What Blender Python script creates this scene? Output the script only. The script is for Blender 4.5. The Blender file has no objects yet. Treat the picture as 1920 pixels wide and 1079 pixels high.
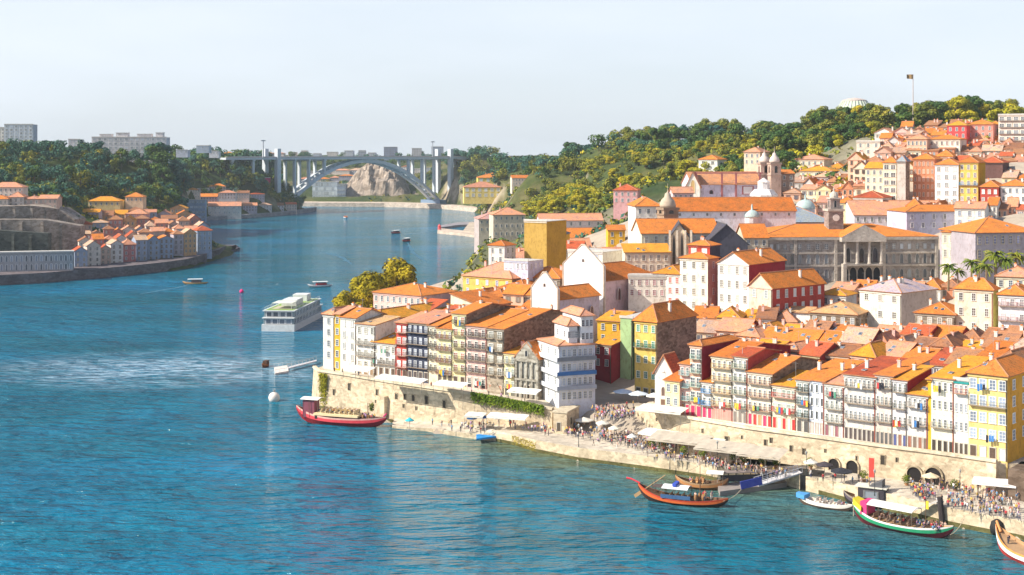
import bpy, math, random
from mathutils import Vector, Matrix, noise
R = math.radians
random.seed(11)
F = 2600.0; CZ = 70.0; HY = 285.0            # focal length in photo pixels, eye height, horizon row
def X(px, Y): return (px - 960.0) / F * Y
def Zp(py, Y): return CZ - (py - HY) / F * Y
def G(px, py, z=0.0):                         # point at height z seen at a photo position
    Y = F * (CZ - z) / (py - HY); return Vector((X(px, Y), Y, z))
sc = bpy.context.scene
col = sc.collection
# ------------------------------------------------------------------ materials
MATS = {}
def new_mat(name):
    m = bpy.data.materials.new(name); m.use_nodes = True
    nt = m.node_tree; b = nt.nodes['Principled BSDF']
    return m, nt, b
def nz(nt, scale, detail=3, vec=None, rough=.55):
    n = nt.nodes.new('ShaderNodeTexNoise'); n.inputs['Scale'].default_value = scale
    n.inputs['Detail'].default_value = detail; n.inputs['Roughness'].default_value = rough
    if vec is not None: nt.links.new(vec, n.inputs['Vector'])
    return n
def ramp(nt, fac, stops):
    r = nt.nodes.new('ShaderNodeValToRGB'); el = r.color_ramp.elements
    while len(el) < len(stops): el.new(.5)
    for e, (p, c) in zip(el, stops): e.position = p; e.color = (*c, 1)
    nt.links.new(fac, r.inputs['Fac']); return r
def mixc(nt, fac, a, b, mode='MIX'):
    m = nt.nodes.new('ShaderNodeMix'); m.data_type = 'RGBA'; m.blend_type = mode
    for s, v in ((m.inputs[0], fac), (m.inputs[6], a), (m.inputs[7], b)):
        if hasattr(v, 'is_output'): nt.links.new(v, s)
        elif isinstance(v, (int, float)): s.default_value = v
        else: s.default_value = (*v, 1)
    return m.outputs[2]
def pos(nt): return nt.nodes.new('ShaderNodeNewGeometry').outputs['Position']
def mapping(nt, vec, scale=(1,1,1), rot=(0,0,0)):
    m = nt.nodes.new('ShaderNodeMapping'); nt.links.new(vec, m.inputs[0])
    m.inputs['Scale'].default_value = scale; m.inputs['Rotation'].default_value = rot
    return m.outputs[0]
def mul(c, k): return tuple(min(1, v * k) for v in c)
def plain(c, rough=.7, metal=0.0, spec=.3):
    key = ('p', c, rough, metal)
    if key in MATS: return MATS[key]
    m, nt, b = new_mat('paint')
    p = pos(nt); n = nz(nt, .9, 3, p)
    r = ramp(nt, n.outputs[0], [(.3, mul(c, .86)), (.7, mul(c, 1.08))])
    nt.links.new(r.outputs[0], b.inputs['Base Color'])
    b.inputs['Roughness'].default_value = rough; b.inputs['Metallic'].default_value = metal
    b.inputs['Specular IOR Level'].default_value = spec
    MATS[key] = m; return m
def wall_mat(c):
    key = ('w', c)
    if key in MATS: return MATS[key]
    m, nt, b = new_mat('plaster')
    p = pos(nt)
    n1 = nz(nt, .22, 4, p); n2 = nz(nt, 1.1, 5, mapping(nt, p, (1, 1, .6)), .7)
    r1 = ramp(nt, n1.outputs[0], [(.3, mul(c, .84)), (.65, mul(c, 1.05))])
    r2 = ramp(nt, n2.outputs[0], [(.34, (.68, .63, .57)), (.5, (1, 1, 1))])
    nt.links.new(mixc(nt, .8, r1.outputs[0], r2.outputs[0], 'MULTIPLY'), b.inputs['Base Color'])
    b.inputs['Roughness'].default_value = .9; b.inputs['Specular IOR Level'].default_value = .15
    MATS[key] = m; return m
def stone_mat(c, bw=1.1, bh=.5, contrast=.5):
    key = ('s', c, bw, bh)
    if key in MATS: return MATS[key]
    m, nt, b = new_mat('masonry')
    p = pos(nt)
    n1 = nz(nt, .12, 5, p, .65); n3 = nz(nt, 1.0, 4, p, .7)
    v = nt.nodes.new('ShaderNodeTexVoronoi'); v.inputs['Scale'].default_value = 1.0
    nt.links.new(mapping(nt, p, (1/bw, 1/bw, 1/bh)), v.inputs['Vector'])
    sep = nt.nodes.new('ShaderNodeSeparateColor'); nt.links.new(v.outputs['Color'], sep.inputs[0])
    r1 = ramp(nt, n1.outputs[0], [(.3, mul(c, .72)), (.68, mul(c, 1.15))])
    r2 = ramp(nt, sep.outputs[0], [(0, (1-contrast, 1-contrast*1.05, 1-contrast*1.1)), (1, (1, 1, 1))])
    r3 = ramp(nt, n3.outputs[0], [(.3, (.62, .58, .54)), (.5, (1, 1, 1))])
    a = mixc(nt, 1.0, r1.outputs[0], r2.outputs[0], 'MULTIPLY')
    nt.links.new(mixc(nt, .75, a, r3.outputs[0], 'MULTIPLY'), b.inputs['Base Color'])
    bp = nt.nodes.new('ShaderNodeBump'); bp.inputs['Strength'].default_value = .5; bp.inputs['Distance'].default_value = .2
    nt.links.new(n3.outputs[0], bp.inputs['Height']); nt.links.new(bp.outputs[0], b.inputs['Normal'])
    b.inputs['Roughness'].default_value = .95; b.inputs['Specular IOR Level'].default_value = .1
    MATS[key] = m; return m
def roof_mat(c):
    key = ('r', c)
    if key in MATS: return MATS[key]
    m, nt, b = new_mat('roof_tiles')
    oc = nt.nodes.new('ShaderNodeTexCoord').outputs['Object']
    p = pos(nt)
    oi = nt.nodes.new('ShaderNodeObjectInfo')
    n1 = nz(nt, .35, 5, p, .7); n2 = nz(nt, 2.2, 3, p, .7)
    r1 = ramp(nt, n1.outputs[0], [(.28, mul(c, .5)), (.42, (c[0]*.8, c[1]*.95, c[2]*1.3)), (.55, c), (.74, (min(1, c[0]*1.12), min(1, c[1]*1.35), min(1, c[2]*1.7)))])
    r2 = ramp(nt, n2.outputs[0], [(.3, (.42, .38, .38)), (.5, (1, 1, 1)), (.75, (1.0, .95, .9))])
    a = mixc(nt, .85, r1.outputs[0], r2.outputs[0], 'MULTIPLY')
    r3 = ramp(nt, oi.outputs['Random'], [(0, (.68, .62, .62)), (.5, (1, 1, 1)), (1, (.95, .95, .85))])
    a = mixc(nt, .8, a, r3.outputs[0], 'MULTIPLY')
    w = nt.nodes.new('ShaderNodeTexWave'); w.inputs['Scale'].default_value = .9; w.inputs['Distortion'].default_value = .6
    nt.links.new(oc, w.inputs['Vector'])
    rw = ramp(nt, w.outputs[0], [(0, (.72, .68, .66)), (.45, (1, 1, 1))])
    a = mixc(nt, .55, a, rw.outputs[0], 'MULTIPLY')
    nt.links.new(a, b.inputs['Base Color'])
    b.inputs['Roughness'].default_value = .9; b.inputs['Specular IOR Level'].default_value = .15
    MATS[key] = m; return m
def glass_mat(c=(.06, .08, .1)):
    key = ('g', c)
    if key in MATS: return MATS[key]
    m, nt, b = new_mat('window_glass')
    oi = nt.nodes.new('ShaderNodeObjectInfo')
    r = ramp(nt, oi.outputs['Random'], [(0, mul(c, .5)), (.6, c), (1, mul(c, 1.9))])
    nt.links.new(r.outputs[0], b.inputs['Base Color'])
    b.inputs['Roughness'].default_value = .15; b.inputs['Specular IOR Level'].default_value = .5
    MATS[key] = m; return m
def leaf_mat(name, stops, scale=.25):
    key = ('l', name)
    if key in MATS: return MATS[key]
    m, nt, b = new_mat(name)
    p = pos(nt); n = nz(nt, scale, 3, p); oi = nt.nodes.new('ShaderNodeObjectInfo')
    r = ramp(nt, n.outputs[0], [(.3, stops[0]), (.5, stops[1]), (.7, stops[2])])
    r2 = ramp(nt, oi.outputs['Random'], [(0, (.62, .72, .8)), (.5, (1, 1, 1)), (1, (1.0, .9, .6))])
    nt.links.new(mixc(nt, .7, r.outputs[0], r2.outputs[0], 'MULTIPLY'), b.inputs['Base Color'])
    b.inputs['Roughness'].default_value = .8; b.inputs['Specular IOR Level'].default_value = .15
    MATS[key] = m; return m
# ------------------------------------------------------------------ mesh builder
class MB:
    def __init__(s): s.v = []; s.f = []; s.m = []; s.mats = []; s.smooth = False
    def mi(s, mat):
        if mat not in s.mats: s.mats.append(mat)
        return s.mats.index(mat)
    def face(s, pts, mat):
        i = len(s.v); s.v += [tuple(p) for p in pts]; s.f.append(tuple(range(i, i+len(pts)))); s.m.append(s.mi(mat)); return s
    def box(s, a, b, mat, M=None):
        x0, y0, z0 = a; x1, y1, z1 = b
        P = [Vector(q) for q in ((x0,y0,z0),(x1,y0,z0),(x1,y1,z0),(x0,y1,z0),(x0,y0,z1),(x1,y0,z1),(x1,y1,z1),(x0,y1,z1))]
        if M is not None: P = [M @ q for q in P]
        return s.hexa(P, mat)
    def hexa(s, P, mat):
        i = len(s.v); s.v += [tuple(p) for p in P]; k = s.mi(mat)
        for q in ((0,3,2,1),(4,5,6,7),(0,1,5,4),(1,2,6,5),(2,3,7,6),(3,0,4,7)):
            s.f.append(tuple(i+j for j in q)); s.m.append(k)
        return s
    def prism(s, poly, z0, z1, mat, side=None):  # poly ccw; z0/z1 number or list
        n = len(poly); i = len(s.v); k = s.mi(mat); ks = s.mi(side or mat)
        zb = z0 if isinstance(z0, (list, tuple)) else [z0]*n
        zt = z1 if isinstance(z1, (list, tuple)) else [z1]*n
        s.v += [(p[0], p[1], zb[j]) for j, p in enumerate(poly)] + [(p[0], p[1], zt[j]) for j, p in enumerate(poly)]
        s.f.append(tuple(range(i+n-1, i-1, -1))); s.m.append(k)
        s.f.append(tuple(range(i+n, i+2*n))); s.m.append(k)
        for j in range(n):
            jn = (j+1) % n; s.f.append((i+j, i+jn, i+n+jn, i+n+j)); s.m.append(ks)
        return s
    def tube(s, pts, rad, mat, n=6, cap=True):
        k = s.mi(mat); pts = [Vector(p) for p in pts]; rs = rad if isinstance(rad, (list, tuple)) else [rad]*len(pts)
        i0 = len(s.v)
        for j, p in enumerate(pts):
            d = (pts[min(j+1, len(pts)-1)] - pts[max(j-1, 0)]).normalized()
            a = d.orthogonal().normalized(); b = d.cross(a)
            for q in range(n):
                t = 2*math.pi*q/n; s.v.append(tuple(p + (a*math.cos(t) + b*math.sin(t))*rs[j]))
        for j in range(len(pts)-1):
            for q in range(n):
                q2 = (q+1) % n
                s.f.append((i0+j*n+q, i0+j*n+q2, i0+(j+1)*n+q2, i0+(j+1)*n+q)); s.m.append(k)
        if cap:
            s.f.append(tuple(i0+q for q in range(n-1, -1, -1))); s.m.append(k)
            e = i0+(len(pts)-1)*n; s.f.append(tuple(e+q for q in range(n))); s.m.append(k)
        return s
    def lathe(s, prof, c, mat, n=12, a0=0, sx=1, sy=1):  # prof [(r,z)]
        k = s.mi(mat); i0 = len(s.v)
        for r, z in prof:
            for q in range(n):
                t = a0 + 2*math.pi*q/n; s.v.append((c[0]+r*sx*math.cos(t), c[1]+r*sy*math.sin(t), c[2]+z))
        for j in range(len(prof)-1):
            for q in range(n):
                q2 = (q+1) % n
                s.f.append((i0+j*n+q, i0+j*n+q2, i0+(j+1)*n+q2, i0+(j+1)*n+q)); s.m.append(k)
        s.f.append(tuple(i0+q for q in range(n-1, -1, -1))); s.m.append(k)
        e = i0+(len(prof)-1)*n; s.f.append(tuple(e+q for q in range(n))); s.m.append(k)
        return s
    def mesh(s, name):
        me = bpy.data.meshes.new(name); me.from_pydata(s.v, [], s.f)
        for m in s.mats: me.materials.append(m)
        me.polygons.foreach_set('material_index', s.m)
        if s.smooth: me.polygons.foreach_set('use_smooth', [True]*len(s.f))
        me.update(); return me
    def build(s, name, parent=None, loc=None):
        return link(name, s.mesh(name), parent, loc)
def link(name, me, parent=None, loc=None, rz=0, scale=None):
    o = bpy.data.objects.new(name, me); col.objects.link(o)
    if parent is not None: o.parent = parent
    if loc is not None: o.location = loc
    if rz: o.rotation_euler = (0, 0, rz)
    if scale is not None: o.scale = scale
    return o
LABELS = {}
def tag(o, label, cat, group=None, kind=None):
    o['label'] = label; o['category'] = cat
    if group: o['group'] = group
    if kind: o['kind'] = kind
    LABELS.setdefault(label, []).append(o)
    return o
def struct(o): o['kind'] = 'structure'; return o
def empty(name, loc, rz=0):
    o = bpy.data.objects.new(name, None); col.objects.link(o); o.location = loc
    o.rotation_euler = (0, 0, rz); o.empty_display_size = .5; return o
def copy_thing(o, loc, rz=0, s=1.0, label=None):
    r = o.copy(); col.objects.link(r); r.location = loc; r.rotation_euler = (0, 0, rz); r.scale = (s, s, s) if not isinstance(s, tuple) else s
    if label: tag(r, label, o['category'], o.get('group'))
    for ch in o.children:
        c = ch.copy(); col.objects.link(c); c.parent = r
        for g in ch.children:
            d = g.copy(); col.objects.link(d); d.parent = c
    return r
ORD = ['first','second','third','fourth','fifth','sixth','seventh','eighth','ninth','tenth','eleventh','twelfth','thirteenth',
       'fourteenth','fifteenth','sixteenth','seventeenth','eighteenth','nineteenth','twentieth']
def ordn(i): return ORD[i] if i < 20 else ('twenty-' + ORD[i-20] if i < 29 else 'thirty-' + ORD[(i-30) % 9])
# ------------------------------------------------------------------ terrain
CP = []                                        # control points x, y, z, sharpness
def cp(px, Y, z): CP.append((X(px, Y), Y, z))
for a in [(600,392,10),(800,380,10),(1000,352,9),(1110,350,8),(1150,360,8),(1200,345,8),(1280,328,9),(1500,310,9),(1700,295,9),(1890,285,9),(1990,270,9),(2300,250,9),
          (1120,400,14),(1250,400,16),(1400,345,12),(1600,330,13),(1800,310,13),(1950,310,15),
          (640,430,9),(700,470,8),(760,520,7),(830,600,6),(880,700,6),(905,900,7),(900,1100,8),(900,1300,10),(880,1500,9),
          (900,450,12),(950,500,14),(1000,560,16),(1050,700,22),(1000,800,18),(980,1000,16),(960,1250,18),(900,1400,18),
          (1100,440,19),(1200,440,22),(1300,430,23),(1400,400,21),(1500,385,20),(1620,385,20),(1750,365,20),(1850,350,22),(1960,340,24),
          (1300,480,27),(1450,470,26),(1600,470,26),(1750,465,26),(1500,430,19),(1620,430,19),(1740,425,20),(1850,430,26),(1960,420,30),(1820,400,22),
          (1150,520,24),(1250,560,34),(1350,600,46),(1450,620,50),(1550,560,40),(1700,540,42),(1850,520,44),(1960,500,48),
          (1100,700,34),(1200,720,42),(1350,700,54),(1500,680,60),(1650,640,62),(1800,620,64),(1950,600,66),
          (1030,1000,32),(1100,900,36),(1200,850,44),(1300,800,54),(1500,780,70),(1700,720,78),(1850,700,80),(1960,700,82),
          (1050,1080,56),(1150,1000,62),(1250,960,64),(1400,900,72),(1600,850,84),(1800,850,88),(2000,850,90),
          (900,1700,30),(900,1800,60),(950,1450,50),(1000,1350,52),(1100,1250,62),(1200,1150,76),(1350,1100,79),(1550,1100,92),(1750,1100,94),(2000,1100,96),
          (900,2000,62),(1000,1800,64),(1200,1600,70),(1500,1500,80),(1900,1500,92),(1500,2500,66),(1900,2500,70),(1000,2500,58),(800,2500,58),(600,2500,58),(300,2500,62),(0,2500,66),(500,2200,56),(900,2200,58),
          # left bank
          (-60,760,4.6),(0,770,4.6),(150,785,4.6),(150,805,5.2),(280,835,4.8),(400,905,4.8),(420,990,5),(300,1000,14),(200,950,18),(60,840,18),(-60,830,18),
          (0,900,36),(100,930,38),(0,980,50),(120,1000,50),(200,1040,42),(280,1080,34),(350,1100,22),(360,1300,10),(330,1420,8),(380,1440,14),(450,1480,14),(340,1520,42),(400,1545,48),(440,1565,46),(470,1585,38),(500,1605,26),(535,1580,14),(545,1600,8),
          (-100,1050,64),(60,1120,68),(180,1160,68),(280,1180,60),(300,1350,50),(380,1400,52),(400,1550,60),(480,1650,54),(520,1620,26),(560,1630,12),
          (-200,1400,70),(100,1400,70),(300,1600,68),(450,1800,62),(200,2000,64),(0,2000,66),(-200,900,60),(-300,780,20),(-600,1200,80),
          # far bank under the bridge
          (600,1900,8),(680,1900,8),(760,1880,8),(840,1840,8),(690,1990,24),(650,2000,16),(600,2050,20),(770,2000,20),(560,2100,26),(690,2150,34),(600,2250,40),(780,2150,42),(840,2000,46),(850,1900,30)]: cp(*a)
CP += [(x, y, z) for x, y, z in ((-1500,3500,64),(1500,3500,66),(0,3500,58),(0,6000,70),(-3000,6000,70),(3000,6000,70),(700,1200,96),(900,600,90),(500,400,60),(1500,900,90),(-1200,1000,80),(-1500,2000,80),(300,250,40),(220,200,30))]
SHORE = [(-300,-400),(90,-400),(110,200),(92,251),(82,260),(63.5,284),(40,300),(15,315),(5.6,325),(0,334),(-12,340),(-30,353),(-55,382),(-54,400),(-50,470),(-44,560),(-30,730),(-20,900),(-20,1060),
         (-30,1250),(-32,1500),(-45,1640),(-90,1766),(-220,1815),(-300,1860),(-420,1900),(-700,2000),(-2500,2200),(-2500,2050),(-800,1850),(-430,1730),(-280,1680),(-232,1612),(-262,1500),(-312,1424),(-330,1330),(-300,1230),(-250,1080),(-196,990),(-190,930),(-194,828),(-236,759),(-269,728),(-420,660),(-2500,300),(-2500,-400)]
def inside(x, y, P):
    c = False; j = len(P)-1
    for i in range(len(P)):
        xi, yi = P[i]; xj, yj = P[j]
        if (yi > y) != (yj > y) and x < (xj-xi)*(y-yi)/(yj-yi)+xi: c = not c
        j = i
    return c
def dist_shore(x, y):
    best = 1e9; j = len(SHORE)-1
    for i in range(len(SHORE)):
        ax, ay = SHORE[j]; bx, by = SHORE[i]; dx, dy = bx-ax, by-ay
        t = max(0, min(1, ((x-ax)*dx+(y-ay)*dy)/(dx*dx+dy*dy)))
        d = (x-ax-t*dx)**2+(y-ay-t*dy)**2
        if d < best: best = d
        j = i
    return math.sqrt(best)
def hraw(x, y):
    s = w = 0.0
    for cx, cy, cz in CP:
        k = 1.0/(max(1, cy)*.12)             # nearer points are denser, in log-ish metric
        d = ((x-cx)**2+(y-cy)**2)
        ww = 1.0/(d*d*k*k*k*k+ .0004*d*k*k+1e-6); s += ww*cz; w += ww
    return s/w
def ground(x, y):
    d = dist_shore(x, y)
    if inside(x, y, SHORE): return -6.0 if d > 6 else -1-d*.8
    h = hraw(x, y)
    if y > 600: h = 1.5 + (h-1.5)*min(1, d/ (14 if y < 1500 else 20))
    elif d < 22: h = 1.0 + (h-1.0)*max(0, (d-12)/10)
    return h
# ------------------------------------------------------------------ building kit
WHITE=(.77,.74,.68); CREAM=(.80,.70,.52); YELLOW=(.74,.53,.14); PALEY=(.86,.76,.42); OCHRE=(.78,.45,.04); PINK=(.78,.52,.46); LILAC=(.66,.58,.66)
STONE=(.48,.41,.32); GREYST=(.33,.32,.32); BROWN=(.36,.27,.20); MAROON=(.34,.035,.05); RED=(.50,.08,.06); SLATE=(.06,.07,.11); BLUEW=(.66,.70,.80); GREYM=(.42,.38,.42)
TERRA=(.66,.27,.15); SALMON=(.82,.50,.36)
RO=(.78,.24,.045); RY=(.80,.33,.035); RP=(.74,.33,.18); RR=(.62,.13,.05); RB=(.46,.21,.10); RK=(.66,.42,.26); RT=(.66,.38,.17); RD=(.10,.09,.10); RG=(.34,.37,.38)
STONY = {STONE, GREYST, BROWN}
def wmat(c): return stone_mat(c) if c in STONY else wall_mat(c)
WIN = {}
def window_mesh(fr=(.8,.8,.78), gl=(.07,.09,.12), kind='sq'):
    key = (fr, gl, kind)
    if key in WIN: return WIN[key]
    b = MB(); f = plain(fr, .6); g = glass_mat(gl); t = .11
    if kind == 'arch':
        n = 8; ins = []; out = []
        for i in range(n+1):
            a = math.pi*i/n; ins.append((.36*math.cos(a), .12+.34*math.sin(a))); out.append((.5*math.cos(a), .12+.38*1.0*math.sin(a)+.0))
        ins = [(.36,-.5)] + ins + [(-.36,-.5)]; out = [(.5,-.5)] + out + [(-.5,-.5)]
        for i in range(len(ins)-1):
            a, c, d, e = out[i], out[i+1], ins[i+1], ins[i]
            b.face([(a[0],-.12,a[1]),(e[0],-.12,e[1]),(d[0],-.12,d[1]),(c[0],-.12,c[1])], f)
            b.face([(a[0],-.12,a[1]),(c[0],-.12,c[1]),(c[0],.02,c[1]),(a[0],.02,a[1])], f)
            b.face([(e[0],-.12,e[1]),(e[0],.02,e[1]),(d[0],.02,d[1]),(d[0],-.12,d[1])], f)
        b.face([(p[0],-.03,p[1]) for p in reversed(ins)], g)
    else:
        b.box((-.5,-.1,-.5),(-.5+t,.02,.5), f); b.box((.5-t,-.1,-.5),(.5,.02,.5), f)
        b.box((-.5+t,-.1,.5-t*.7),(.5-t,.02,.5), f); b.box((-.56,-.2,-.56),(.56,.02,-.5), f)
        b.box((-.5+t,-.03,-.5),(.5-t,.015,.5-t*.7), g)
        if kind == 'sq':
            w = plain((.75,.75,.72), .5)
            b.box((-.025,-.06,-.5),(.025,-.031,.5-t*.7), w); b.box((-.39,-.058,.1),(.39,-.032,.14), w); b.box((-.39,-.058,-.22),(.39,-.032,-.18), w)
        elif kind == 'shut':
            w = plain(gl, .6)
            b.box((-.85,-.07,-.48),(-.5,-.01,.48), w); b.box((.5,-.07,-.48),(.85,-.01,.48), w)
    WIN[key] = b.mesh('window'); return WIN[key]
BAL = {}
def balcony_mesh(w, c=(.05,.06,.06)):
    w = round(w*2)/2; key = (w, c)
    if key in BAL: return BAL[key]
    b = MB(); s = plain((.36,.27,.19)); m = plain(c, .5)
    b.box((-w/2,-.8,-.12),(w/2,.02,0), s)
    b.box((-w/2,-.8,.95),(w/2,-.75,1.02), m); b.box((-w/2,-.8,.06),(w/2,-.76,.12), m)
    n = max(3, int(w/.28))
    for i in range(n+1):
        x = -w/2 + (w-.05)*i/n; b.box((x,-.79,.0),(x+.05,-.75,.96), m)
    for x in (-w/2, w/2-.05):
        b.box((x,-.75,.95),(x+.05,0,1.02), m)
        for j in range(3): b.box((x,-.6+j*.25,0),(x+.04,-.56+j*.25,.96), m)
    BAL[key] = b.mesh('balcony'); return BAL[key]
DOOR = {}
def door_mesh(c):
    if c in DOOR: return DOOR[c]
    b = MB(); f = plain((.55,.5,.42)); m = plain(c, .6)
    b.box((-.5,-.1,0),(-.4,.02,1), f); b.box((.4,-.1,0),(.5,.02,1), f); b.box((-.4,-.1,.92),(.4,.02,1), f)
    b.box((-.4,-.03,0),(-.01,.015,.92), m); b.box((.01,-.03,0),(.4,.015,.92), m)
    DOOR[c] = b.mesh('door'); return DOOR[c]
CHM = {}
def chimney_mesh(c):
    if c in CHM: return CHM[c]
    b = MB(); m = wall_mat(c); b.box((-.35,-.3,-1),(.35,.3,1.1), m); b.box((-.45,-.4,1.1),(.45,.4,1.25), m)
    b.box((-.22,-.2,1.25),(-.02,.2,1.6), roof_mat(RO)); b.box((.05,-.2,1.25),(.25,.2,1.6), roof_mat(RO))
    CHM[c] = b.mesh('chimney'); return CHM[c]
ONE = {}
def skylight_mesh():
    if 'k' not in ONE: b = MB(); b.box((-.45,-.6,0),(.45,.6,.12), plain((.5,.5,.5))); b.box((-.37,-.52,.12),(.37,.52,.135), glass_mat((.10,.13,.17))); ONE['k'] = b.mesh('skylight')
    return ONE['k']
def aerial_mesh():
    if 'a' not in ONE:
        b = MB(); m = plain((.3,.3,.3)); b.tube([(0,0,0),(0,0,3.4)], .035, m, 4); b.tube([(-.7,0,3.1),(.7,0,3.1)], .02, m, 4)
        for i in range(5): b.tube([(-.6+.3*i,-.3,3.1),(-.6+.3*i,.3,3.1)], .015, m, 4)
        ONE['a'] = b.mesh('aerial')
    return ONE['a']
def solve(px, P0, ang):                       # distance along a direction from P0 until photo column px
    k = (px-960)/F; c, s = math.cos(ang), math.sin(ang)
    return (k*P0[1]-P0[0])/(c-k*s)
def roof_mesh(W, D, H, kind, rh, rc, ov=.45, th=.22):
    """hollow-free roof slab on a W x D block whose eave is at H"""
    b = MB(); m = roof_mat(rc); e = plain((.45,.2,.1), .9) if rc != RD else plain((.1,.1,.1))
    def quad(p):                              # slab of one slope
        n = (Vector(p[1])-Vector(p[0])).cross(Vector(p[2])-Vector(p[0])).normalized()*th
        q = [Vector(a)+n for a in p]; b.face(q, m)
        for i in range(len(p)):
            j = (i+1) % len(p); b.face([p[i], p[j], q[j], q[i]], e)
        b.face(list(reversed(p)), e)
    x0, x1, y0, y1 = -ov, W+ov, -ov, D+ov
    if kind == 'gx':
        s = rh/(D/2); z = H-ov*s
        quad([(x0,y0,z),(x1,y0,z),(x1,D/2,H+rh),(x0,D/2,H+rh)]); quad([(x1,y1,z),(x0,y1,z),(x0,D/2,H+rh),(x1,D/2,H+rh)])
        b.tube([(x0,D/2,H+rh+th),(x1,D/2,H+rh+th)], .2, e, 5)
    elif kind == 'gy':
        s = rh/(W/2); z = H-ov*s
        quad([(x0,y1,z),(x0,y0,z),(W/2,y0,H+rh),(W/2,y1,H+rh)]); quad([(x1,y0,z),(x1,y1,z),(W/2,y1,H+rh),(W/2,y0,H+rh)])
        b.tube([(W/2,y0,H+rh+th),(W/2,y1,H+rh+th)], .2, e, 5)
    elif kind == 'hip':
        r = min(W, D)/2; s = rh/r; z = H
        if W >= D: A, B = (r,D/2,H+rh), (W-r,D/2,H+rh)
        else: A, B = (W/2,r,H+rh), (W/2,D-r,H+rh)
        c = [(x0,y0,z),(x1,y0,z),(x1,y1,z),(x0,y1,z)]
        if W >= D: F_ = [[c[0],c[1],B,A],[c[1],c[2],B],[c[2],c[3],A,B],[c[3],c[0],A]]
        else: F_ = [[c[0],c[1],A],[c[1],c[2],B,A],[c[2],c[3],B],[c[3],c[0],A,B]]
        for f in F_:
            if len(f) == 4 and (Vector(f[2])-Vector(f[3])).length < .05: f = f[:3]
            quad(f)
        if (Vector(A)-Vector(B)).length > .3: b.tube([Vector(A)+Vector((0,0,th)), Vector(B)+Vector((0,0,th))], .2, e, 5)
        for p_, q_ in ((c[0],A),(c[1],A if W < D else B)): b.tube([Vector(p_)+Vector((0,0,th)), Vector(q_)+Vector((0,0,th))], .17, e, 5)
    elif kind == 'shed':                      # falls towards the front
        quad([(x0,y0,H-.1),(x1,y0,H-.1),(x1,y1,H+rh),(x0,y1,H+rh)])
    elif kind == 'shedr':                     # falls towards the right
        quad([(x0,y0,H+rh),(x1,y0,H-.1),(x1,y1,H-.1),(x0,y1,H+rh)])
    else:
        b.box((x0+.25,y0+.25,H),(x1-.25,y1-.25,H+.18), plain((.55,.52,.48)))
        b.box((x0+.25,y0+.25,H+.18),(x1-.25,y0+.5,H+.7), plain((.6,.57,.52)))
    return b.mesh('roof')
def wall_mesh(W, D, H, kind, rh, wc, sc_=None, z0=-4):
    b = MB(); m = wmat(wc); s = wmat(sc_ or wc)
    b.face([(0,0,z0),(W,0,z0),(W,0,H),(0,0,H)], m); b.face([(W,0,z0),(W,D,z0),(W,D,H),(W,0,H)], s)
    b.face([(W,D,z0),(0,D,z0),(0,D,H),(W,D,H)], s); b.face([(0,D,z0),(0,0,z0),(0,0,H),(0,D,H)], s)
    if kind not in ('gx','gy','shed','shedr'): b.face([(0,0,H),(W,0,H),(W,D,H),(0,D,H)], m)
    r = rh-.03
    if kind == 'gx':
        b.face([(W,0,H),(W,D,H),(W,D/2,H+r)], s); b.face([(0,D,H),(0,0,H),(0,D/2,H+r)], s)
    if kind == 'gy':
        b.face([(0,0,H),(W,0,H),(W/2,0,H+r)], m); b.face([(W,D,H),(0,D,H),(W/2,D,H+r)], s)
    if kind == 'shed':
        b.face([(W,0,H),(W,D,H),(W,D,H+r)], s); b.face([(0,D,H),(0,0,H),(0,D,H+r)], s); b.face([(W,D,H),(0,D,H),(0,D,H+r),(W,D,H+r)], s)
    if kind == 'shedr':
        b.face([(0,0,H),(W,0,H),(0,0,H+r)], m); b.face([(W,D,H),(0,D,H),(0,D,H+r)], s); b.face([(0,D,H),(0,0,H),(0,0,H+r),(0,D,H+r)], s)
    return b.mesh('wall')
rb = random.Random(5); rl = random.Random(6)
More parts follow.
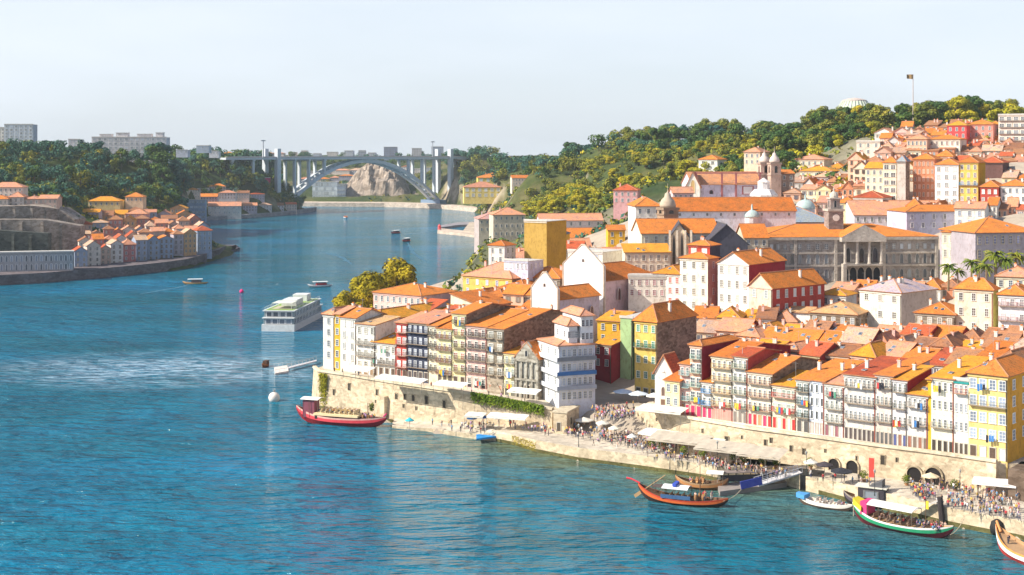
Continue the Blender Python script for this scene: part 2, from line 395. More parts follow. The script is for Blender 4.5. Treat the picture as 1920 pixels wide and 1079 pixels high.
def house(L, ang, W, D, z0, H, label, wall=WHITE, side=None, roof='gx', rh=2.2, rc=RO, fl=None, bays=None, name='house', cat='house', group=None,
          wf=(.8,.78,.72), gl=(.07,.09,.12), wk='sq', ww=None, wh=None, sidew=0, leftw=0, bal=None, doors=None, chim=1, cornice=True, base=None, fh=3.1, skip=0, trim=None, balrows=None):
    """L: front left corner (x, y); ang: direction of the front; H: eave above z0"""
    root = empty(name, (L[0], L[1], z0), ang); tag(root, label, cat, group)
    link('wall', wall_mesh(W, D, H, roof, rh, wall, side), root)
    ro = link('roof', roof_mesh(W, D, H, roof, rh, rc), root)
    if cornice and H > 5:
        b = MB(); m = plain(trim or mul(wall, .8) if wall not in (SLATE, MAROON) else (.3,.25,.2))
        b.box((-.12,-.22,H-.55),(W+.12,-.003,H-.2), m)
        if base is not None: q = MB(); q.box((.0,-.06,0),(W,-.003,fh), plain(base)); q.build('plinth', root)
        b.build('cornice', root)
    if fl is None: fl = max(1, int(H/fh))
    if bays is None: bays = max(1, int(W/2.3))
    ww = ww or min(1.15, W/bays*.52); wh = wh or 1.75
    wm = window_mesh(wf, gl, wk)
    def rowwin(x0, L_, n, face, lv, top=H):
        for k in range(lv):
            zc = top - .75 - wh/2 - k*fh
            if zc - wh/2 < .4: break
            for i in range(n):
                t = x0 + L_*(i+.5)/n
                if face == 0: p, rz = (t, -.004, zc), 0
                elif face == 1: p, rz = (W+.004, t, zc), math.pi/2
                else: p, rz = (-.004, t, zc), -math.pi/2
                link('window', wm, root, p, rz, (ww, 1.0, wh))
    gf = 1 if doors is not None else 0
    rowwin(.0, W, bays, 0, max(0, fl-gf-skip))
    if sidew: rowwin(.6, D-1.2, sidew, 1, max(1, fl-1))
    if leftw: rowwin(.6, D-1.2, leftw, 2, max(1, fl-1))
    if bal is not None:
        for k in range(fl-gf):
            if balrows and k not in balrows: continue
            zb = H - .75 - wh - k*fh - .02
            if zb < 2: break
            if bal[0] == 'long': link('balcony', balcony_mesh(W-.5, bal[1]), root, (W/2, -.003, zb))
            else:
                for i in range(bays): link('balcony', balcony_mesh(min(1.8, W/bays*.85), bal[1]), root, (W*(i+.5)/bays, -.003, zb))
    if H > 9 and L[1] < 400 and name == 'house' and W > 3:
        b = MB(); m = plain(((.10,.07,.05),(.2,.17,.14),(.3,.08,.05))[int(L[1]) % 3]); b.box((W-.30,-.16,0),(W-.12,-.02,H-.6), m); b.box((W-.36,-.24,H-.8),(W-.06,-.02,H-.56), m); b.build('drainpipe', root)
        if bal is not None:
            for k in range(2):
                if rl.random() < .6:
                    zz = H-.75-wh-rl.randrange(max(1, fl-1))*fh+.2; x0 = W*rl.uniform(.1,.6)
                    b = MB()
                    for q in range(3): b.box((x0+q*.55,-.93,zz-rl.uniform(.1,.7)),(x0+q*.55+.45,-.87,zz+.8), plain(rl.choice(((.8,.78,.75),(.05,.2,.5),(.6,.06,.06),(.75,.5,.05),(.1,.3,.2),(.02,.02,.03)))))
                    b.build('laundry', root)
    if doors is not None:
        for i in range(bays):
            link('door', door_mesh(doors[i % len(doors)]), root, (W*(i+.5)/bays, -.004, 0), 0, (min(1.5, W/bays*.75), 1, 2.5))
    if L[1] < 470 and roof in ('gx','hip','shed') and W > 4 and name == 'house':
        sl = rh/(D/2) if roof == 'gx' else (rh/(min(W,D)/2) if roof == 'hip' else rh/D)
        for i in range(rb.choice((0,1,1,2))):
            x = W*rb.uniform(.3,.7); y = (D/2 if roof != 'hip' else min(W,D)/2)*rb.uniform(.3,.7)
            sk_ = link('skylight', skylight_mesh(), ro, (x, y, H+y*sl+.24)); sk_.rotation_euler = (math.atan(sl),0,0)
        if rb.random() < .45: link('aerial', aerial_mesh(), ro, (W*rb.uniform(.3,.7), D*.5, H+rh*.7))
    for i in range(chim):
        if roof == 'flat': break
        x = W*rb.uniform(.15,.85); y = D*rb.uniform(.3,.7)
        zt = H + rh*.75
        link('chimney', chimney_mesh(WHITE if rb.random() < .6 else PINK), ro, (x, y, zt), rb.choice((0, math.pi/2)))
    return root
def HB(pxL, YL, pxR, ang, ey, E=None, D=None, z=None, **k):
    """house from photo columns: front runs pxL..pxR; E = column of the far right corner, ey = row of the eave at the nearest corner"""
    a = R(ang); L = (X(pxL, YL), YL); W = solve(pxR, L, a)
    Rc = (L[0]+W*math.cos(a), L[1]+W*math.sin(a))
    if E is not None:
        D = solve(E, Rc, a+math.pi/2)
        if not 3 < D < 48: print('DEPTH', k.get('label'), round(D,1)); D = max(6, min(48, D)) if D > 0 else 14
    Yn = Rc[1] if ang < 0 else L[1]
    ze = Zp(ey, Yn)
    if z is None:
        c = [L, Rc, (L[0]-D*math.sin(a), L[1]+D*math.cos(a)), (Rc[0]-D*math.sin(a), Rc[1]+D*math.cos(a))]
        z = min(ground(*q) for q in c)
    z = min(z, ze-3.2)
    if 'fh' not in k and k.get('fl') and k.pop('fit', False): k['fh'] = (ze-z)/k['fl']
    k.pop('fit', None)
    return house(L, a, W, D, z, ze-z, **k)
# ------------------------------------------------------------------ Ribeira: block on the river wall (left), slant -36 deg
def rowY(px, P0, P1):                         # depth on the line through two plan points at a photo column
    d = math.atan2(P1[1]-P0[1], P1[0]-P0[0]); t = solve(px, P0, d); return P0[1]+t*math.sin(d), math.degrees(d)
LA0 = (X(600,389), 389); LA1 = (X(1010,346), 346)
def LA(pxL, pxR, ey, **k):
    Y, a = rowY(pxL, LA0, LA1); k.setdefault('z', 9.2 if pxL < 900 else 8.2); k.setdefault('D', 16)
    return HB(pxL, Y, pxR, a, ey, **k)
LA(606, 627, 592, D=14, label='white corner house at the far left tip of the river wall', wall=WHITE, side=WHITE, roof='hip', rh=1.6, rc=RP, fl=5, bays=1, leftw=2, chim=1)
LA(627, 638, 590, D=12, label='narrow ochre house squeezed between two white houses near the wall tip', wall=OCHRE, roof='gx', rh=1.5, rc=RP, fl=5, bays=1, chim=0)
LA(638, 668, 597, D=12, label='wide plain white house with few windows above a white awning', wall=WHITE, roof='gx', rh=1.8, rc=RO, fl=5, bays=2, ww=.9, wf=(.7,.68,.62), wk='p', gl=(.5,.5,.48), chim=1)
LA(668, 704, 610, D=10, label='white five storey house with tall windows below the big orange roof', wall=WHITE, roof='shed', rh=1.2, rc=RT, fl=5, bays=3, gl=(.22,.2,.16), bal=('each',(.4,.38,.34)), balrows=(1,2), doors=[(.3,.2,.12)], chim=0)
LA(698, 743, 646, D=16, label='lower white house with orange roof beside the red striped house', wall=WHITE, roof='shed', rh=3.5, rc=RY, fl=4, bays=4, gl=(.3,.27,.22), doors=[(.12,.08,.06)], bal=('each',(.3,.28,.26)), balrows=(1,))
LA(743, 764, 607, D=22, label='narrow red and white striped house left of the dark house', wall=RED, side=GREYM, roof='gx', rh=1.6, rc=RP, fl=6, bays=2, ww=1.3, gl=(.65,.62,.6), wf=(.85,.84,.82), bal=('long',(.5,.1,.08)), doors=[(.1,.06,.05)])
LA(764, 804, 608, D=24, label='dark slate clad house with rows of white windows', wall=SLATE, side=SLATE, roof='gx', rh=2.0, rc=RP, fl=6, bays=4, ww=.95, gl=(.35,.38,.44), wf=(.75,.76,.8), bal=('long',(.05,.05,.07)), doors=[(.1,.08,.08)], trim=(.05,.05,.07))
LA(804, 820, 612, D=24, label='narrow cream house between the dark house and the yellow house', wall=CREAM, roof='gx', rh=2, rc=RO, fl=6, bays=2, gl=(.2,.16,.1), bal=('each',(.1,.1,.08)))
LA(820, 848, 618, D=24, label='bright yellow house with white windows right of a narrow cream house', wall=PALEY, roof='gx', rh=2.4, rc=RO, fl=5, bays=3, gl=(.25,.24,.22), bal=('each',(.25,.1,.08)), doors=[(.12,.1,.08)])
LA(848, 874, 590, D=22, label='tallest pale yellow house of the wall row with an attic floor', wall=PALEY, side=BROWN, roof='gx', rh=1.8, rc=RO, fl=6, bays=2, ww=1.3, gl=(.3,.12,.08), bal=('long',(.15,.2,.08)), doors=[(.1,.07,.05)])
LA(874, 913, 614, D=36, label='pink house with dark doors and iron balconies', wall=PINK, side=BROWN, roof='gx', rh=2.6, rc=RO, fl=6, bays=3, gl=(.12,.07,.07), bal=('each',(.1,.1,.09)), doors=[(.05,.04,.05)])
r_ = LA(913, 945, 618, D=42, label='beige stone house with a curved ornamental gable', wall=STONE, side=BROWN, roof='gx', rh=3.0, rc=RO, fl=5, bays=2, ww=1.5, gl=(.3,.3,.26), bal=('each',(.35,.3,.22)), doors=[(.55,.3,.2)])
LA(945, 967, 664, D=14, label='low cream house with an orange roof beside the grey church front', wall=PALEY, roof='shed', rh=1.8, rc=RY, fl=4, bays=2, gl=(.25,.3,.25), bal=('each',(.4,.4,.35)), doors=[(.15,.15,.12)])
# ornamental gable on the stone house
b = MB(); m = wmat(STONE); W = 5.0; q = []
for i in range(13):
    t = i/12; x = W*(t-.5); q.append((x, 2.6*max(0, math.sin(math.pi*t))**.7 + (.5 if 3 < i < 9 else 0)))
pts = [(W/2,-.0)]+[(a, c) for a, c in reversed(q)]+[(-W/2,0)]
b.prism([(p[0], p[1]) for p in pts], -.25, .25, m)
g = b.build('ornamental_gable', r_, (2.6, .0, r_.children[0].data.vertices[2].co.z)); g.rotation_euler = (R(90),0,0)
# baroque chapel front
Y, a = rowY(968, LA0, LA1)
c_ = HB(968, Y, 1010, a, 672, D=26, z=8.2, label='grey stone baroque chapel front between a low cream house and the white corner house', name='chapel', cat='chapel', wall=(.44,.42,.36), side=STONE, roof='gy', rh=3.6, rc=RO, fl=0, bays=1, cornice=False, chim=0)
W = solve(1010, (X(968,Y),Y), R(a)); zt = Zp(672, Y)-8.2
st = stone_mat((.50,.47,.40)); b = MB()
for i in range(5):
    x = .2+(W-.4)*i/4; b.box((x-.22,-.45,0),(x+.22,-.003,zt-.6), st)
b.box((-.1,-.6,zt*.45),(W+.1,-.004,zt*.45+.5), st); b.box((-.1,-.6,zt-.6),(W+.1,-.004,zt), st)
b.build('pilasters', c_)
b = MB(); pts = [(-W*.5,0),(-W*.42,1.6),(-W*.25,2.0),(-W*.18,3.6),(0,4.6),(W*.18,3.6),(W*.25,2.0),(W*.42,1.6),(W*.5,0)]
b.prism(list(reversed(pts)), -.3, .3, st); g = b.build('pediment', c_, (W/2, -.1, zt)); g.rotation_euler = (R(90),0,0)
for x in (.25,.5,.75):
    link('window', window_mesh((.5,.48,.42),(.05,.05,.06),'arch'), c_, (W*x,-.01,zt*.7), 0, (1.1,1.3,2.3))
link('door', door_mesh((.12,.08,.06)), c_, (W*.5,-.01,0), 0, (2.0,1.5,3.4))
link('window', window_mesh((.5,.48,.42),(.04,.04,.05),'arch'), c_, (W*.5,-.42,zt+1.6), 0, (1.0,1,1.5))
# white corner house: left face and right face both visible
Yc = 338.0; L = (X(1010, 350), 350)
ang = math.degrees(math.atan2(Yc-350, X(1048, Yc)-L[0]))
def corner(ey, d0, E, z, label, **k): return HB(1010+d0, 350, 1048, ang, ey, E=E, z=z, label=label, **k)
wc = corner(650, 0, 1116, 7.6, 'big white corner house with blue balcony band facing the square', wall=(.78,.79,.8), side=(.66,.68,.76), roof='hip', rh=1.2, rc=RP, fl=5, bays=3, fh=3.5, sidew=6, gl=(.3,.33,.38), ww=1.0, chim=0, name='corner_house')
W = solve(1048, L, R(ang)); D = solve(1116, (L[0]+W*math.cos(R(ang)), L[1]+W*math.sin(R(ang))), R(ang)+math.pi/2); H = Zp(650, Yc)-7.6
for k, cc in ((1, (.2,.22,.25)), (2, (.05,.16,.4)), (3, (.35,.38,.45))):
    b = MB(); z = H-.1-3.5*k
    b.box((-.3,-.9,z-.15),(W+.9,-.003,z), plain((.5,.5,.5))); b.box((-.3,-.9,z),(W+.9,-.8,z+.95), plain((.75,.75,.76)))
    b.box((W+.004,-.003,z-.15),(W+.9,D,z), plain((.5,.5,.5))); b.box((W+.8,-.8,z),(W+.9,D,z+.95), plain(cc)); b.build('balcony', wc)
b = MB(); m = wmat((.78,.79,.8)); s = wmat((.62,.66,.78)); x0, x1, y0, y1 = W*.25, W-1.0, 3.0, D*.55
b.box((x0,y0,H+.2),(x1,y1,H+4.6), m); u = b.build('attic_storey', wc)
rm = link('attic_roof', roof_mesh(x1-x0, y1-y0, 0, 'hip', 1.6, RP), wc, (x0, y0, H+4.6))
for i in range(4): link('window', window_mesh(gl=(.12,.14,.18)), wc, (x1+.004, y0+(y1-y0)*(i+.5)/4, H+2.6), math.pi/2, (1.0,1,1.6))
for i in range(2): link('window', window_mesh(gl=(.12,.14,.18)), wc, (x0+(x1-x0)*(i+.5)/2, y0-.004, H+2.6), 0, (1.0,1,1.6))
b = MB(); b.box((W*.1,D*.62,H+.2),(W-.3,D-.4,H+7.0), m); b.build('rear_tower', wc)
link('rear_roof', roof_mesh(W*.9-.3, D*.38-.4, 0, 'hip', 1.4, RP), wc, (W*.1, D*.62, H+7.0))
for i in range(3):
    for zz in (2.2, 5.4): link('window', window_mesh(gl=(.12,.14,.18)), wc, (W-.3+.004, D*.62+(D*.38-.4)*(i+.5)/3, H+zz), math.pi/2, (.9,1,1.6))
# roofs behind the wall row
T2 = -36
HB(668, 392, 716, T2, 602, E=868, z=9, label='long house with big orange roof and bare grey party wall', wall=WHITE, side=(.36,.33,.40), roof='hip', rh=2.2, rc=RY, fl=1, bays=4, ww=1.4, chim=3)
HB(700, 452, 790, T2, 556, D=18, z=9, label='orange roofed house standing by the golden trees', wall=PINK, roof='hip', rh=2.6, rc=RO, chim=2, fl=2)
HB(640, 405, 668, T2, 600, D=14, z=9, label='small orange roof behind the wide plain white house', wall=WHITE, roof='hip', rh=2, rc=RO, chim=1, fl=1)
HB(765, 412, 850, T2, 622, D=14, z=9, label='orange roofed rear house behind the dark slate house', wall=PINK, roof='gx', rh=3, rc=RO, chim=2, fl=2)
HB(866, 405, 935, T2, 606, D=13, z=9, side=BROWN, label='rear house with brown gable wall behind the pink house', wall=CREAM, roof='shed', rh=3.4, rc=RO, chim=2, fl=2)
HB(945, 372, 1000, T2, 636, D=14, z=9, side=BROWN, label='orange roofed rear house behind the chapel front', wall=BROWN, roof='shed', rh=2.5, rc=RO, chim=1, fl=1)
HB(845, 440, 905, T2, 576, D=15, z=9, side=SLATE, label='rear house with dark slate wall under its roof edge', wall=CREAM, roof='shedr', rh=3.4, rc=RO, chim=1, fl=2)
HB(930, 392, 1016, T2, 607, E=1068, z=9, side=BROWN, label='rear house with bare brown party wall behind the chapel', wall=BROWN, roof='gx', rh=2.4, rc=RP, chim=2, fl=1)
HB(985, 425, 1075, T2, 592, D=13, z=12, label='orange roofed house below the lilac church annex', wall=CREAM, roof='gx', rh=2.6, rc=RO, chim=1, fl=2)
# ------------------------------------------------------------------ buildings round the square
HB(1113, 372, 1146, T2, 648, D=18, z=8, label='maroon walled house in shade right of the white corner house', wall=MAROON, side=MAROON, roof='shed', rh=2.5, rc=RY, fl=2, bays=2, chim=0)
HB(1120, 395, 1163, -30, 604, D=18, z=8, label='ochre house with a bright orange roof in the alley', wall=OCHRE, side=OCHRE, roof='gx', rh=1.8, rc=RY, fl=5, bays=2, chim=1)
HB(1163, 372, 1186, -30, 598, D=14, z=8, label='tall narrow green walled house in the alley', wall=(.42,.60,.30), side=(.05,.11,.05), roof='flat', rh=.5, fl=0, bays=1, chim=0, cornice=False)
yh = HB(1190, 352, 1232, -38, 606, E=1306, z=8, label='bright yellow house with green shutters and a bare stone party wall', wall=YELLOW, side=BROWN, roof='hip', rh=4.0, rc=RO, fl=5, bays=3, fh=3.9, gl=(.06,.22,.14), wf=(.85,.83,.7), bal=('each',(.05,.2,.15)), balrows=(1,), doors=[(.1,.1,.08)], chim=1, leftw=2)
ch = HB(1228, 335, 1262, -34, 700, E=1280, z=8, label='small white chapel with steep gable beside the yellow house', name='chapel', cat='chapel', wall=WHITE, roof='gy', rh=4.0, rc=RR, fl=0, bays=1, chim=0, cornice=False)
link('window', window_mesh((.6,.55,.48),(.15,.1,.08),'arch'), ch, (2.3,-.01,4.4), 0, (1.2,1,2.2)); link('door', door_mesh((.2,.12,.08)), ch, (2.3,-.01,0), 0, (1.6,1,2.6))
b = MB(); b.box((1.75,-.05,7.9),(2.85,.6,9.0), wmat(WHITE)); b.lathe([(.7,0),(.3,.8),(.05,1.5)], (2.3,.3,9.0), wmat(WHITE), 6); b.build('bell_turret', ch)
HB(1247, 322, 1274, -38, 716, D=8, z=9, label='little pale yellow house with pink trim at the end of the river row', wall=PALEY, side=PINK, roof='shed', rh=1.4, rc=RO, fl=3, bays=2, doors=[(.5,.15,.1)], chim=0)
# ------------------------------------------------------------------ right block on the river wall, slant about -40 deg
RA0 = (X(1275,321), 321); RA1 = (X(1890,271), 271)
def RA(pxL, pxR, ey, **k):
    Y, a = rowY(pxL, RA0, RA1); k.setdefault('z', 9.4); k.setdefault('D', 18); k.setdefault('gl', (.11,.12,.13)); k.setdefault('wf', (.85,.84,.8))
    return HB(pxL, Y, pxR, a, ey, **k)
IR = (.22,.18,.14)
RA(1275, 1294, 684, label='narrow pink house at the left end of the river row', wall=PINK, roof='shed', rh=1.5, rc=RO, fl=4, bays=2, bal=('long',(.3,.5,.5)), doors=[(.8,.3,.05),(.75,.05,.12)], fit=True)
RA(1294, 1316, 650, D=16, label='white windowed tower house with a maroon side wall', wall=SALMON, side=MAROON, roof='hip', rh=1.0, rc=RO, fl=5, bays=2, ww=1.4, wh=2.2, bal=('long',(.35,.5,.4)), doors=[(.8,.05,.15)], fit=True, chim=0)
RA(1316, 1336, 718, D=10, label='small house with orange porch roof and a blue towel on its balcony', wall=WHITE, side=MAROON, roof='shed', rh=1.4, rc=RY, fl=3, bays=2, bal=('long',(.1,.35,.7)), doors=[(.75,.05,.15)], fit=True, chim=0)
RA(1334, 1374, 672, D=26, label='white house with red painted attic beside the laundry balconies', wall=CREAM, side=MAROON, roof='gx', rh=2.0, rc=RO, fl=5, bays=4, bal=('long',(.5,.3,.1)), doors=[(.7,.03,.12),(.5,.03,.2)], fit=True, chim=1, base=(.8,.3,.25))
RA(1374, 1402, 671, D=14, label='white house with red dormer and a flagpole', wall=WHITE, side=RED, roof='gx', rh=1.2, rc=RR, fl=5, bays=3, bal=('long',(.3,.35,.25)), doors=[(.25,.22,.2)], fit=True, chim=0)
RA(1402, 1448, 702, D=24, label='pale cream house with brown party wall under a wavy orange roof', wall=(.80,.70,.56), side=BROWN, roof='gx', rh=2.4, rc=RO, fl=4, bays=5, bal=('long',(.4,.2,.12)), doors=[(.7,.05,.15),(.65,.05,.05),(.85,.3,.15)], fit=True)
RA(1448, 1493, 727, D=11, label='lower house with green and red panels under an orange roof', wall=CREAM, side=BROWN, roof='shed', rh=1.8, rc=RY, fl=3, bays=5, ww=1.0, bal=('long',(.55,.08,.05)), doors=[(.6,.04,.04),(.8,.78,.7)], fit=True, chim=0, gl=(.3,.38,.3))
RA(1493, 1518, 714, label='greyish house with pale green windows right of the red panelled house', wall=(.62,.62,.56), roof='shed', rh=2.2, rc=RO, fl=4, bays=2, ww=1.3, bal=('each',(.15,.15,.12)), doors=[(.1,.1,.1)], fit=True, gl=(.2,.26,.26))
RA(1518, 1546, 716, label='pale blue house with a dark drainpipe strip at its right edge', wall=(.68,.72,.82), roof='shed', rh=2.2, rc=RO, fl=4, bays=3, wk='p', doors=[(.6,.5,.45)], fit=True)
RA(1546, 1583, 723, label='white house with long iron balconies under the wide salmon roof', wall=WHITE, roof='shed', rh=2.4, rc=RP, fl=4, bays=4, bal=('long',(.4,.42,.38)), doors=[(.3,.12,.15),(.8,.7,.7)], fit=True, gl=(.12,.13,.12))
RA(1583, 1642, 708, label='wide white house with seven windows on each floor', wall=(.70,.66,.62), roof='shed', rh=1.6, rc=RR, fl=4, bays=7, bal=('long',(.35,.3,.24)), doors=[(.1,.08,.08)], fit=True, gl=(.10,.12,.15))
RA(1642, 1674, 706, label='pale pinkish house right of the wide seven window house', wall=(.74,.62,.55), roof='shed', rh=1.4, rc=RO, fl=4, bays=4, bal=('long',(.3,.3,.26)), doors=[(.12,.12,.12)], fit=True)
RA(1674, 1701, 714, D=12, label='white house with long brown balcony next to a maroon wall', wall=(.8,.76,.76), side=MAROON, roof='shed', rh=1.4, rc=RY, fl=4, bays=3, bal=('long',(.3,.3,.26)), doors=[(.1,.12,.3),(.3,.15,.1)], fit=True)
RA(1701, 1740, 743, D=11, label='lower pale grey house with an orange edge strip', wall=(.68,.66,.64), roof='shed', rh=2.4, rc=RY, fl=3, bays=4, bal=('long',(.5,.45,.4)), doors=[(.35,.15,.1),(.2,.15,.12)], fit=True, chim=0)
RA(1740, 1746, 712, D=9, label='thin orange strip house in the river row', wall=OCHRE, roof='shed', rh=1, rc=RY, fl=0, bays=1, chim=0)
RA(1746, 1789, 712, label='cream white house with dark arcade doors', wall=(.82,.78,.62), side=MAROON, roof='shed', rh=2.2, rc=RY, fl=4, bays=4, bal=('long',(.35,.35,.3)), balrows=(2,), doors=[(.06,.05,.04)], fit=True)
RA(1789, 1816, 716, label='narrow white house with teal eaves and a red band', wall=WHITE, roof='flat', rh=1, rc=RO, fl=4, bays=3, doors=[(.1,.08,.06)], fit=True, trim=(.02,.3,.28), gl=(.2,.22,.26), bal=('long',(.6,.2,.12)), balrows=(0,))
RA(1816, 1889, 708, D=17, label='large bright yellow house with hipped roof at the right end of the river row', wall=(.80,.61,.24), side=(.74,.38,.05), roof='hip', rh=2.6, rc=RO, fl=5, bays=4, ww=1.5, wh=2.0, bal=('long',(.3,.3,.26)), balrows=(1,), doors=[(.12,.08,.06),(.7,.72,.7)], sidew=3, fit=True, gl=(.24,.28,.36), chim=2)
# ------------------------------------------------------------------ middle ground houses
HB(1275, 420, 1327, -34, 487, E=1348, label='cream house with brown window bands and a red attic', wall=(.84,.8,.68), side=(.62,.45,.33), roof='hip', rh=1.5, rc=RO, fl=4, bays=3, fh=4.0, wh=2.0, gl=(.2,.17,.13), sidew=1, z=22)
HB(1291, 424, 1331, -34, 462, D=7, label='small red attic house with orange roof above the cream house', wall=RED, side=SLATE, roof='hip', rh=1.6, rc=RO, fl=1, bays=2, ww=1.8, gl=(.7,.68,.62), z=28, chim=2)
HB(1346, 412, 1404, -40, 496, E=1472, label='tall white gabled house with a maroon side wall', wall=(.84,.83,.78), side=MAROON, roof='gy', rh=3.2, rc=RO, fl=4, bays=4, fh=4.2, wh=2.2, gl=(.36,.34,.3), chim=3, z=21)
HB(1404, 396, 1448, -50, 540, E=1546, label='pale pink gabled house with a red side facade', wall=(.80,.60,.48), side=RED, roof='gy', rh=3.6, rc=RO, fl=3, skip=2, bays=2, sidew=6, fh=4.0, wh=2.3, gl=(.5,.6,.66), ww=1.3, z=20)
HB(1224, 425, 1276, -30, 516, D=14, label='white house with yellow orange roof left of the cream house', wall=(.82,.78,.72), side=PINK, roof='hip', rh=2.2, rc=RY, fl=3, bays=4, gl=(.4,.1,.08), z=20)
HB(1455, 392, 1521, -26, 588, D=10, label='long blank white wall house below the red facade', wall=(.86,.86,.84), roof='gx', rh=1, rc=RT, fl=0, bays=1, z=16, chim=0, cornice=False)
HB(1519, 384, 1607, -30, 592, D=16, label='brown stone house with hipped tan roof', wall=BROWN, roof='hip', rh=2.6, rc=RT, fl=2, bays=5, fh=4.4, gl=(.4,.4,.42), z=15, chim=1)
HB(1536, 408, 1586, -34, 556, E=1606, label='low white house with bright orange roof left of the grey roofed white house', wall=WHITE, side=(.6,.58,.56), roof='hip', rh=1.8, rc=RY, fl=1, bays=2, z=20, chim=0)
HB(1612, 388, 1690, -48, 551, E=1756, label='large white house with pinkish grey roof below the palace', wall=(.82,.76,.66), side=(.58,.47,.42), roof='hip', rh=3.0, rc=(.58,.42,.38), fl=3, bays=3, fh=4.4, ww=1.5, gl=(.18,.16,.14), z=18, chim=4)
HB(1716, 354, 1790, -32, 592, D=13, label='stone house with orange hipped roof between white and cream houses', wall=STONE, side=BROWN, roof='hip', rh=2.4, rc=RO, fl=3, bays=4, z=17, gl=(.3,.27,.22), chim=2)
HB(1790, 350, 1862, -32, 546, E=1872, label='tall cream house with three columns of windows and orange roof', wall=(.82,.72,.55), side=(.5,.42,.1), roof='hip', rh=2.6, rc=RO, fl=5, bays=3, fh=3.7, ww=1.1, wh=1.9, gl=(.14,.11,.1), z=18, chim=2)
HB(1872, 338, 1925, -30, 556, D=12, label='white house with small balconies at the right edge below the palms', wall=(.84,.82,.82), roof='hip', rh=2.2, rc=RO, fl=5, bays=3, fh=3.6, gl=(.4,.36,.38), z=17, bal=('each',(.5,.3,.3)))
HB(1868, 372, 1940, -26, 522, D=12, label='salmon roofed house behind the white house at the right edge', wall=CREAM, roof='hip', rh=2.4, rc=RP, fl=3, bays=4, z=24)
HB(1766, 452, 1828, -28, 438, D=12, label='cream three storey house with cornice right of the palace', wall=(.86,.78,.58), roof='hip', rh=2.0, rc=RO, fl=3, bays=5, fh=4.6, wh=2.4, gl=(.5,.47,.38), z=26)
HB(1829, 436, 1945, 12, 438, D=22, label='grey mauve house with purple windows behind the palms', wall=GREYM, roof='hip', rh=4.2, rc=RO, fl=3, bays=8, fh=4.4, wh=2.6, gl=(.2,.2,.36), wf=(.6,.5,.3), z=25, chim=2)
HB(1700, 500, 1842, 10, 398, D=16, label='bluish grey house with small attic windows above the palace roof', wall=(.52,.52,.66), roof='hip', rh=2, rc=RO, fl=2, bays=7, gl=(.12,.12,.2), z=34)
HB(1790, 492, 1846, -26, 392, D=12, label='white house with blue grey side above the cream house', wall=WHITE, roof='gx', rh=2.0, rc=RP, fl=3, bays=3, z=34, gl=(.3,.35,.5))
# upper row
HB(1065, 470, 1130, T2, 474, D=14, label='white house with arched windows behind the white gabled church', wall=WHITE, roof='flat', rh=1, fl=2, bays=3, z=22, gl=(.2,.25,.35), chim=0)
HB(1130, 480, 1205, -20, 476, D=14, label='cream terrace house with roof garden behind the pink church wall', wall=(.8,.72,.62), roof='flat', rh=1, fl=2, bays=5, z=22, chim=0)
# ------------------------------------------------------------------ São Nicolau-like white church with pink wall and its annex
def gable_church(pxL, YL, pxR, ang, ey, E, z, rh, label, wall, side, sw, rc=RO, pg=0, **k):
    r = HB(pxL, YL, pxR, ang, ey, E=E, z=z, label=label, name='church', cat='church', wall=wall, side=side, roof='gy', rh=rh, rc=rc, fl=0, bays=1, chim=0, cornice=False, **k)
    w = r.children[0].data; W = max(v.co.x for v in w.vertices); D = max(v.co.y for v in w.vertices); H = w.vertices[2].co.z
    for i in range(sw): link('window', window_mesh((.6,.5,.45),(.16,.05,.05),'arch'), r, (W+.01, D*(.25+.5*i/max(1,sw-1)), H*.42), math.pi/2, (1.7,1.5,3.6))
    b = MB(); s = plain((.62,.5,.42))
    b.box((W-.6,-.25,0),(W+.25,-.003,H), s); b.box((-.25,-.25,0),(.6,-.003,H), s)
    b.build('quoins', r)
    b = MB(); b.box((-.12,-.4,-.8),(.12,-.1,1.4), plain((.6,.55,.5))); b.box((-.6,-.4,.5),(.6,-.1,.75), plain((.6,.55,.5))); b.build('gable_cross', r, (W/2,0,H+rh+.8))
    b = MB(); b.prism([(-W/2-.5,-H+.5),(W/2+.5,-H+.5),(W/2+.5,.3),(.6,pg),(-.6,pg),(-W/2-.5,.3)], -.05, .55, wmat(wall)); o = b.build('gable_parapet', r, (W/2,-.5,H-.1)); o.rotation_euler = (R(90),0,0)
    b = MB(); tr = plain((.52,.42,.32)); b.tube([(-W/2-.4,-H+.5,.5),(-W/2-.4,.3,.5),(-.6,pg,.5),(.6,pg,.5),(W/2+.4,.3,.5),(W/2+.4,-H+.5,.5)], .3, tr, 5); b.build('stone_trim', o)
    link('round_window', window_mesh((.5,.4,.35),(.1,.08,.08),'arch'), r, (W/2,-1.06,H+rh*.35), 0, (.9,1,1.0))
    return r
gable_church(1062, 432, 1132, -44, 527, 1232, 20, 4.2, 'white gabled church with a large pink side wall', (.86,.85,.82), (.74,.54,.56), 2, pg=6.4)
gable_church(1003, 408, 1046, -44, 562, 1124, 17, 2.8, 'small white gabled annex with two dark windows in its lilac wall', (.86,.85,.82), (.60,.56,.70), 2, pg=4.8)
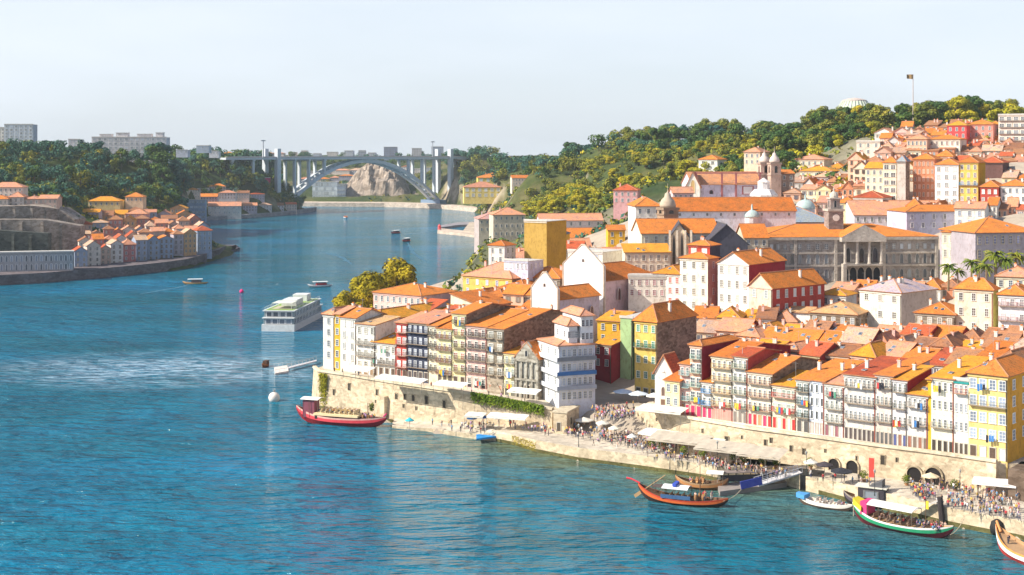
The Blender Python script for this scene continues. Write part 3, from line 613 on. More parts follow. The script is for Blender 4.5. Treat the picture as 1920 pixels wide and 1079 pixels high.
# ochre box tower and warehouses
HB(983, 505, 1025, -34, 416, E=1062, label='ochre box shaped building with blank walls above the river row', wall=(.52,.33,.08), side=(.46,.25,.03), roof='flat', rh=1, fl=0, bays=1, z=12, chim=0, trim=(.66,.58,.45))
HB(1022, 530, 1060, -12, 440, D=10, label='dark roofed annex behind the ochre box building', wall=OCHRE, side=OCHRE, roof='shedr', rh=2.5, rc=RD, fl=2, z=14)
HB(945, 470, 990, T2, 491, D=9, sidew=3, leftw=0, label='blue white low house in front of the ochre box building', wall=(.62,.64,.78), roof='flat', rh=1, fl=1, bays=6, gl=(.4,.42,.5), z=14, chim=0)
HB(1020, 620, 1172, 10, 452, D=16, label='long warehouse with an orange roof right of the ochre building', wall=GREYM, roof='gx', rh=5, rc=RO, fl=1, bays=9, z=26, chim=0)
HB(1015, 590, 1110, 10, 468, D=13, label='second warehouse with a salmon roof in front of the long one', wall=GREYM, roof='gx', rh=4, rc=RP, fl=1, bays=6, z=24, chim=0)
HB(1012, 680, 1130, 6, 414, D=12, label='pink roofed shed behind the long warehouse', wall=(.7,.6,.6), roof='gx', rh=3, rc=RP, fl=1, bays=7, z=30, chim=0)
HB(1140, 560, 1172, 0, 432, D=12, label='narrow orange house beside the long warehouse', wall=OCHRE, roof='gx', rh=1.6, rc=RO, fl=3, bays=2, z=28, chim=0)
HB(916, 500, 946, -30, 462, D=8, label='white tower house with orange cap close to the river', wall=WHITE, side=(.66,.64,.7), roof='hip', rh=1.6, rc=RO, fl=5, bays=2, z=6, chim=0, sidew=2)
HB(868, 475, 960, T2, 524, D=18, label='yellow house with a salmon hipped roof by the far quay', wall=YELLOW, side=BROWN, roof='hip', rh=4.4, rc=RP, fl=3, bays=5, z=8, chim=2, gl=(.35,.38,.6))
HB(935, 462, 985, T2, 545, D=14, label='pale house with orange roof right of the yellow house', wall=CREAM, side=GREYM, roof='hip', rh=2.6, rc=RO, fl=3, bays=3, z=9)
HB(968, 470, 1050, -30, 524, D=16, label='grey brown stone house with orange roof left of the white church', wall=STONE, side=BROWN, roof='hip', rh=3.2, rc=RO, fl=3, bays=5, z=13, gl=(.3,.25,.2))
HB(925, 530, 1000, T2, 486, D=14, label='salmon roofed house below the ochre box building', wall=WHITE, side=GREYM, roof='hip', rh=3.0, rc=RP, fl=2, bays=5, z=10)
HB(975, 440, 1012, T2, 582, D=10, label='small white house with orange roof left of the annex gable', wall=(.82,.76,.66), roof='gx', rh=2, rc=RO, fl=3, bays=2, z=10)
HB(898, 860, 960, 8, 412, D=26, label='pale stone customs house beside the far pier', wall=(.70,.58,.45), side=(.5,.42,.4), roof='hip', rh=4, rc=(.62,.32,.24), fl=2, bays=6, z=8, chim=3, fh=4.5, name='warehouse', cat='warehouse')
HB(925, 800, 985, 8, 404, D=20, label='stone warehouse with dark red roof behind the ochre building', wall=(.66,.56,.44), roof='hip', rh=4, rc=RP, fl=3, bays=6, z=12, chim=3, fh=4.5, name='warehouse', cat='warehouse')
HB(870, 1330, 940, 4, 352, D=30, label='far yellow villa with white windows, lower of the pair', wall=(.85,.66,.22), roof='hip', rh=5, rc=RP, fl=3, bays=6, fh=5, wh=3, ww=3, gl=(.75,.72,.6), z=24)
HB(896, 1420, 985, 4, 334, D=30, label='far yellow villa with white windows, upper of the pair', wall=(.86,.64,.16), roof='hip', rh=5, rc=RO, fl=3, bays=7, fh=5, wh=3, ww=3, gl=(.75,.72,.6), z=30)
HB(970, 1300, 1040, 14, 338, D=20, label='far pale terrace building right of the yellow villas', wall=(.75,.62,.5), roof='hip', rh=3, rc=RP, fl=2, bays=8, fh=5, z=34)
HB(1150, 700, 1195, -12, 358, D=14, label='pink house with red roof among the plane trees', wall=(.72,.40,.40), roof='hip', rh=3, rc=RR, fl=2, bays=4, z=36)
# ------------------------------------------------------------------ the stone palace with pediment
def palace():
    Y = 470; a = R(5); L = (X(1424, Y), Y); z0 = 26.0
    W = solve(1756, L, a); D = 34; H = Zp(446, Y)-z0
    p = empty('palace', (L[0], L[1], z0), a); tag(p, 'long dark grey stone palace with a columned pediment and orange roof', 'palace')
    s = stone_mat((.43,.39,.36), 1.4, .7, .25); s2 = stone_mat((.60,.54,.47), 1.4, .7, .2)
    b = MB(); b.box((0,0,-6),(W,D,H), s); b.build('wall', p)
    link('roof', roof_mesh(W, D, H, 'hip', 3.4, RO), p)
    b = MB()
    b.box((-.6,-.7,H-.9),(W+.6,-.003,H), s2); b.box((-.2,-.35,H*.62),(W+.2,-.003,H*.66), s2); b.box((-.2,-.4,H*.33),(W+.2,-.003,H*.37), s2)
    for x in (0, W*.2, W*.43-.2, W*.70, W): b.box((x-.5,-.45,-2),(x+.5,-.003,H-.9), s2)
    b.build('cornice', p)
    c0, c1 = W*.455, W*.685; cx = (c0+c1)/2
    b = MB()
    b.box((c0,-3.0,H*.36),(c1,-.7,H*.40), s2); b.box((c0-.6,-3.4,H-1.4),(c1+.6,-.8,H+.2), s2)
    b.face([(c0-.8,-3.4,H+.2),(c1+.8,-3.4,H+.2),(cx,-3.4,H+4.4)], s2); 
    b.face([(c0-.8,-3.4,H+.2),(cx,-3.4,H+4.4),(cx,6,H+4.4),(c0-.8,6,H+.2)], roof_mat(RO)); b.face([(cx,-3.4,H+4.4),(c1+.8,-3.4,H+.2),(c1+.8,6,H+.2),(cx,6,H+4.4)], roof_mat(RO))
    b.box((c0,-3.0,-2),(c0+1.2,-.7,H*.36), s2)
    b.build('pediment', p)
    for i in range(4):
        x = c0+.8+(c1-c0-1.6)*i/3
        b = MB(); b.lathe([(.75,0),(.6,.4),(.52,.5),(.46,H*.53),(.7,H*.55),(.7,H*.58)], (0,0,0), s2, 10); b.build('column', p, (x,-2.4,H*.40))
    ar = MB(); dk = plain((.02,.02,.025), .9)
    n = 10; pts = [(.5,-.5)]+[(.5*math.cos(math.pi*i/n), .1+.4*math.sin(math.pi*i/n)) for i in range(n+1)]+[(-.5,-.5)]
    ar.face([(q[0],-.02,q[1]) for q in reversed(pts)], dk)
    for i in range(len(pts)-1):
        q, r = pts[i], pts[i+1]; q2, r2 = (q[0]*1.16, q[1]*1.1+.0), (r[0]*1.16, r[1]*1.1)
        ar.face([(q[0],-.1,q[1]),(q2[0],-.1,q2[1]),(r2[0],-.1,r2[1]),(r[0],-.1,r[1])][::-1], s2)
    am = ar.mesh('arch')
    for i in range(5): link('arch', am, p, (c0+1.6+(c1-c0-3.2)*i/4, -.72 if False else -.004, H*.16), 0, (2.3,1,H*.30))
    w = window_mesh((.40,.38,.36),(.16,.18,.2),'arch'); w2 = window_mesh((.38,.36,.34),(.3,.33,.36),'sq')
    for x0, x1, n in ((.01,.2,5),(.2,.45,5),(.69,1.0,7)):
        for i in range(n):
            x = W*(x0+(x1-x0)*(i+.5)/n)
            link('window', w2, p, (x,-.004,H*.79), 0, (1.4,1,1.9)); link('window', w, p, (x,-.004,H*.51), 0, (1.5,1,3.4)); link('window', w, p, (x,-.004,H*.17), 0, (1.6,1,3.0))
    for i in range(3):
        x = c0+(c1-c0)*(i+.5)/3
        link('window', window_mesh((.3,.28,.27),(.03,.03,.04),'arch'), p, (x,-.72,H*.60), 0, (2.2,1,5))
    # clock tower on the palace roof
    b = MB(); s3 = stone_mat((.40,.33,.30), 1, .6, .3); tx, ty = W*.48, 12
    b.box((tx-2.6,ty-2.6,H-1),(tx+2.6,ty+2.6,H+9.0), s3); b.box((tx-3,ty-3,H+8.4),(tx+3,ty+3,H+9.2), s2)
    b.box((tx-1.7,ty-1.7,H+9.2),(tx+1.7,ty+1.7,H+12.8), s3); b.box((tx-2.0,ty-2.0,H+12.6),(tx+2.0,ty+2.0,H+13.1), s2)
    b.lathe([(1.5,0),(1.6,.7),(1.1,1.6),(.35,2.2),(.3,3.0),(.06,3.4),(.04,5.2)], (tx,ty,H+13.1), s2, 10)
    t = b.build('clock_tower', p)
    cm = MB(); cm.lathe([(1.2,0),(1.2,.12)], (0,0,0), plain((.8,.78,.7)), 16); o = cm.build('clock_face', t, (tx, ty-2.62, H+6.2)); o.rotation_euler = (R(90),0,0)
    link('window', window_mesh((.4,.36,.34),(.03,.03,.04),'arch'), t, (tx, ty-1.72, H+11), 0, (1.2,1,2.4))
    link('window', window_mesh((.4,.36,.34),(.03,.03,.04),'arch'), t, (tx-1.704, ty, H+11), -math.pi/2, (1.2,1,2.4))
palace()
# glass court roof and domes behind the palace
def block(name, cat, label, px0, px1, Y, ang, ey, z, D, rk, rh, rc, wall, **k):
    return HB(px0, Y, px1, ang, ey, D=D, z=z, label=label, name=name, cat=cat, wall=wall, roof=rk, rh=rh, rc=rc, **k)
block('hall','hall','grey glass roofed hall between the palace roof and the domed church',1455,1562,520,3,418,30,26,'hip',5.5,RG,(.5,.52,.56),fl=1,bays=9,chim=0)
block('house','house','long salmon roofed building right of the clock tower',1602,1790,535,-2,404,32,26,'gx',5,RP,(.66,.64,.70),fl=1,bays=14,chim=1)
def dome(px, py, Y, r, label, c=(.42,.52,.50)):
    z = Zp(py, Y); e = empty('domed_lantern', (X(px,Y), Y, z-6)); tag(e, label, 'dome')
    b = MB(); b.lathe([(r*1.05,0),(r*1.05,6.0),(r*1.15,6.1)], (0,0,0), wmat((.62,.62,.64)), 12); b.build('drum', e)
    b = MB(); b.smooth = True; b.lathe([(r*1.1*math.cos(t*.14), 6.1+r*1.0*math.sin(t*.14)) for t in range(10)]+[(.35,6.1+r),(.35,6.1+r+1.4),(.05,6.1+r+2.2)], (0,0,0), plain(c), 14); b.build('cupola', e)
dome(1510, 392, 545, 3.6, 'greenish domed roof behind the glass roofed hall')
dome(1410, 408, 500, 2.6, 'small green dome left of the palace roof')
# ------------------------------------------------------------------ gothic church complex left of the palace
g1 = block('church','church','cream gothic church nave with long orange roof left of the palace',1203,1348,456,6,438,24,16,'gx',4.2,RO,(.80,.72,.54),fl=1,bays=8,fh=5,wh=3.2,ww=1.1,gl=(.45,.36,.26),chim=0)
g2 = HB(1256, 442, 1292, -6, 446, D=20, z=22, label='gothic gable front with two tall dark windows', name='church', cat='church', wall=(.78,.68,.52), side=SLATE, roof='gy', rh=4.2, rc=RD, fl=0, bays=1, chim=0, cornice=False)
wl = g2.children[0].data; W = max(v.co.x for v in wl.vertices); H = wl.vertices[2].co.z
for x in (.12,.5): link('window', window_mesh((.6,.52,.42),(.03,.03,.03),'arch'), g2, (W*x+.5,-.01,H*.5), 0, (1.3,1,H*.8))
b = MB()
for x in (0, W*.34, W*.72, W): b.box((x-.35,-.9,-2),(x+.35,-.003,H*.92), wmat((.8,.7,.55)))
b.build('buttresses', g2)
block('church','church','dark gabled church transept with slate pediment',1322,1402,450,2,458,24,18,'gy',6.2,RD,(.10,.10,.13),fl=0,bays=1,chim=0,cornice=False)
block('church','church','lower chapel roof joining the dark gable and the palace',1396,1440,458,2,446,26,14,'gx',4,RO,(.7,.6,.45),fl=1,bays=3,chim=0)
block('house','house','yellow orange lean-to roof under the cream gothic nave',1172,1256,440,2,474,24,8,'shed',2.2,RY,(.78,.66,.5),fl=3,bays=6,gl=(.3,.22,.15),chim=0)
block('house','house','cream low house below the lean-to roof of the gothic nave',1178,1262,424,-6,520,20,10,'flat',1,RO,(.84,.76,.66),fl=2,bays=6,gl=(.4,.2,.2),chim=0)
block('house','house','white end house with orange roof left of the baroque bell tower',1192,1240,500,4,388,26,18,'hip',3,RO,(.82,.76,.68),fl=4,bays=3,chim=1)
block('monastery','monastery','long white monastery wing with small round windows and orange roof',1262,1492,498,4,396,26,15,'gx',4.4,RO,(.78,.78,.84),fl=1,bays=9,ww=.9,wh=1.0,fh=4,chim=0)
def belltower(px, py_top, py_base, Y, w, label, wc, dome_c, ang=0):
    zt = Zp(py_top, Y); zb = Zp(py_base, Y); h = zt-zb
    e = empty('bell_tower', (X(px,Y), Y, zb), R(ang)); tag(e, label, 'bell tower')
    b = MB(); m = wmat(wc); q = h-w*1.15
    b.box((-w/2,-w/2,-8),(w/2,w/2,q), m); t = plain(mul(wc,.8))
    for z in (q*.5, q-.5, q*.98): b.box((-w/2-.3,-w/2-.3,z),(w/2+.3,w/2+.3,z+.45), t)
    b.build('shaft', e)
    b = MB(); b.smooth = True
    b.lathe([(w*.5,0),(w*.52,w*.15),(w*.42,w*.45),(w*.22,w*.65),(w*.18,w*.85),(w*.05,w*.95),(.06,w*1.15),(.05,w*1.5)], (0,0,q+.4), plain(dome_c), 10); b.build('cupola', e)
    for f, (x, y, r) in enumerate(((0,-w/2-.004,0),(w/2+.004,0,math.pi/2),(-w/2-.004,0,-math.pi/2))):
        link('belfry_opening', window_mesh(mul(wc,.8),(.03,.025,.02),'arch'), e, (x,y,q*.76), r, (w*.42,1,min(4.5,q*.3)))
    return e
belltower(1252, 357, 415, 470, 5.4, 'dark brown baroque bell tower with curved top above the cream nave', (.36,.26,.18), (.5,.4,.3), 20)
# hilltop church with twin towers
lc = block('church','church','lilac walled church with long orange roof and white gable front on the slope',1298,1428,600,6,346,44,20,'gx',5.0,(.78,.36,.16),(.72,.62,.72),fl=0,bays=1,chim=0,cornice=False)
W = max(v.co.x for v in lc.children[0].data.vertices); H = lc.children[0].data.vertices[2].co.z
b = MB(); pm = plain((.45,.15,.15))
for x in (.05,.42,.62,.96): b.box((W*x-.4,-.3,0),(W*x+.4,-.003,H), pm)
b.box((0,-.35,H-.6),(W,-.004,H-.05), pm); b.build('pilasters', lc)
link('round_window', window_mesh((.4,.2,.2),(.06,.04,.05),'arch'), lc, (W*.27,-.01,H*.5), 0, (1.8,1,1.8))
link('window', window_mesh((.4,.12,.12),(.8,.72,.72),'p'), lc, (W*.79,-.01,H*.55), 0, (5.2,1,3.4))
ga = HB(1286, 598, 1312, -14, 350, D=10, z=46, label='white arched gable front at the left end of the lilac church', name='church', cat='church', wall=(.82,.78,.70), roof='gy', rh=6, rc=RP, fl=0, bays=1, chim=0, cornice=False)
link('window', window_mesh((.7,.6,.45),(.45,.3,.12),'arch'), ga, (3,-.01,9), 0, (2.2,1,6))
e = empty('apse', (X(1432,590), 590, 40.5)); tag(e, 'white polygonal apse in front of the twin church towers', 'apse')
b = MB(); b.lathe([(5.6,-4),(5.6,10.5),(6.0,10.6),(6.0,11.2),(4.2,13.4),(2.6,13.6),(2.6,16.4),(2.9,16.6),(.2,18.4)], (0,0,0), wmat((.80,.76,.74)), 8, .39); b.build('wall', e)
belltower(1433, 284, 352, 612, 4.6, 'left one of the twin pink stone church towers', (.62,.46,.38), (.66,.55,.48), 8)
belltower(1452, 284, 352, 606, 4.6, 'right one of the twin pink stone church towers', (.58,.42,.34), (.66,.55,.48), 8)
block('house','house','dark brown stone wall house right of the twin towers',1464,1490,612,0,326,50,10,'shed',1.5,RO,(.4,.3,.24),fl=2,bays=2,chim=0)
block('house','house','pink low range behind the baroque bell tower',1262,1300,540,4,362,30,8,'gx',2,RP,(.7,.5,.5),fl=1,bays=4,chim=0)
# ------------------------------------------------------------------ hill town top right: hand placed fronts
def UP(px0, px1, Y, ey, label, wall, D=14, ang=-30, rk='hip', rh=2.4, rc=RO, E=None, **k):
    k.setdefault('bays', max(2, int((px1-px0)*Y/F/2.6)))
    return HB(px0, Y, px1, ang, ey, D=None if E else D, E=E, label=label, wall=wall, roof=rk, rh=rh, rc=rc, **k)
UP(1656,1681,560,306,'cream and dark striped tall house left of the narrow grey tower house',CREAM,z=44,fl=5,bays=2,ww=2.2,gl=(.08,.07,.07))
UP(1682,1698,556,304,'narrow grey rendered tower house on the hill',(.60,.54,.48),side=BROWN,E=1706,z=44,fl=0,chim=0,rc=RG)
UP(1712,1752,566,300,'terracotta striped house left of the tall white house on the hill',TERRA,z=44,fl=6,bays=5,gl=(.45,.2,.12),wf=(.85,.65,.5))
UP(1753,1797,552,310,'tall white house with three window columns on the hill',(.88,.87,.86),z=42,fl=5,bays=3,ww=1.6,gl=(.4,.4,.4))
UP(1798,1834,548,306,'tall yellow house with a blue balcony on the hill',YELLOW,side=(.5,.3,.02),z=42,fl=5,bays=3,gl=(.25,.2,.2),bal=('long',(.1,.4,.7)),balrows=(2,))
UP(1836,1880,576,306,'dark brown walled house right of the tall yellow house',(.17,.09,.08),z=48,fl=0,chim=1,rc=RR)
UP(1838,1872,538,352,'red house with white windows below the dark brown house',RED,z=42,fl=3,bays=3,gl=(.6,.55,.55))
UP(1876,1925,536,350,'white house with dark arcades at the right edge of the hill',(.85,.82,.78),z=42,fl=3,bays=4)
UP(1622,1657,570,316,'pale cream gabled house left of the striped house',CREAM,rk='gx',z=46,fl=3,bays=3,rc=RY)
UP(1600,1655,552,372,'low red roofed house above the long salmon roof',WHITE,z=42,fl=2,bays=4,rc=RR)
UP(1700,1738,640,262,'salmon house under the hilltop trees beside a clump of palms',SALMON,z=62,fl=3,bays=5,rc=RP)
UP(1742,1800,640,262,'long pale house with row of dark windows near the hilltop',(.85,.74,.62),z=60,fl=2,bays=6,gl=(.2,.1,.08))
UP(1776,1812,664,236,'bright red house under a yellow orange roof at the hilltop',(.75,.10,.10),z=68,fl=2,bays=3,rc=RY)
UP(1812,1862,668,234,'wide orange roofed house at the top of the hill',(.7,.3,.25),z=68,fl=2,bays=4,rc=RO)
UP(1872,1925,650,216,'pale modern block with stacked balconies at the right edge of the hilltop',(.80,.66,.56),rk='flat',z=66,fl=4,bays=4,ww=2.4,gl=(.1,.1,.12),chim=0,bal=('long',(.5,.5,.5)))
UP(1560,1600,640,344,'white house with round balcony below the hillside wall',(.85,.8,.74),z=50,fl=3,bays=3,rc=RY)
UP(1500,1560,650,322,'cream house with two rows of windows on the slope right of the towers',CREAM,z=52,fl=3,bays=5,rc=RY)
UP(1606,1650,680,266,'small fort like house with pale wall below the hilltop trees',(.74,.64,.54),side=(.3,.24,.22),rk='flat',E=1660,z=64,fl=2,bays=3,chim=0)
UP(1490,1545,690,300,'salmon roofed long house on the upper slope',(.8,.65,.5),z=60,fl=2,bays=5,rc=RP)
UP(1395,1425,700,286,'pink house peeking left of the twin towers',(.85,.6,.45),z=60,fl=2,bays=3,rc=RP)
UP(1310,1345,760,300,'white villa with dark arched window on the wooded slope',(.84,.8,.72),z=58,fl=1,bays=2,chim=0,ww=2,gl=(.1,.08,.05))
# fill rows on the hill and behind the river row
FILLW = [(WHITE,'white'),(CREAM,'cream'),((.80,.62,.46),'beige'),(SALMON,'salmon'),(TERRA,'terracotta'),((.82,.70,.42),'pale yellow'),((.7,.42,.32),'brick red'),(PINK,'pink'),((.66,.6,.58),'greyish')]
FILLR = [(RO,'orange'),(RY,'yellow orange'),(RP,'salmon'),(RR,'red'),(RO,'orange'),(RB,'brown'),(RK,'faded tan'),(RP,'salmon'),(RB,'brown')]
rf = random.Random(31)
def fillrow(where, group, px0, px1, Y0, Y1, ey0, ey1, angb, wpx=(26,44), D=(9,14), z=None, sides=None, jit=6, rk=('gx','hip','gx','shed'), fl=3, det=True, drop=12, palette=None, chim=1, gap=(.96,1.08)):
    px = px0; i = 0
    while px < px1-6:
        w = rf.uniform(*wpx); t = (px-px0)/(px1-px0)
        Y = Y0+(Y1-Y0)*t+rf.uniform(-3,3); ey = ey0+(ey1-ey0)*t+rf.uniform(-jit,jit)
        (wc_, wn), (rc_, rn) = rf.choice(palette or FILLW), rf.choice(FILLR)
        ze = Zp(ey, Y); zz = (ze-drop) if z is None else z
        sd = rf.choice(sides) if sides else None
        HB(px, Y, px+w, angb+rf.uniform(-5,5), ey, D=rf.uniform(*D), z=zz, label=f'{wn} house, {rn} roof, {ordn(i)} from left in {where}', group=group,
           wall=wc_, side=sd, roof=rf.choice(rk), rh=rf.uniform(1.6,3.0), rc=rc_, fl=fl if det else 1, bays=max(2,int(w*Y/F/2.6)), gl=rf.choice(((.1,.08,.07),(.3,.26,.22),(.15,.15,.18))), chim=chim+(rf.random()<.4), cornice=det, wk=rf.choice(('sq','sq','p','shut')) if Y < 760 else 'sq', wf=rf.choice(((.8,.78,.72),(.55,.48,.4),(.3,.16,.1))))
        px += w*rf.uniform(*gap); i += 1
MS = [MAROON, MAROON, BROWN, (.42,.05,.05), (.2,.12,.12)]
fillrow('front roof row behind river houses','roofs behind the river row',1372,1905,342,296,664,690,-40,(34,52),(10,15),None,MS,7,('gx','shed','gx','hip'),2)
fillrow('middle roof row behind river houses','roofs behind the river row',1380,1905,354,308,640,664,-38,(36,58),(10,15),None,MS,7,('gx','gx','hip'),2)
fillrow('rear roof row behind river houses','roofs behind the river row',1300,1905,372,322,622,640,-34,(38,60),(10,14),None,MS,6,('gx','hip'),2)
fillrow('row beside the brown party wall','small middle houses',1302,1460,386,384,596,602,-20,(30,44),(8,11),None,[BROWN,GREYM],6,('gx','hip','shed'),2)
fillrow('rear row behind wall houses','rear houses of the left block',770,1000,404,376,588,626,-36,(26,40),(9,13),None,[BROWN,GREYM,SLATE],5,('gx','shed'),2)
fillrow('row behind yellow quay house','rear houses of the left block',880,1060,455,440,556,560,-34,(24,38),(9,12),None,[BROWN,GREYM],5,('gx','hip'),2)
fillrow('row just below the palace','low houses below the palace',1560,1770,440,432,548,546,-28,(24,40),(9,12),None,None,5,('gx','hip'),2)
fillrow('row below the warehouses','roofs below the warehouses',1020,1190,520,520,470,478,-10,(28,44),(9,13),None,None,5,('gx','hip'),2)
HN = 'houses stepping up the hill'
for k,(p0,p1,Y0,Y1,e0,e1,nm) in enumerate([(1640,1915,690,690,250,246,'topmost hill row'),(1660,1915,672,660,268,262,'second hill row from top'),(1640,1915,640,628,286,280,'third hill row from top'),(1590,1915,616,604,302,296,'row above tall white house'),
        (1500,1700,640,600,338,330,'slope row right of towers'),(1470,1650,600,580,360,358,'lower slope row by towers'),(1600,1760,600,580,318,312,'row left of tall white house'),(1500,1660,560,550,384,384,'row above the clock tower'),(1480,1660,670,650,322,304,'row beside the hillside wall')]):
    fillrow(nm, HN, p0, p1, Y0, Y1, e0, e1, -28, (22,38), (9,13), None, None, 5, ('hip','gx','gy','shed'), 3, drop=11)
for k,(p0,p1,Y0,Y1,e0,e1,nm) in enumerate([(1690,1915,705,700,240,238,'hidden crest row'),(1650,1915,682,672,258,256,'packed row under the crest'),(1650,1915,650,640,277,275,'packed row in mid hill'),(1880,1960,596,592,306,308,'edge row above dark house'),(1880,1960,566,560,332,334,'edge row beside dark house'),(1700,1960,522,512,390,388,'row behind blue grey house'),(1480,1600,630,620,346,344,'packed row right of towers'),(1530,1660,590,580,356,352,'packed row above clock tower')]):
    fillrow(nm, HN, p0, p1, Y0, Y1, e0, e1, -28, (17,28), (8,11), None, None, 6, ('hip','gx','gy','shed'), 3, drop=10)
# hillside retaining wall
b = MB(); s = stone_mat((.34,.27,.2))
pts = [(1520,318,700),(1600,296,690),(1660,278,680)]
P3 = [(X(a,Y),Y,Zp(c,Y)) for a,c,Y in pts]
poly = [(p[0],p[1]) for p in P3]+[(p[0]+1,p[1]+6) for p in reversed(P3)]
b.prism(poly, 44, [p[2] for p in P3]+[p[2] for p in reversed(P3)], s)
tag(b.build('hillside_wall'), 'dark stone retaining wall climbing the slope right of the twin towers', 'wall')
# ------------------------------------------------------------------ left bank
LW = [((.62,.28,.24),'brick red'),((.62,.46,.38),'dull pink'),((.70,.62,.55),'pale'),((.52,.20,.20),'dark red'),((.66,.40,.22),'ochre'),((.5,.45,.5),'mauve grey'),((.75,.70,.66),'white'),((.35,.42,.55),'slate blue')]
G2 = 'old houses on the left bank'
def LROW(nm, p0, p1, Y0, Y1, e0, e1, a, w=(14,24), drop=12, fl=3, jit=4):
    fillrow(nm, G2, p0, p1, Y0, Y1, e0, e1, a, w, (9,14), None, None, jit, ('hip','gx','gy'), fl, True, drop, LW, 0)
LROW('left bank quay row', 140, 402, 778, 890, 470, 430, 26, (18,28), 14, 4, 5)
LROW('second left bank row', 148, 396, 800, 915, 456, 420, 24, (16,26), 14, 3, 5)
LROW('third left bank row', 150, 380, 835, 940, 440, 412, 20, (16,26), 12, 2, 4)
LROW('fourth left bank row', 145, 340, 868, 955, 422, 404, 14, (18,30), 10, 2, 4)
LROW('uppermost left bank row', 155, 330, 905, 985, 402, 396, 8, (20,34), 9, 2, 5)
HB(165, 950, 225, 4, 378, D=14, z=34, label='long yellowish house under the left bank woods', wall=(.8,.62,.3), roof='hip', rh=3, rc=RY, fl=2, bays=6, group=None, chim=0)
HB(235, 960, 268, 4, 370, D=12, z=34, label='orange roofed villa under the left bank woods', wall=(.8,.6,.4), roof='hip', rh=3, rc=RO, fl=2, bays=4, chim=0)
HB(236, 930, 276, 6, 402, D=12, z=28, label='pink villa with white windows in the middle of the left bank', wall=(.66,.42,.42), roof='hip', rh=3, rc=RP, fl=2, bays=4, gl=(.7,.68,.68), chim=0)
# arcade building at the left edge
ar = HB(-30, 744, 137, 15, 476, D=14, z=5, label='long grey stone building with two rows of arched openings by the left quay', name='arcade', cat='arcade building', wall=(.36,.36,.38), roof='flat', rh=1, fl=0, bays=1, chim=0)
W = max(v.co.x for v in ar.children[0].data.vertices); H = ar.children[0].data.vertices[2].co.z
am = window_mesh((.75,.75,.74),(.16,.18,.22),'arch')
for k in range(2):
    for i in range(18): link('arch', am, ar, (W*(i+.5)/18,-.01,H-2.4-k*4.6), 0, (W/18*.62,1.5,3.3))
# castle like walls and houses above
def walls(pts, zb, th, label, c=(.42,.36,.31)):
    P3 = [(X(a,Y),Y,Zp(e,Y)) for a,e,Y in pts]; b = MB(); s = stone_mat(c, 2.2, 1.1, .45)
    poly = [(p[0],p[1]) for p in P3]+[(p[0],p[1]+th) for p in reversed(P3)]
    b.prism(poly, zb, [p[2] for p in P3]+[p[2] for p in reversed(P3)], s)
    for i in range(len(P3)-1):
        a, c2 = Vector(P3[i]), Vector(P3[i+1]); n = max(2, int((c2-a).length/9))
        for j in range(n):
            p = a.lerp(c2, j/n); b.box((p.x-.8,p.y-1.0,zb),(p.x+.8,p.y+.5,p.z-1.5), s)
    return tag(b.build('stone_wall'), label, 'wall')
walls([(-40,388,820),(60,386,832),(110,392,850),(140,412,850)], 8, 22, 'massive upper stone wall at the left edge above the dark slope')
walls([(-40,412,806),(80,412,812),(150,424,826)], 6, 10, 'lower terrace of the massive stone wall at the left edge')
walls([(-40,430,794),(90,438,800)], 4, 6, 'dark lower retaining wall behind the arcade building', (.12,.13,.12))
fillrow('row on massive left wall', G2, -20, 100, 846, 856, 372, 376, 4, (26,40), (12,16), None, None, 3, ('hip','gx'), 2, True, 9, LW[1:3], 0)
HB(-20, 870, 42, 3, 352, D=12, z=30, label='salmon roofed house topmost above the left wall', wall=(.8,.68,.6), roof='hip', rh=3, rc=RP, fl=2, bays=7, chim=0)
# hilltop buildings
bl = HB(8, 1210, 62, 4, 234, D=14, z=76, label='tall slab block of flats on the left hilltop', name='apartment_block', cat='apartment block', wall=(.60,.64,.72), side=(.4,.45,.55), roof='flat', rh=1, fl=8, bays=6, ww=2.4, wh=1.6, fh=3.0, gl=(.3,.34,.42), chim=0)
HB(-12, 1240, 9, 4, 240, D=14, z=76, label='pale block of flats cut by the left edge', name='apartment_block', cat='apartment block', wall=(.8,.74,.68), roof='flat', rh=1, fl=6, bays=3, chim=0)
ho = HB(172, 1200, 312, 5, 258, D=20, z=64, label='long pale hotel with a stepped roofline on the left hilltop', name='hotel', cat='hotel', wall=(.68,.64,.66), roof='flat', rh=1, fl=4, bays=14, ww=2.8, wh=1.8, fh=3.6, gl=(.4,.4,.46), chim=0)
for i,(x0,x1,h) in enumerate(((6,16,3.2),(20,30,4.4),(38,50,3.4),(54,60,4.6))):
    b = MB(); b.box((x0,3,0),(x1,12,h), wmat((.72,.68,.68))); b.box((x0-.4,2.6,h),(x1+.4,12.4,h+.4), plain((.6,.58,.56)))
    b.build('roof_pavilion', ho, (0,0,ho.children[0].data.vertices[2].co.z))
for i,(p0,p1,Y,e,c) in enumerate(((368,392,1400,274,(.5,.55,.62)),(330,352,1380,282,(.6,.6,.66)),(128,150,1300,262,(.66,.62,.66)),(392,410,1500,284,(.7,.7,.72)))):
    HB(p0, Y, p1, 3, e, D=14, z=74, label=f'small {"grey blue mauve white".split()[i]} block on the skyline between hotel and arch bridge', name='apartment_block', cat='apartment block', wall=c, roof='flat', rh=1, fl=3, bays=3, gl=(.3,.34,.4), chim=0)
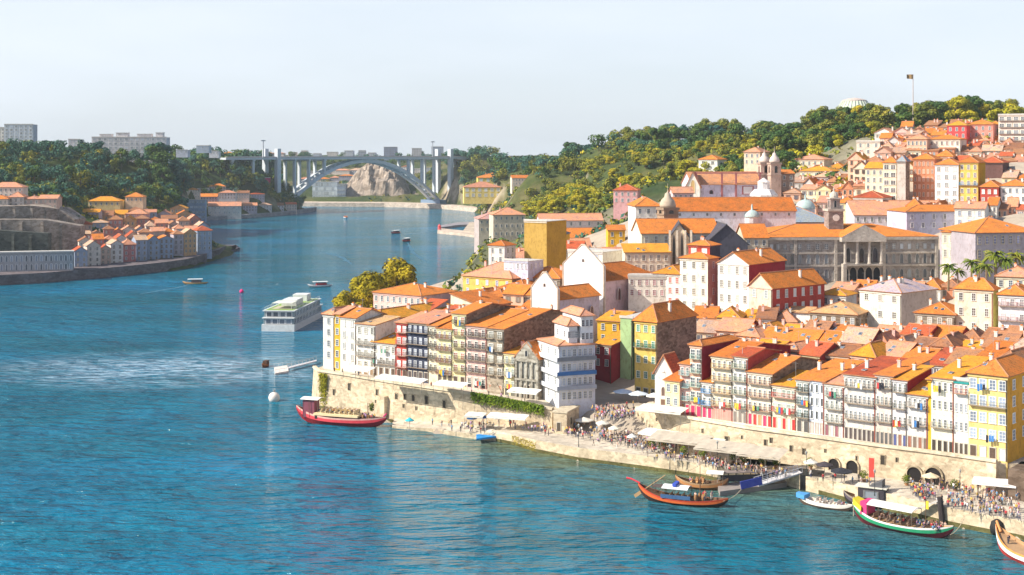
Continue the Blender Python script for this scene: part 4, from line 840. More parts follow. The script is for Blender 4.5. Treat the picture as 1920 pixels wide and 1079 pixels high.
# second left headland: warehouses and houses in bluish shade
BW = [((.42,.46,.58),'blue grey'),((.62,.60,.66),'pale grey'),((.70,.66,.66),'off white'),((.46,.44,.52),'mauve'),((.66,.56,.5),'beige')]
G3 = 'houses on the far left headland'
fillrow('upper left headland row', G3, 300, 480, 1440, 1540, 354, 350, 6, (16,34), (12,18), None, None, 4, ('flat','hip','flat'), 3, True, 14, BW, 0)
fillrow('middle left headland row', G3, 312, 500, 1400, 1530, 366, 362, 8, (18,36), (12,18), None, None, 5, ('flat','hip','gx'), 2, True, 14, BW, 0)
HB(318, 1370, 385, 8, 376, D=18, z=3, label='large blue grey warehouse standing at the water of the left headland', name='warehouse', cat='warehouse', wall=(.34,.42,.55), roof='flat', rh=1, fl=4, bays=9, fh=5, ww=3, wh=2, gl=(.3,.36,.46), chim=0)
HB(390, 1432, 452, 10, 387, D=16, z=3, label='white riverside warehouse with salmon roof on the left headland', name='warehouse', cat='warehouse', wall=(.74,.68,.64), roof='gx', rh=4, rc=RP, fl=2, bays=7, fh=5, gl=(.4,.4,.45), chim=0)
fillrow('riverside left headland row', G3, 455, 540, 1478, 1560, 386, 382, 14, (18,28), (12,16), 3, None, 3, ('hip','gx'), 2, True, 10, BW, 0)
# crimson covered building
HB(462, 1560, 506, 6, 334, D=12, label='crimson covered building among the trees left of the arch bridge', wall=(.62,.05,.16), side=(.5,.04,.12), roof='flat', rh=1, fl=2, bays=8, gl=(.4,.02,.1), wf=(.7,.1,.2), z=40, chim=0, name='building', cat='building')
# ------------------------------------------------------------------ far bank below the bridge
HB(586, 1880, 632, 2, 342, D=30, label='pale glass office block under the left half of the arch', name='office_block', cat='office block', wall=(.64,.70,.74), side=(.32,.38,.46), roof='flat', rh=1, E=None, fl=5, bays=9, fh=6, ww=4.4, wh=4.4, gl=(.5,.56,.6), wf=(.7,.72,.74), z=2, chim=0)
HB(632, 1870, 648, 2, 346, D=30, label='dark bluish annex right of the glass office block', name='office_block', cat='office block', wall=(.32,.38,.48), roof='flat', rh=1, fl=5, bays=3, fh=6, ww=3, gl=(.2,.25,.33), z=2, chim=0)
G4 = 'buildings far beyond the arch bridge'
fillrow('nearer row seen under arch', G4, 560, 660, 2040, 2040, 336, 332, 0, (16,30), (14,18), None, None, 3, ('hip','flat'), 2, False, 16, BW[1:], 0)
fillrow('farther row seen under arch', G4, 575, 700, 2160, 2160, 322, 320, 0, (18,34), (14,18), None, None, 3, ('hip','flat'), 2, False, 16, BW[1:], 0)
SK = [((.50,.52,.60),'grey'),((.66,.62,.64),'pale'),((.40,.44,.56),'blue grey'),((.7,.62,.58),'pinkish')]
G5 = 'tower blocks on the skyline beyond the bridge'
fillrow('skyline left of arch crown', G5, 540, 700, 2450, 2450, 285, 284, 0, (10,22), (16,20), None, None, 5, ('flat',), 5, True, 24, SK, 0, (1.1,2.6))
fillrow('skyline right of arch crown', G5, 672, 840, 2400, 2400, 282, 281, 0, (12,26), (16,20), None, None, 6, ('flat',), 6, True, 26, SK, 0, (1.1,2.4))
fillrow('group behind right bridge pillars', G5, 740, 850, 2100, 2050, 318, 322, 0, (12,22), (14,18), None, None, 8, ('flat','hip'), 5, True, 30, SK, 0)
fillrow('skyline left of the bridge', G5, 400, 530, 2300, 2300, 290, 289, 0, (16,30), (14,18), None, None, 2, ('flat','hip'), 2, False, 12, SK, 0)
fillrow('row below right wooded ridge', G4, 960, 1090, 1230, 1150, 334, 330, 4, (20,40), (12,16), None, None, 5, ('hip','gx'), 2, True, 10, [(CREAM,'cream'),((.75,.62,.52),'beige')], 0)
# ------------------------------------------------------------------ arch bridge
def bridge():
    A = Vector((X(520,1590), 1590, 4)); B = Vector((X(824,1768), 1768, 4)); d = (B-A); Ls = d.length; a = math.atan2(d.y, d.x)
    root = empty('arch_bridge', (A.x, A.y, 0), a); tag(root, 'long pale concrete arch bridge crossing the river in the distance', 'bridge')
    cm = plain((.56,.60,.64), .8); zd = 63.5; cr = 61.0
    for y0 in (-9.5, 4.5):
        b = MB(); n = 36; P = []
        for i in range(n+1):
            t = i/n; z = 3 + (cr-3)*(1-(2*t-1)**2); P.append((t*Ls, z))
        for i in range(n):
            (x0,z0),(x1,z1) = P[i],P[i+1]; th = 4.0
            b.hexa([Vector(q) for q in ((x0,y0,z0-th),(x1,y0,z1-th),(x1,y0+5,z1-th),(x0,y0+5,z0-th),(x0,y0,z0),(x1,y0,z1),(x1,y0+5,z1),(x0,y0+5,z0))], cm)
        b.build('arch_rib', root)
    b = MB()
    for i in range(2, 35):
        t = i/36; z = 3+(cr-3)*(1-(2*t-1)**2); b.box((t*Ls-.6,-4.5,z-3),(t*Ls+.6,4.5,z-1), cm)
    b.build('arch_bracing', root)
    x0, x1 = -78, Ls+150
    b = MB(); b.box((x0,-13,zd-2.4),(x1,13,zd), cm); b.box((x0,-13.6,zd),(x1,-12.6,zd+1.2), plain((.6,.5,.48))); b.box((x0,12.6,zd),(x1,13.6,zd+1.2), cm)
    b.box((x0,-10,zd+.004),(x1,10,zd+.02), plain((.08,.08,.08))); b.build('deck', root)
    def pier(x, w=3.0, zb=0):
        b = MB()
        for y in (-9,9): b.box((x-w/2,y-2,zb),(x+w/2,y+2,zd-2.4), cm)
        b.box((x-w/2-.4,-12,zd-4),(x+w/2+.4,12,zd-2.41), cm); b.build('pier', root)
    for t in (.07,.15,.24,.76,.85,.93):
        pier(t*Ls, 2.4, 3+(cr-3)*(1-(2*t-1)**2)-1)
    for x in (-68,-40,Ls+34,Ls+70,Ls+110): pier(x, 3.0, -2 if x < Ls else 10)
    for x in (-8, Ls+8):
        for y in (-12,12):
            b = MB(); b.box((x-2.4,y-3,-3),(x+2.4,y+3,zd+10), cm); b.build('tower_pier', root)
    for x in (-30, Ls*.9):
        b = MB(); b.tube([(x,-15,zd),(x,-15,zd+20)], [.9,.5], plain((.4,.42,.45)), 6); b.tube([(x-3,-15,zd+19),(x+3,-15,zd+19)], .6, plain((.4,.42,.45)), 5); b.build('lamp_mast', root)
    b = MB(); b.box((Ls-16,-18,-4),(Ls+14,18,9), plain((.18,.26,.38))); b.build('foundation', root)
bridge()
# embankments of both far banks
def bank(name, pts, zt, depth, label, c, zb=-3):
    P = [G(px, py, 0) for px, py in pts]; b = MB(); s = stone_mat(c, 2.5, 1.0, .3)
    poly = [(p.x,p.y) for p in P]+[(p.x,p.y+depth) for p in reversed(P)]
    b.prism(poly, zb, zt, s); return tag(b.build(name), label, 'embankment')
bank('embankment', [(560,387.5),(640,388),(720,388.5),(810,391),(860,395),(905,400)], 5, 40, 'pale stone river embankment below the arch bridge', (.72,.60,.50))
bank('embankment', [(388,414),(440,411),(500,407),(545,403),(580,399)], 4, 60, 'grey stone embankment of the far left headland', (.40,.38,.40))
bank('quay_wall', [(-60,538),(0,535.5),(80,531),(150,525),(240,517),(310,509),(350,503),(386,493),(400,484)], 5.4, 40, 'dark riverside quay wall along the left bank', (.20,.17,.18))
bank('breakwater', [(350,501),(386,490),(420,479),(442,472),(436,466),(412,466)], 1.8, 14, 'low dark stone breakwater at the tip of the left bank', (.13,.12,.14))

# rocky knoll under the arch and cliff on the right slope
def rocks(name, label, px0, px1, Y, py_top, zb, dep, c, seed, shape):
    rr = random.Random(seed); x0, x1 = X(px0,Y), X(px1,Y); zt = Zp(py_top,Y); nx, ny = 46, 22; v = []; f = []
    for j in range(ny+1):
        for i in range(nx+1):
            u, t = i/nx, j/ny; x = x0+(x1-x0)*u; y = Y+dep*t
            e = shape(u)*min(1, (t*2.6)**.7)*(1-max(0,t-.6)*.5)
            n = noise.noise(Vector((x*.035,y*.05,seed)))*.22+noise.noise(Vector((x*.12,y*.15,seed+3)))*.13+noise.noise(Vector((x*.3,y*.3,seed+7)))*.06
            v.append((x, y-4*noise.noise(Vector((x*.1,seed,t*4))), zb+(zt-zb)*max(0, e*(1+n*1.6)) - (3 if e < .03 else 0)))
    for j in range(ny):
        for i in range(nx): a = j*(nx+1)+i; f.append((a,a+1,a+nx+2,a+nx+1))
    me = bpy.data.meshes.new(name); me.from_pydata(v, [], f); me.materials.append(stone_mat(c, 9, 5, .45)); struct(link(name, me))
rocks('rocky_knoll', '', 628, 806, 1872, 312, 3, 120, (.46,.38,.31), 4, lambda u: max(0, math.sin(math.pi*min(1,u*1.25)))**.7 if u < .8 else .25)
rocks('rocky_bluff', '', 600, 660, 1890, 352, 3, 60, (.5,.4,.32), 2, lambda u: math.sin(math.pi*u)**.6)
# ------------------------------------------------------------------ terrain sheet
def terrain():
    ys = []; y = 205.0
    while y < 4250: ys.append(y); y += max(6.5, (y-205)*.0078+6.5) if y < 2600 else y*.09
    NX = 190; v = []; f = []
    ts = [(-1.25 + 2.5*i/NX) for i in range(NX+1)]
    for y in ys:
        for t in ts:
            w = .42*y+60 if y < 2600 else .8*y
            x = t*w; h = ground(x, y)
            if h > 3 and y > 500:
                h += (noise.noise(Vector((x*.02, y*.02, 0)))*3 + noise.noise(Vector((x*.07, y*.07, 5)))*1.2) * min(1, (h-3)/20)
            v.append((x, y, h))
    n = NX+1
    for j in range(len(ys)-1):
        for i in range(NX): f.append((j*n+i, j*n+i+1, (j+1)*n+i+1, (j+1)*n+i))
    me = bpy.data.meshes.new('terrain'); me.from_pydata(v, [], f); me.polygons.foreach_set('use_smooth', [True]*len(f))
    m, nt, b = new_mat('hillside')
    p = pos(nt); n1 = nz(nt, .012, 6, p, .7); n2 = nz(nt, .09, 4, p, .7)
    g = ramp(nt, n1.outputs[0], [(.35,(.035,.06,.022)),(.5,(.08,.10,.03)),(.62,(.16,.14,.06)),(.75,(.06,.08,.03))])
    g2 = ramp(nt, n2.outputs[0], [(.35,(.55,.55,.55)),(.6,(1,1,1))])
    gg = mixc(nt, .8, g.outputs[0], g2.outputs[0], 'MULTIPLY')
    ge = nt.nodes.new('ShaderNodeNewGeometry'); sp = nt.nodes.new('ShaderNodeSeparateXYZ'); nt.links.new(ge.outputs['Normal'], sp.inputs[0])
    sr = ramp(nt, sp.outputs[2], [(.52,(.8,.8,.8)),(.68,(0,0,0))])
    rock = ramp(nt, n2.outputs[0], [(.3,(.14,.10,.08)),(.5,(.42,.33,.25)),(.7,(.55,.46,.36))])
    gg = mixc(nt, sr.outputs[0], gg, rock.outputs[0])
    sy = nt.nodes.new('ShaderNodeSeparateXYZ'); nt.links.new(p, sy.inputs[0])
    mr = nt.nodes.new('ShaderNodeMapRange'); mr.inputs[1].default_value = 640; mr.inputs[2].default_value = 760; nt.links.new(sy.outputs[1], mr.inputs[0])
    town = ramp(nt, n2.outputs[0], [(.3,(.30,.25,.20)),(.7,(.50,.42,.33))])
    gg = mixc(nt, mr.outputs[0], town.outputs[0], gg)
    nt.links.new(gg, b.inputs['Base Color']); b.inputs['Roughness'].default_value = .95; b.inputs['Specular IOR Level'].default_value = .1
    me.materials.append(m); struct(link('terrain', me))
terrain()
# ------------------------------------------------------------------ river
def river():
    b = MB(); m, nt, bs = new_mat('river_water')
    p = pos(nt)
    def wave(s, scale, det, rot=.5, r=.55):
        return nz(nt, s, det, mapping(nt, p, scale, (0,0,rot)), r).outputs[0]
    w1 = wave(.10, (.5,1.0,1), 2, -.35); w2 = wave(.30, (.35,1,1), 2, -.12, .5); w3 = wave(.9, (.4,1,1), 3, .1, .6)
    def bump(h, dist, s, prev=None):
        bp = nt.nodes.new('ShaderNodeBump'); bp.inputs['Strength'].default_value = s; bp.inputs['Distance'].default_value = dist
        nt.links.new(h, bp.inputs['Height'])
        if prev: nt.links.new(prev, bp.inputs['Normal'])
        return bp.outputs[0]
    n = bump(w1, 3.6, 1.0); n = bump(w2, 3.2, 1.0, n); n = bump(w3, 1.2, 1.0, n)
    nt.links.new(n, bs.inputs['Normal'])
    big = wave(.008, (1,1.6,1), 4, .3, .6); mid = wave(.05, (.5,1,1), 4, -.4, .6)
    c1 = ramp(nt, big, [(.35,(.0,.125,.175)),(.55,(.0,.165,.27)),(.7,(.0,.21,.38))])
    c2 = ramp(nt, mid, [(.3,(.6,.72,.78)),(.6,(1,1,1)),(.75,(1.0,1.0,1.0))])
    c = mixc(nt, .9, c1.outputs[0], c2.outputs[0], 'MULTIPLY')
    # deep water far away is bluer; olive wall reflections painted in by the quay
    sep = nt.nodes.new('ShaderNodeSeparateXYZ'); nt.links.new(p, sep.inputs[0])
    def line(ax, ay, d0, cc, lo, hi):          # signed distance to a line, mapped to 0..1
        a = nt.nodes.new('ShaderNodeMath'); a.operation = 'MULTIPLY'; a.inputs[1].default_value = ax; nt.links.new(sep.outputs[0], a.inputs[0])
        e = nt.nodes.new('ShaderNodeMath'); e.operation = 'MULTIPLY_ADD'; e.inputs[1].default_value = ay; nt.links.new(sep.outputs[1], e.inputs[0]); nt.links.new(a.outputs[0], e.inputs[2])
        r = nt.nodes.new('ShaderNodeMapRange'); r.inputs[1].default_value = lo; r.inputs[2].default_value = hi; nt.links.new(e.outputs[0], r.inputs[0]); return r.outputs[0]
    # quay line direction (.84,-.54): distance = .54x+.84y
    q = line(.54, .84, 0, 0, 238, 276)
    n5 = wave(.06, (.6,1,1), 3, -.5)
    mm = nt.nodes.new('ShaderNodeMath'); mm.operation = 'MULTIPLY'; nt.links.new(q, mm.inputs[0]); nt.links.new(ramp(nt, n5, [(.3,(.1,.1,.1)),(.7,(1,1,1))]).outputs[0], mm.inputs[1])
    xr = line(1, 0, 0, 0, -45, -5); m3 = nt.nodes.new('ShaderNodeMath'); m3.operation = 'MULTIPLY'; nt.links.new(mm.outputs[0], m3.inputs[0]); nt.links.new(xr, m3.inputs[1])
    c = mixc(nt, m3.outputs[0], c, (.17,.18,.06))
    # foam and wind streaks
    fn = wave(.35, (.35,1,1), 6, -.35, .75); fr = ramp(nt, fn, [(.66,(0,0,0)),(.74,(.5,.5,.5))])
    pn = wave(.018, (.8,1,1), 3, .2, .6); pr = ramp(nt, pn, [(.5,(0,0,0)),(.62,(1,1,1))])
    fm = nt.nodes.new('ShaderNodeMath'); fm.operation = 'MULTIPLY'; nt.links.new(fr.outputs[0], fm.inputs[0]); nt.links.new(pr.outputs[0], fm.inputs[1])
    c = mixc(nt, fm.outputs[0], c, (.5,.66,.78))
    # wind patch in the left middle river, its glitter painted as pale flecks
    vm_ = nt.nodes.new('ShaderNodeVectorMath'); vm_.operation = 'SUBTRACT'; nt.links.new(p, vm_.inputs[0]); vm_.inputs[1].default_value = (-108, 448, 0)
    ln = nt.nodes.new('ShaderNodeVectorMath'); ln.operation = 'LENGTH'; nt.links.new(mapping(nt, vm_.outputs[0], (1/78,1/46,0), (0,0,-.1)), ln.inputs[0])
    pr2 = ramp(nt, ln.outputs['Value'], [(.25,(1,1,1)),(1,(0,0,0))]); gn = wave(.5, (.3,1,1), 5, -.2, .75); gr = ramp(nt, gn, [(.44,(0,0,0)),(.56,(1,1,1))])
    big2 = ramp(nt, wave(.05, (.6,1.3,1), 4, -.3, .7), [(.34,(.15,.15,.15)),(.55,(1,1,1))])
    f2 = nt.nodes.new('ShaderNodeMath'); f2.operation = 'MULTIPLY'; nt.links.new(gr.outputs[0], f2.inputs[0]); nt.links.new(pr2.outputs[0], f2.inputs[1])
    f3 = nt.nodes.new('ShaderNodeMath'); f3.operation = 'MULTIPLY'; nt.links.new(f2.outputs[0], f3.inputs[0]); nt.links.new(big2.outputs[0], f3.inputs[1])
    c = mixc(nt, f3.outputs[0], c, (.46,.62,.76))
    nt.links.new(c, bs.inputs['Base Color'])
    bs.inputs['Roughness'].default_value = .07; bs.inputs['IOR'].default_value = 1.33; bs.inputs['Specular IOR Level'].default_value = .27
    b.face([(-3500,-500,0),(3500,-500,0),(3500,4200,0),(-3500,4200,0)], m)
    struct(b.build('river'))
river()
WK = plain((.62,.72,.82), .6)
def wake(name, pts, w0, w1, label):           # foam trail lying 3 mm above the water, ragged edges
    P = [G(a, c, .003) for a, c in pts]; b = MB(); n = 40; rr = random.Random(len(label))
    m, nt, bs = MATS.get('wake') or new_mat('foam')
    if 'wake' not in MATS:
        p = pos(nt); f = nz(nt, .5, 5, mapping(nt, p, (.6,1,1)), .75); r = ramp(nt, f.outputs[0], [(.5,(.0,.09,.15)),(.62,(.12,.26,.36)),(.76,(.55,.62,.68))])
        nt.links.new(r.outputs[0], bs.inputs['Base Color']); bs.inputs['Roughness'].default_value = .5; MATS['wake'] = (m, nt, bs)
    L_ = []; R_ = []
    for i in range(n+1):
        t = i/n*(len(P)-1); k = min(int(t), len(P)-2); q = P[k].lerp(P[k+1], t-k); d = (P[k+1]-P[k]).normalized(); s = Vector((-d.y, d.x, 0))
        w = w0+(w1-w0)*i/n; w *= rr.uniform(.45,1.2) * (1 if i else .2) * (1-.85*(i/n)**4)
        L_.append(q+s*w); R_.append(q-s*w*rr.uniform(.6,1.2))
    for i in range(n): b.face([R_[i], R_[i+1], L_[i+1], L_[i]], m)
    o = b.build(name); tag(o, label, 'wake', kind='stuff')
wake('wake', [(366,530),(340,538),(300,545),(262,552)], .8, 2.2, 'pale foam wake trailing left behind the small covered boat')
wake('wake', [(590,542),(560,553),(520,566),(490,580)], 1.2, 3.0, 'bright foam wake running past the cruise ship')
wake('wake', [(645,410),(672,411),(690,408)], 1.2, 2.5, 'short foam wake behind the farthest boat')
wake('wake', [(757,440),(790,437),(830,436)], 1.0, 3.2, 'foam wake left of the pier head')
wake('wake', [(764,455),(775,475),(800,492)], .8, 2.2, 'thin foam wake curving towards the golden trees')
wake('wake', [(600,472),(640,482),(660,496)], .8, 2.8, 'curved pale foam streak in the middle of the river')
wake('wake', [(442,492),(470,488),(520,486)], .8, 3.0, 'pale foam streak right of the dark breakwater')
# ------------------------------------------------------------------ vegetation
def leaves(b, c, r, n, s, mats, rr, flat=1.0, thick=.55):
    for i in range(n):
        d = Vector((rr.gauss(0,1), rr.gauss(0,1), rr.gauss(0,1))).normalized()
        q = r*(thick+(1-thick)*rr.random()**.5); p = Vector(c)+Vector((d.x*q, d.y*q, d.z*q*flat))
        nn = (d+Vector((rr.uniform(-.7,.7), rr.uniform(-.7,.7), rr.uniform(-.3,.9)))).normalized()
        u = nn.orthogonal().normalized(); v = nn.cross(u); a = rr.uniform(0,6.28); u, v = u*math.cos(a)+v*math.sin(a), v*math.cos(a)-u*math.sin(a)
        z = s*rr.uniform(.6,1.3)
        b.face([p-u*z, p-v*z*.6, p+u*z, p+v*z*.7], mats)
def tree_proto(name, kind, seed, label, lm, n=2600, ls=.035):
    """unit-height tree: trunk with limbs, crown of leaf faces in clumps"""
    rr = random.Random(seed); e = empty(name, (0,0,-500)); e['category'] = 'tree'
    bark = plain((.13,.09,.06), .95); t = MB(); c = MB(); clumps = []
    if kind == 'broad':
        t.tube([(0,0,-.08),(.01,0,.2),(.02,.01,.42),(0,0,.7)], [.035,.028,.02,.008], bark, 6)
        for i in range(15):
            a = rr.uniform(0,6.28); h = rr.uniform(.3,.86); q = .34*math.sin(min(1,(h-.16)/.72)*math.pi)**.6*rr.uniform(.35,1)
            p = (math.cos(a)*q, math.sin(a)*q, h); clumps.append((p, rr.uniform(.11,.19)))
            if i < 7: t.tube([(0,0,.22+.03*i),(p[0]*.6,p[1]*.6,h*.8),p], [.014,.009,.004], bark, 4)
    elif kind == 'pine':
        t.tube([(0,0,-.08),(.02,0,.4),(0,.01,.9)], [.025,.018,.008], bark, 6)
        for i in range(12):
            a = rr.uniform(0,6.28); q = rr.uniform(.05,.3); p = (math.cos(a)*q, math.sin(a)*q, rr.uniform(.72,.95)); clumps.append((p, rr.uniform(.08,.13)))
            if i < 7: t.tube([(0,0,.6),(p[0]*.6,p[1]*.6,p[2]-.06),p], [.01,.007,.003], bark, 4)
    elif kind == 'cypress':
        t.tube([(0,0,-.08),(0,0,.8)], [.02,.006], bark, 5)
        for i in range(11): clumps.append(((rr.uniform(-.02,.02), rr.uniform(-.02,.02), .1+.08*i), .11*math.sin(math.pi*(.22+.07*i))**.8+.015))
    elif kind == 'wide':
        for k in range(3): 
            a0 = k*2.1; t.tube([(math.cos(a0)*.2,math.sin(a0)*.1,-.08),(math.cos(a0)*.22,math.sin(a0)*.12,.3),(math.cos(a0)*.3,math.sin(a0)*.16,.6)], [.03,.025,.01], bark, 6)
        for i in range(30):
            a = rr.uniform(0,6.28); h = rr.uniform(.26,.86); q = .5*math.sin(min(1,(h-.1)/.82)*math.pi)**.5*rr.uniform(.2,1)
            clumps.append(((math.cos(a)*q, math.sin(a)*q*.7, h), rr.uniform(.09,.17)))
    tot = sum(r*r for _, r in clumps)
    for p, r in clumps: leaves(c, p, r, int(n*r*r/tot), ls, lm, rr, .85)
    t.build('trunk', e); c.build('crown', e)
    return e
DG = leaf_mat('leaf_dark', ((.025,.065,.025),(.065,.13,.03),(.17,.23,.045)))
BG = leaf_mat('leaf_blue', ((.02,.075,.075),(.05,.14,.10),(.12,.21,.11)))
OG = leaf_mat('leaf_olive', ((.08,.11,.02),(.20,.22,.03),(.36,.30,.05)))
YG = leaf_mat('leaf_yellow', ((.20,.21,.015),(.42,.38,.02),(.60,.46,.04)))
GO = leaf_mat('leaf_gold', ((.13,.13,.01),(.36,.28,.01),(.56,.42,.02)), .3)
PR = {'dark': [tree_proto('broadleaf_tree','broad',s,'',DG) for s in (1,2,3)], 'blue': [tree_proto('broadleaf_tree','broad',s,'',BG) for s in (4,5,6)],
      'olive': [tree_proto('broadleaf_tree','broad',s,'',OG) for s in (7,8)], 'yellow': [tree_proto('plane_tree','broad',s,'',YG) for s in (9,10)],
      'pine': [tree_proto('umbrella_pine','pine',s,'',DG) for s in (11,12)], 'cypress': [tree_proto('cypress_tree','cypress',13,'',BG)],
      'gold': [tree_proto('golden_tree','broad',s,'',GO,6500,.022) for s in (14,15)]}
protos = [p for l in PR.values() for p in l]
rt = random.Random(77)
TN = {'dark':'dark green','blue':'bluish green','olive':'olive green','yellow':'yellow green','pine':'dark umbrella shaped','cypress':'slender pointed','gold':'golden'}
TREES = []
REQ = []
def tree(px, Y, h, kind, label=None, group='trees', z=None, sx=1.0, cat='tree', keep=True):
    REQ.append([h/Y*(9 if keep else 1), px, Y, h, kind, label, group, z, sx, cat])
def plant():
    REQ.sort(key=lambda q: -q[0]); nb = 0; rest = []
    for q in REQ:
        _, px, Y, h, kind, label, group, z, sx, cat = q
        if kind in ('dark','blue','olive'):
            nb += 1
            if nb > 285: rest.append(q); continue
        x = X(px, Y); zz = ground(x, Y)-.3 if z is None else z
        p = rt.choice(PR[kind])
        o = copy_thing(p, (x, Y, zz), rt.uniform(0,6.28), (h*sx, h*sx, h)); o['category'] = cat
        tag(o, label or 'tree', cat, group); TREES.append(o)
    b = MB(); n = 0; bark = plain((.13,.09,.06), .95)
    for q in rest + [None]*0:
        _, px, Y, h, kind, label, group, z, sx, cat = q; x = X(px, Y); g = ground(x, Y); lm = {'dark':DG,'blue':BG,'olive':OG}[kind]; n += 1
        b.tube([(x,Y,g-1),(x,Y,g+h*.6)], [h*.03,h*.012], bark, 4)
        for k in range(7):
            a = rt.uniform(0,6.28); r = h*.26*sx*rt.random()**.5; zc = g+h*rt.uniform(.34,.84)
            leaves(b, (x+math.cos(a)*r, Y+math.sin(a)*r, zc), h*rt.uniform(.14,.21)*sx, 46, h*.07, lm, rt, .85)
    tag(b.build('distant_wood'), 'far woods covering the hills on both banks of the river', 'wood', kind='stuff'); print('rest trees', n)
def wood(where, group, pts, n, kinds, h0, h1, sx=1.15, dens=.42):
    """pts: polygon in (photo column, depth)"""
    xs = [p[0] for p in pts]; ys = [p[1] for p in pts]; k = 0; tries = 0; made = []
    while k < n and tries < 9000:
        tries += 1; px = rt.uniform(min(xs), max(xs)); Y = rt.uniform(min(ys), max(ys))
        if not inside(px, Y, pts): continue
        x = X(px, Y)
        if ground(x, Y) < 1.5: continue
        if any((x-a)**2+(Y-c)**2 < (h0*dens)**2 for a, c in made): continue
        made.append((x, Y)); kd = rt.choice(kinds); h = rt.uniform(h0, h1); k += 1
        tree(px, Y, h, kd, f'{TN[kd]} tree standing {where}', group, sx=sx*rt.uniform(.85,1.2), keep=False)
wood('in the wood on the left hill','trees of the left bank wood',[(-40,880),(130,890),(180,985),(330,1030),(340,1150),(60,1150),(-40,1130)],330,('blue','blue','dark','blue','olive'),8,13,1.35,.5)
wood('between the wood and the left bank houses','trees above the left bank houses',[(60,880),(330,990),(320,1040),(180,1010),(110,920)],60,('olive','olive','yellow','dark'),7,11,1.3)
wood('on the ridge right of the left hotel','trees on the ridge behind the left headland',[(290,1120),(345,1120),(345,1500),(430,1600),(500,1600),(560,1650),(480,1740),(380,1640),(280,1380)],260,('blue','blue','dark'),13,21,1.35,.5)
wood('behind the left headland houses','trees of the left headland',[(300,1480),(400,1580),(500,1590),(560,1630),(560,1680),(420,1660),(300,1540)],60,('blue','dark','olive'),10,18,1.3)
wood('at the tip of the left headland','trees of the left headland',[(520,1570),(556,1580),(570,1600),(540,1640)],14,('blue','dark'),10,18,1.3)
for px, Y, h, k in ((318,985,13,'dark'),(302,1000,15,'olive'),(285,1005,14,'yellow'),(120,860,16,'dark'),(135,866,14,'dark'),(85,862,10,'olive'),(60,858,11,'yellow'),(330,1000,12,'dark'),(75,812,9,'dark')):
    tree(px, Y, h, k, f'{TN[k]} tree rising between the left bank houses', 'trees above the left bank houses', sx=1.2)
tree(154, 1080, 22, 'cypress', 'tall pointed cypress on the left skyline beside the hotel', None)
tree(484, 1560, 26, 'cypress', 'tall dark tree spire at the left end of the bridge deck', None)
for px in (20, 60, 90, 110, 330, 345, 185, 250, 300): tree(px, 1130+rt.uniform(-10,10), rt.uniform(9,13), 'blue', 'bluish green tree on the left skyline', 'trees of the left bank wood', sx=1.3)
wood('on the far ridge right of the bridge','trees of the far right ridge',[(850,1900),(900,1500),(940,1420),(1100,1200),(1120,1290),(1000,1500),(900,1900)],170,('blue','olive','dark','blue'),12,20,1.4,.5)
wood('on the big wooded hill above the plane trees','trees of the wooded hill',[(1135,1030),(1250,960),(1420,880),(1560,860),(1560,960),(1400,1080),(1120,1150)],160,('dark','blue','olive','dark','olive','dark'),12,19,1.25)
wood('on the hilltop behind the salmon houses','trees of the hilltop',[(1520,830),(1760,800),(1900,820),(1920,900),(1700,940),(1520,900)],60,('olive','dark','yellow','olive'),12,18,1.15)
wood('along the avenue below the wooded hill','plane trees of the avenue',[(990,940),(1150,860),(1290,800),(1296,830),(1160,900),(995,1000)],130,('yellow','yellow','yellow','olive'),9,13,1.4)
wood('in the gardens below the avenue','trees in the gardens below the avenue',[(1000,840),(1160,720),(1190,760),(1010,930)],60,('olive','dark','yellow'),6,10,1.2)
wood('on the rocky slope','bushes on the rocky slope',[(1000,960),(1150,860),(1290,820),(1400,800),(1400,880),(1250,950),(1060,1060)],150,('olive','olive','yellow','dark'),5,9,1.5)
wood('on the slope behind the twin towers','trees behind the twin towers',[(1300,740),(1460,680),(1640,720),(1640,820),(1360,860)],110,('olive','dark','yellow','dark'),8,14,1.2)
wood('on the slope beside the far warehouses','trees beside the far warehouses',[(940,1090),(1060,960),(1130,960),(1060,1230),(960,1320)],150,('olive','yellow','dark','olive'),6,11,1.4)
wood('around the far yellow villas','trees around the far yellow villas',[(860,1560),(1000,1440),(1060,1290),(1000,1260),(860,1420)],70,('blue','olive'),9,16,1.3)
wood('on the rocky knoll beyond the arch','bushes on the rocky knoll',[(600,1930),(820,1930),(830,2000),(600,2020)],60,('blue','olive'),8,14,1.3)
for px, Y, h in ((1205,1060,17),(1235,1030,19),(1272,1010,18),(1325,1000,15)): tree(px, Y, h*1.25, 'pine', 'umbrella pine silhouetted above the wooded hill', 'umbrella pines on the skyline', z=ground(X(px,Y),Y)+4)
for px, Y, h, k in ((1548,800,20,'olive'),(1652,800,20,'olive'),(1700,790,16,'dark'),(1735,800,18,'olive'),(1820,790,12,'yellow'),(1870,760,16,'yellow'),(1900,760,17,'yellow'),(1575,790,17,'dark'),(855,1800,30,'blue')):
    tree(px, Y, h, k, f'big {TN[k]} tree at the right skyline', 'big trees on the right skyline', sx=1.25)
for px, Y, h, k in ((655,478,13,'gold'),(684,474,14,'gold'),(716,478,18,'gold'),(742,482,19,'gold')):
    pass
e = tree_proto('golden_tree','wide',21,'',GO,16000,.016)
e.location = (X(700,476), 476, 6.0); e.scale = (22,20,22); e.rotation_euler = (0,0,.3); e['category'] = 'tree'
tag(e, 'big golden leaved tree clump above the orange roofs at the river bend', 'tree')
tree(744, 482, 26.5, 'gold', 'tallest golden tree at the right end of the clump', None, z=6.5, sx=1.0)
tree(662, 468, 19, 'gold', 'small golden tree at the left end of the clump', None, z=6.5, sx=1.1)
tree(718, 480, 25, 'gold', 'golden tree second from the right in the clump', None, z=6.5, sx=1.0)
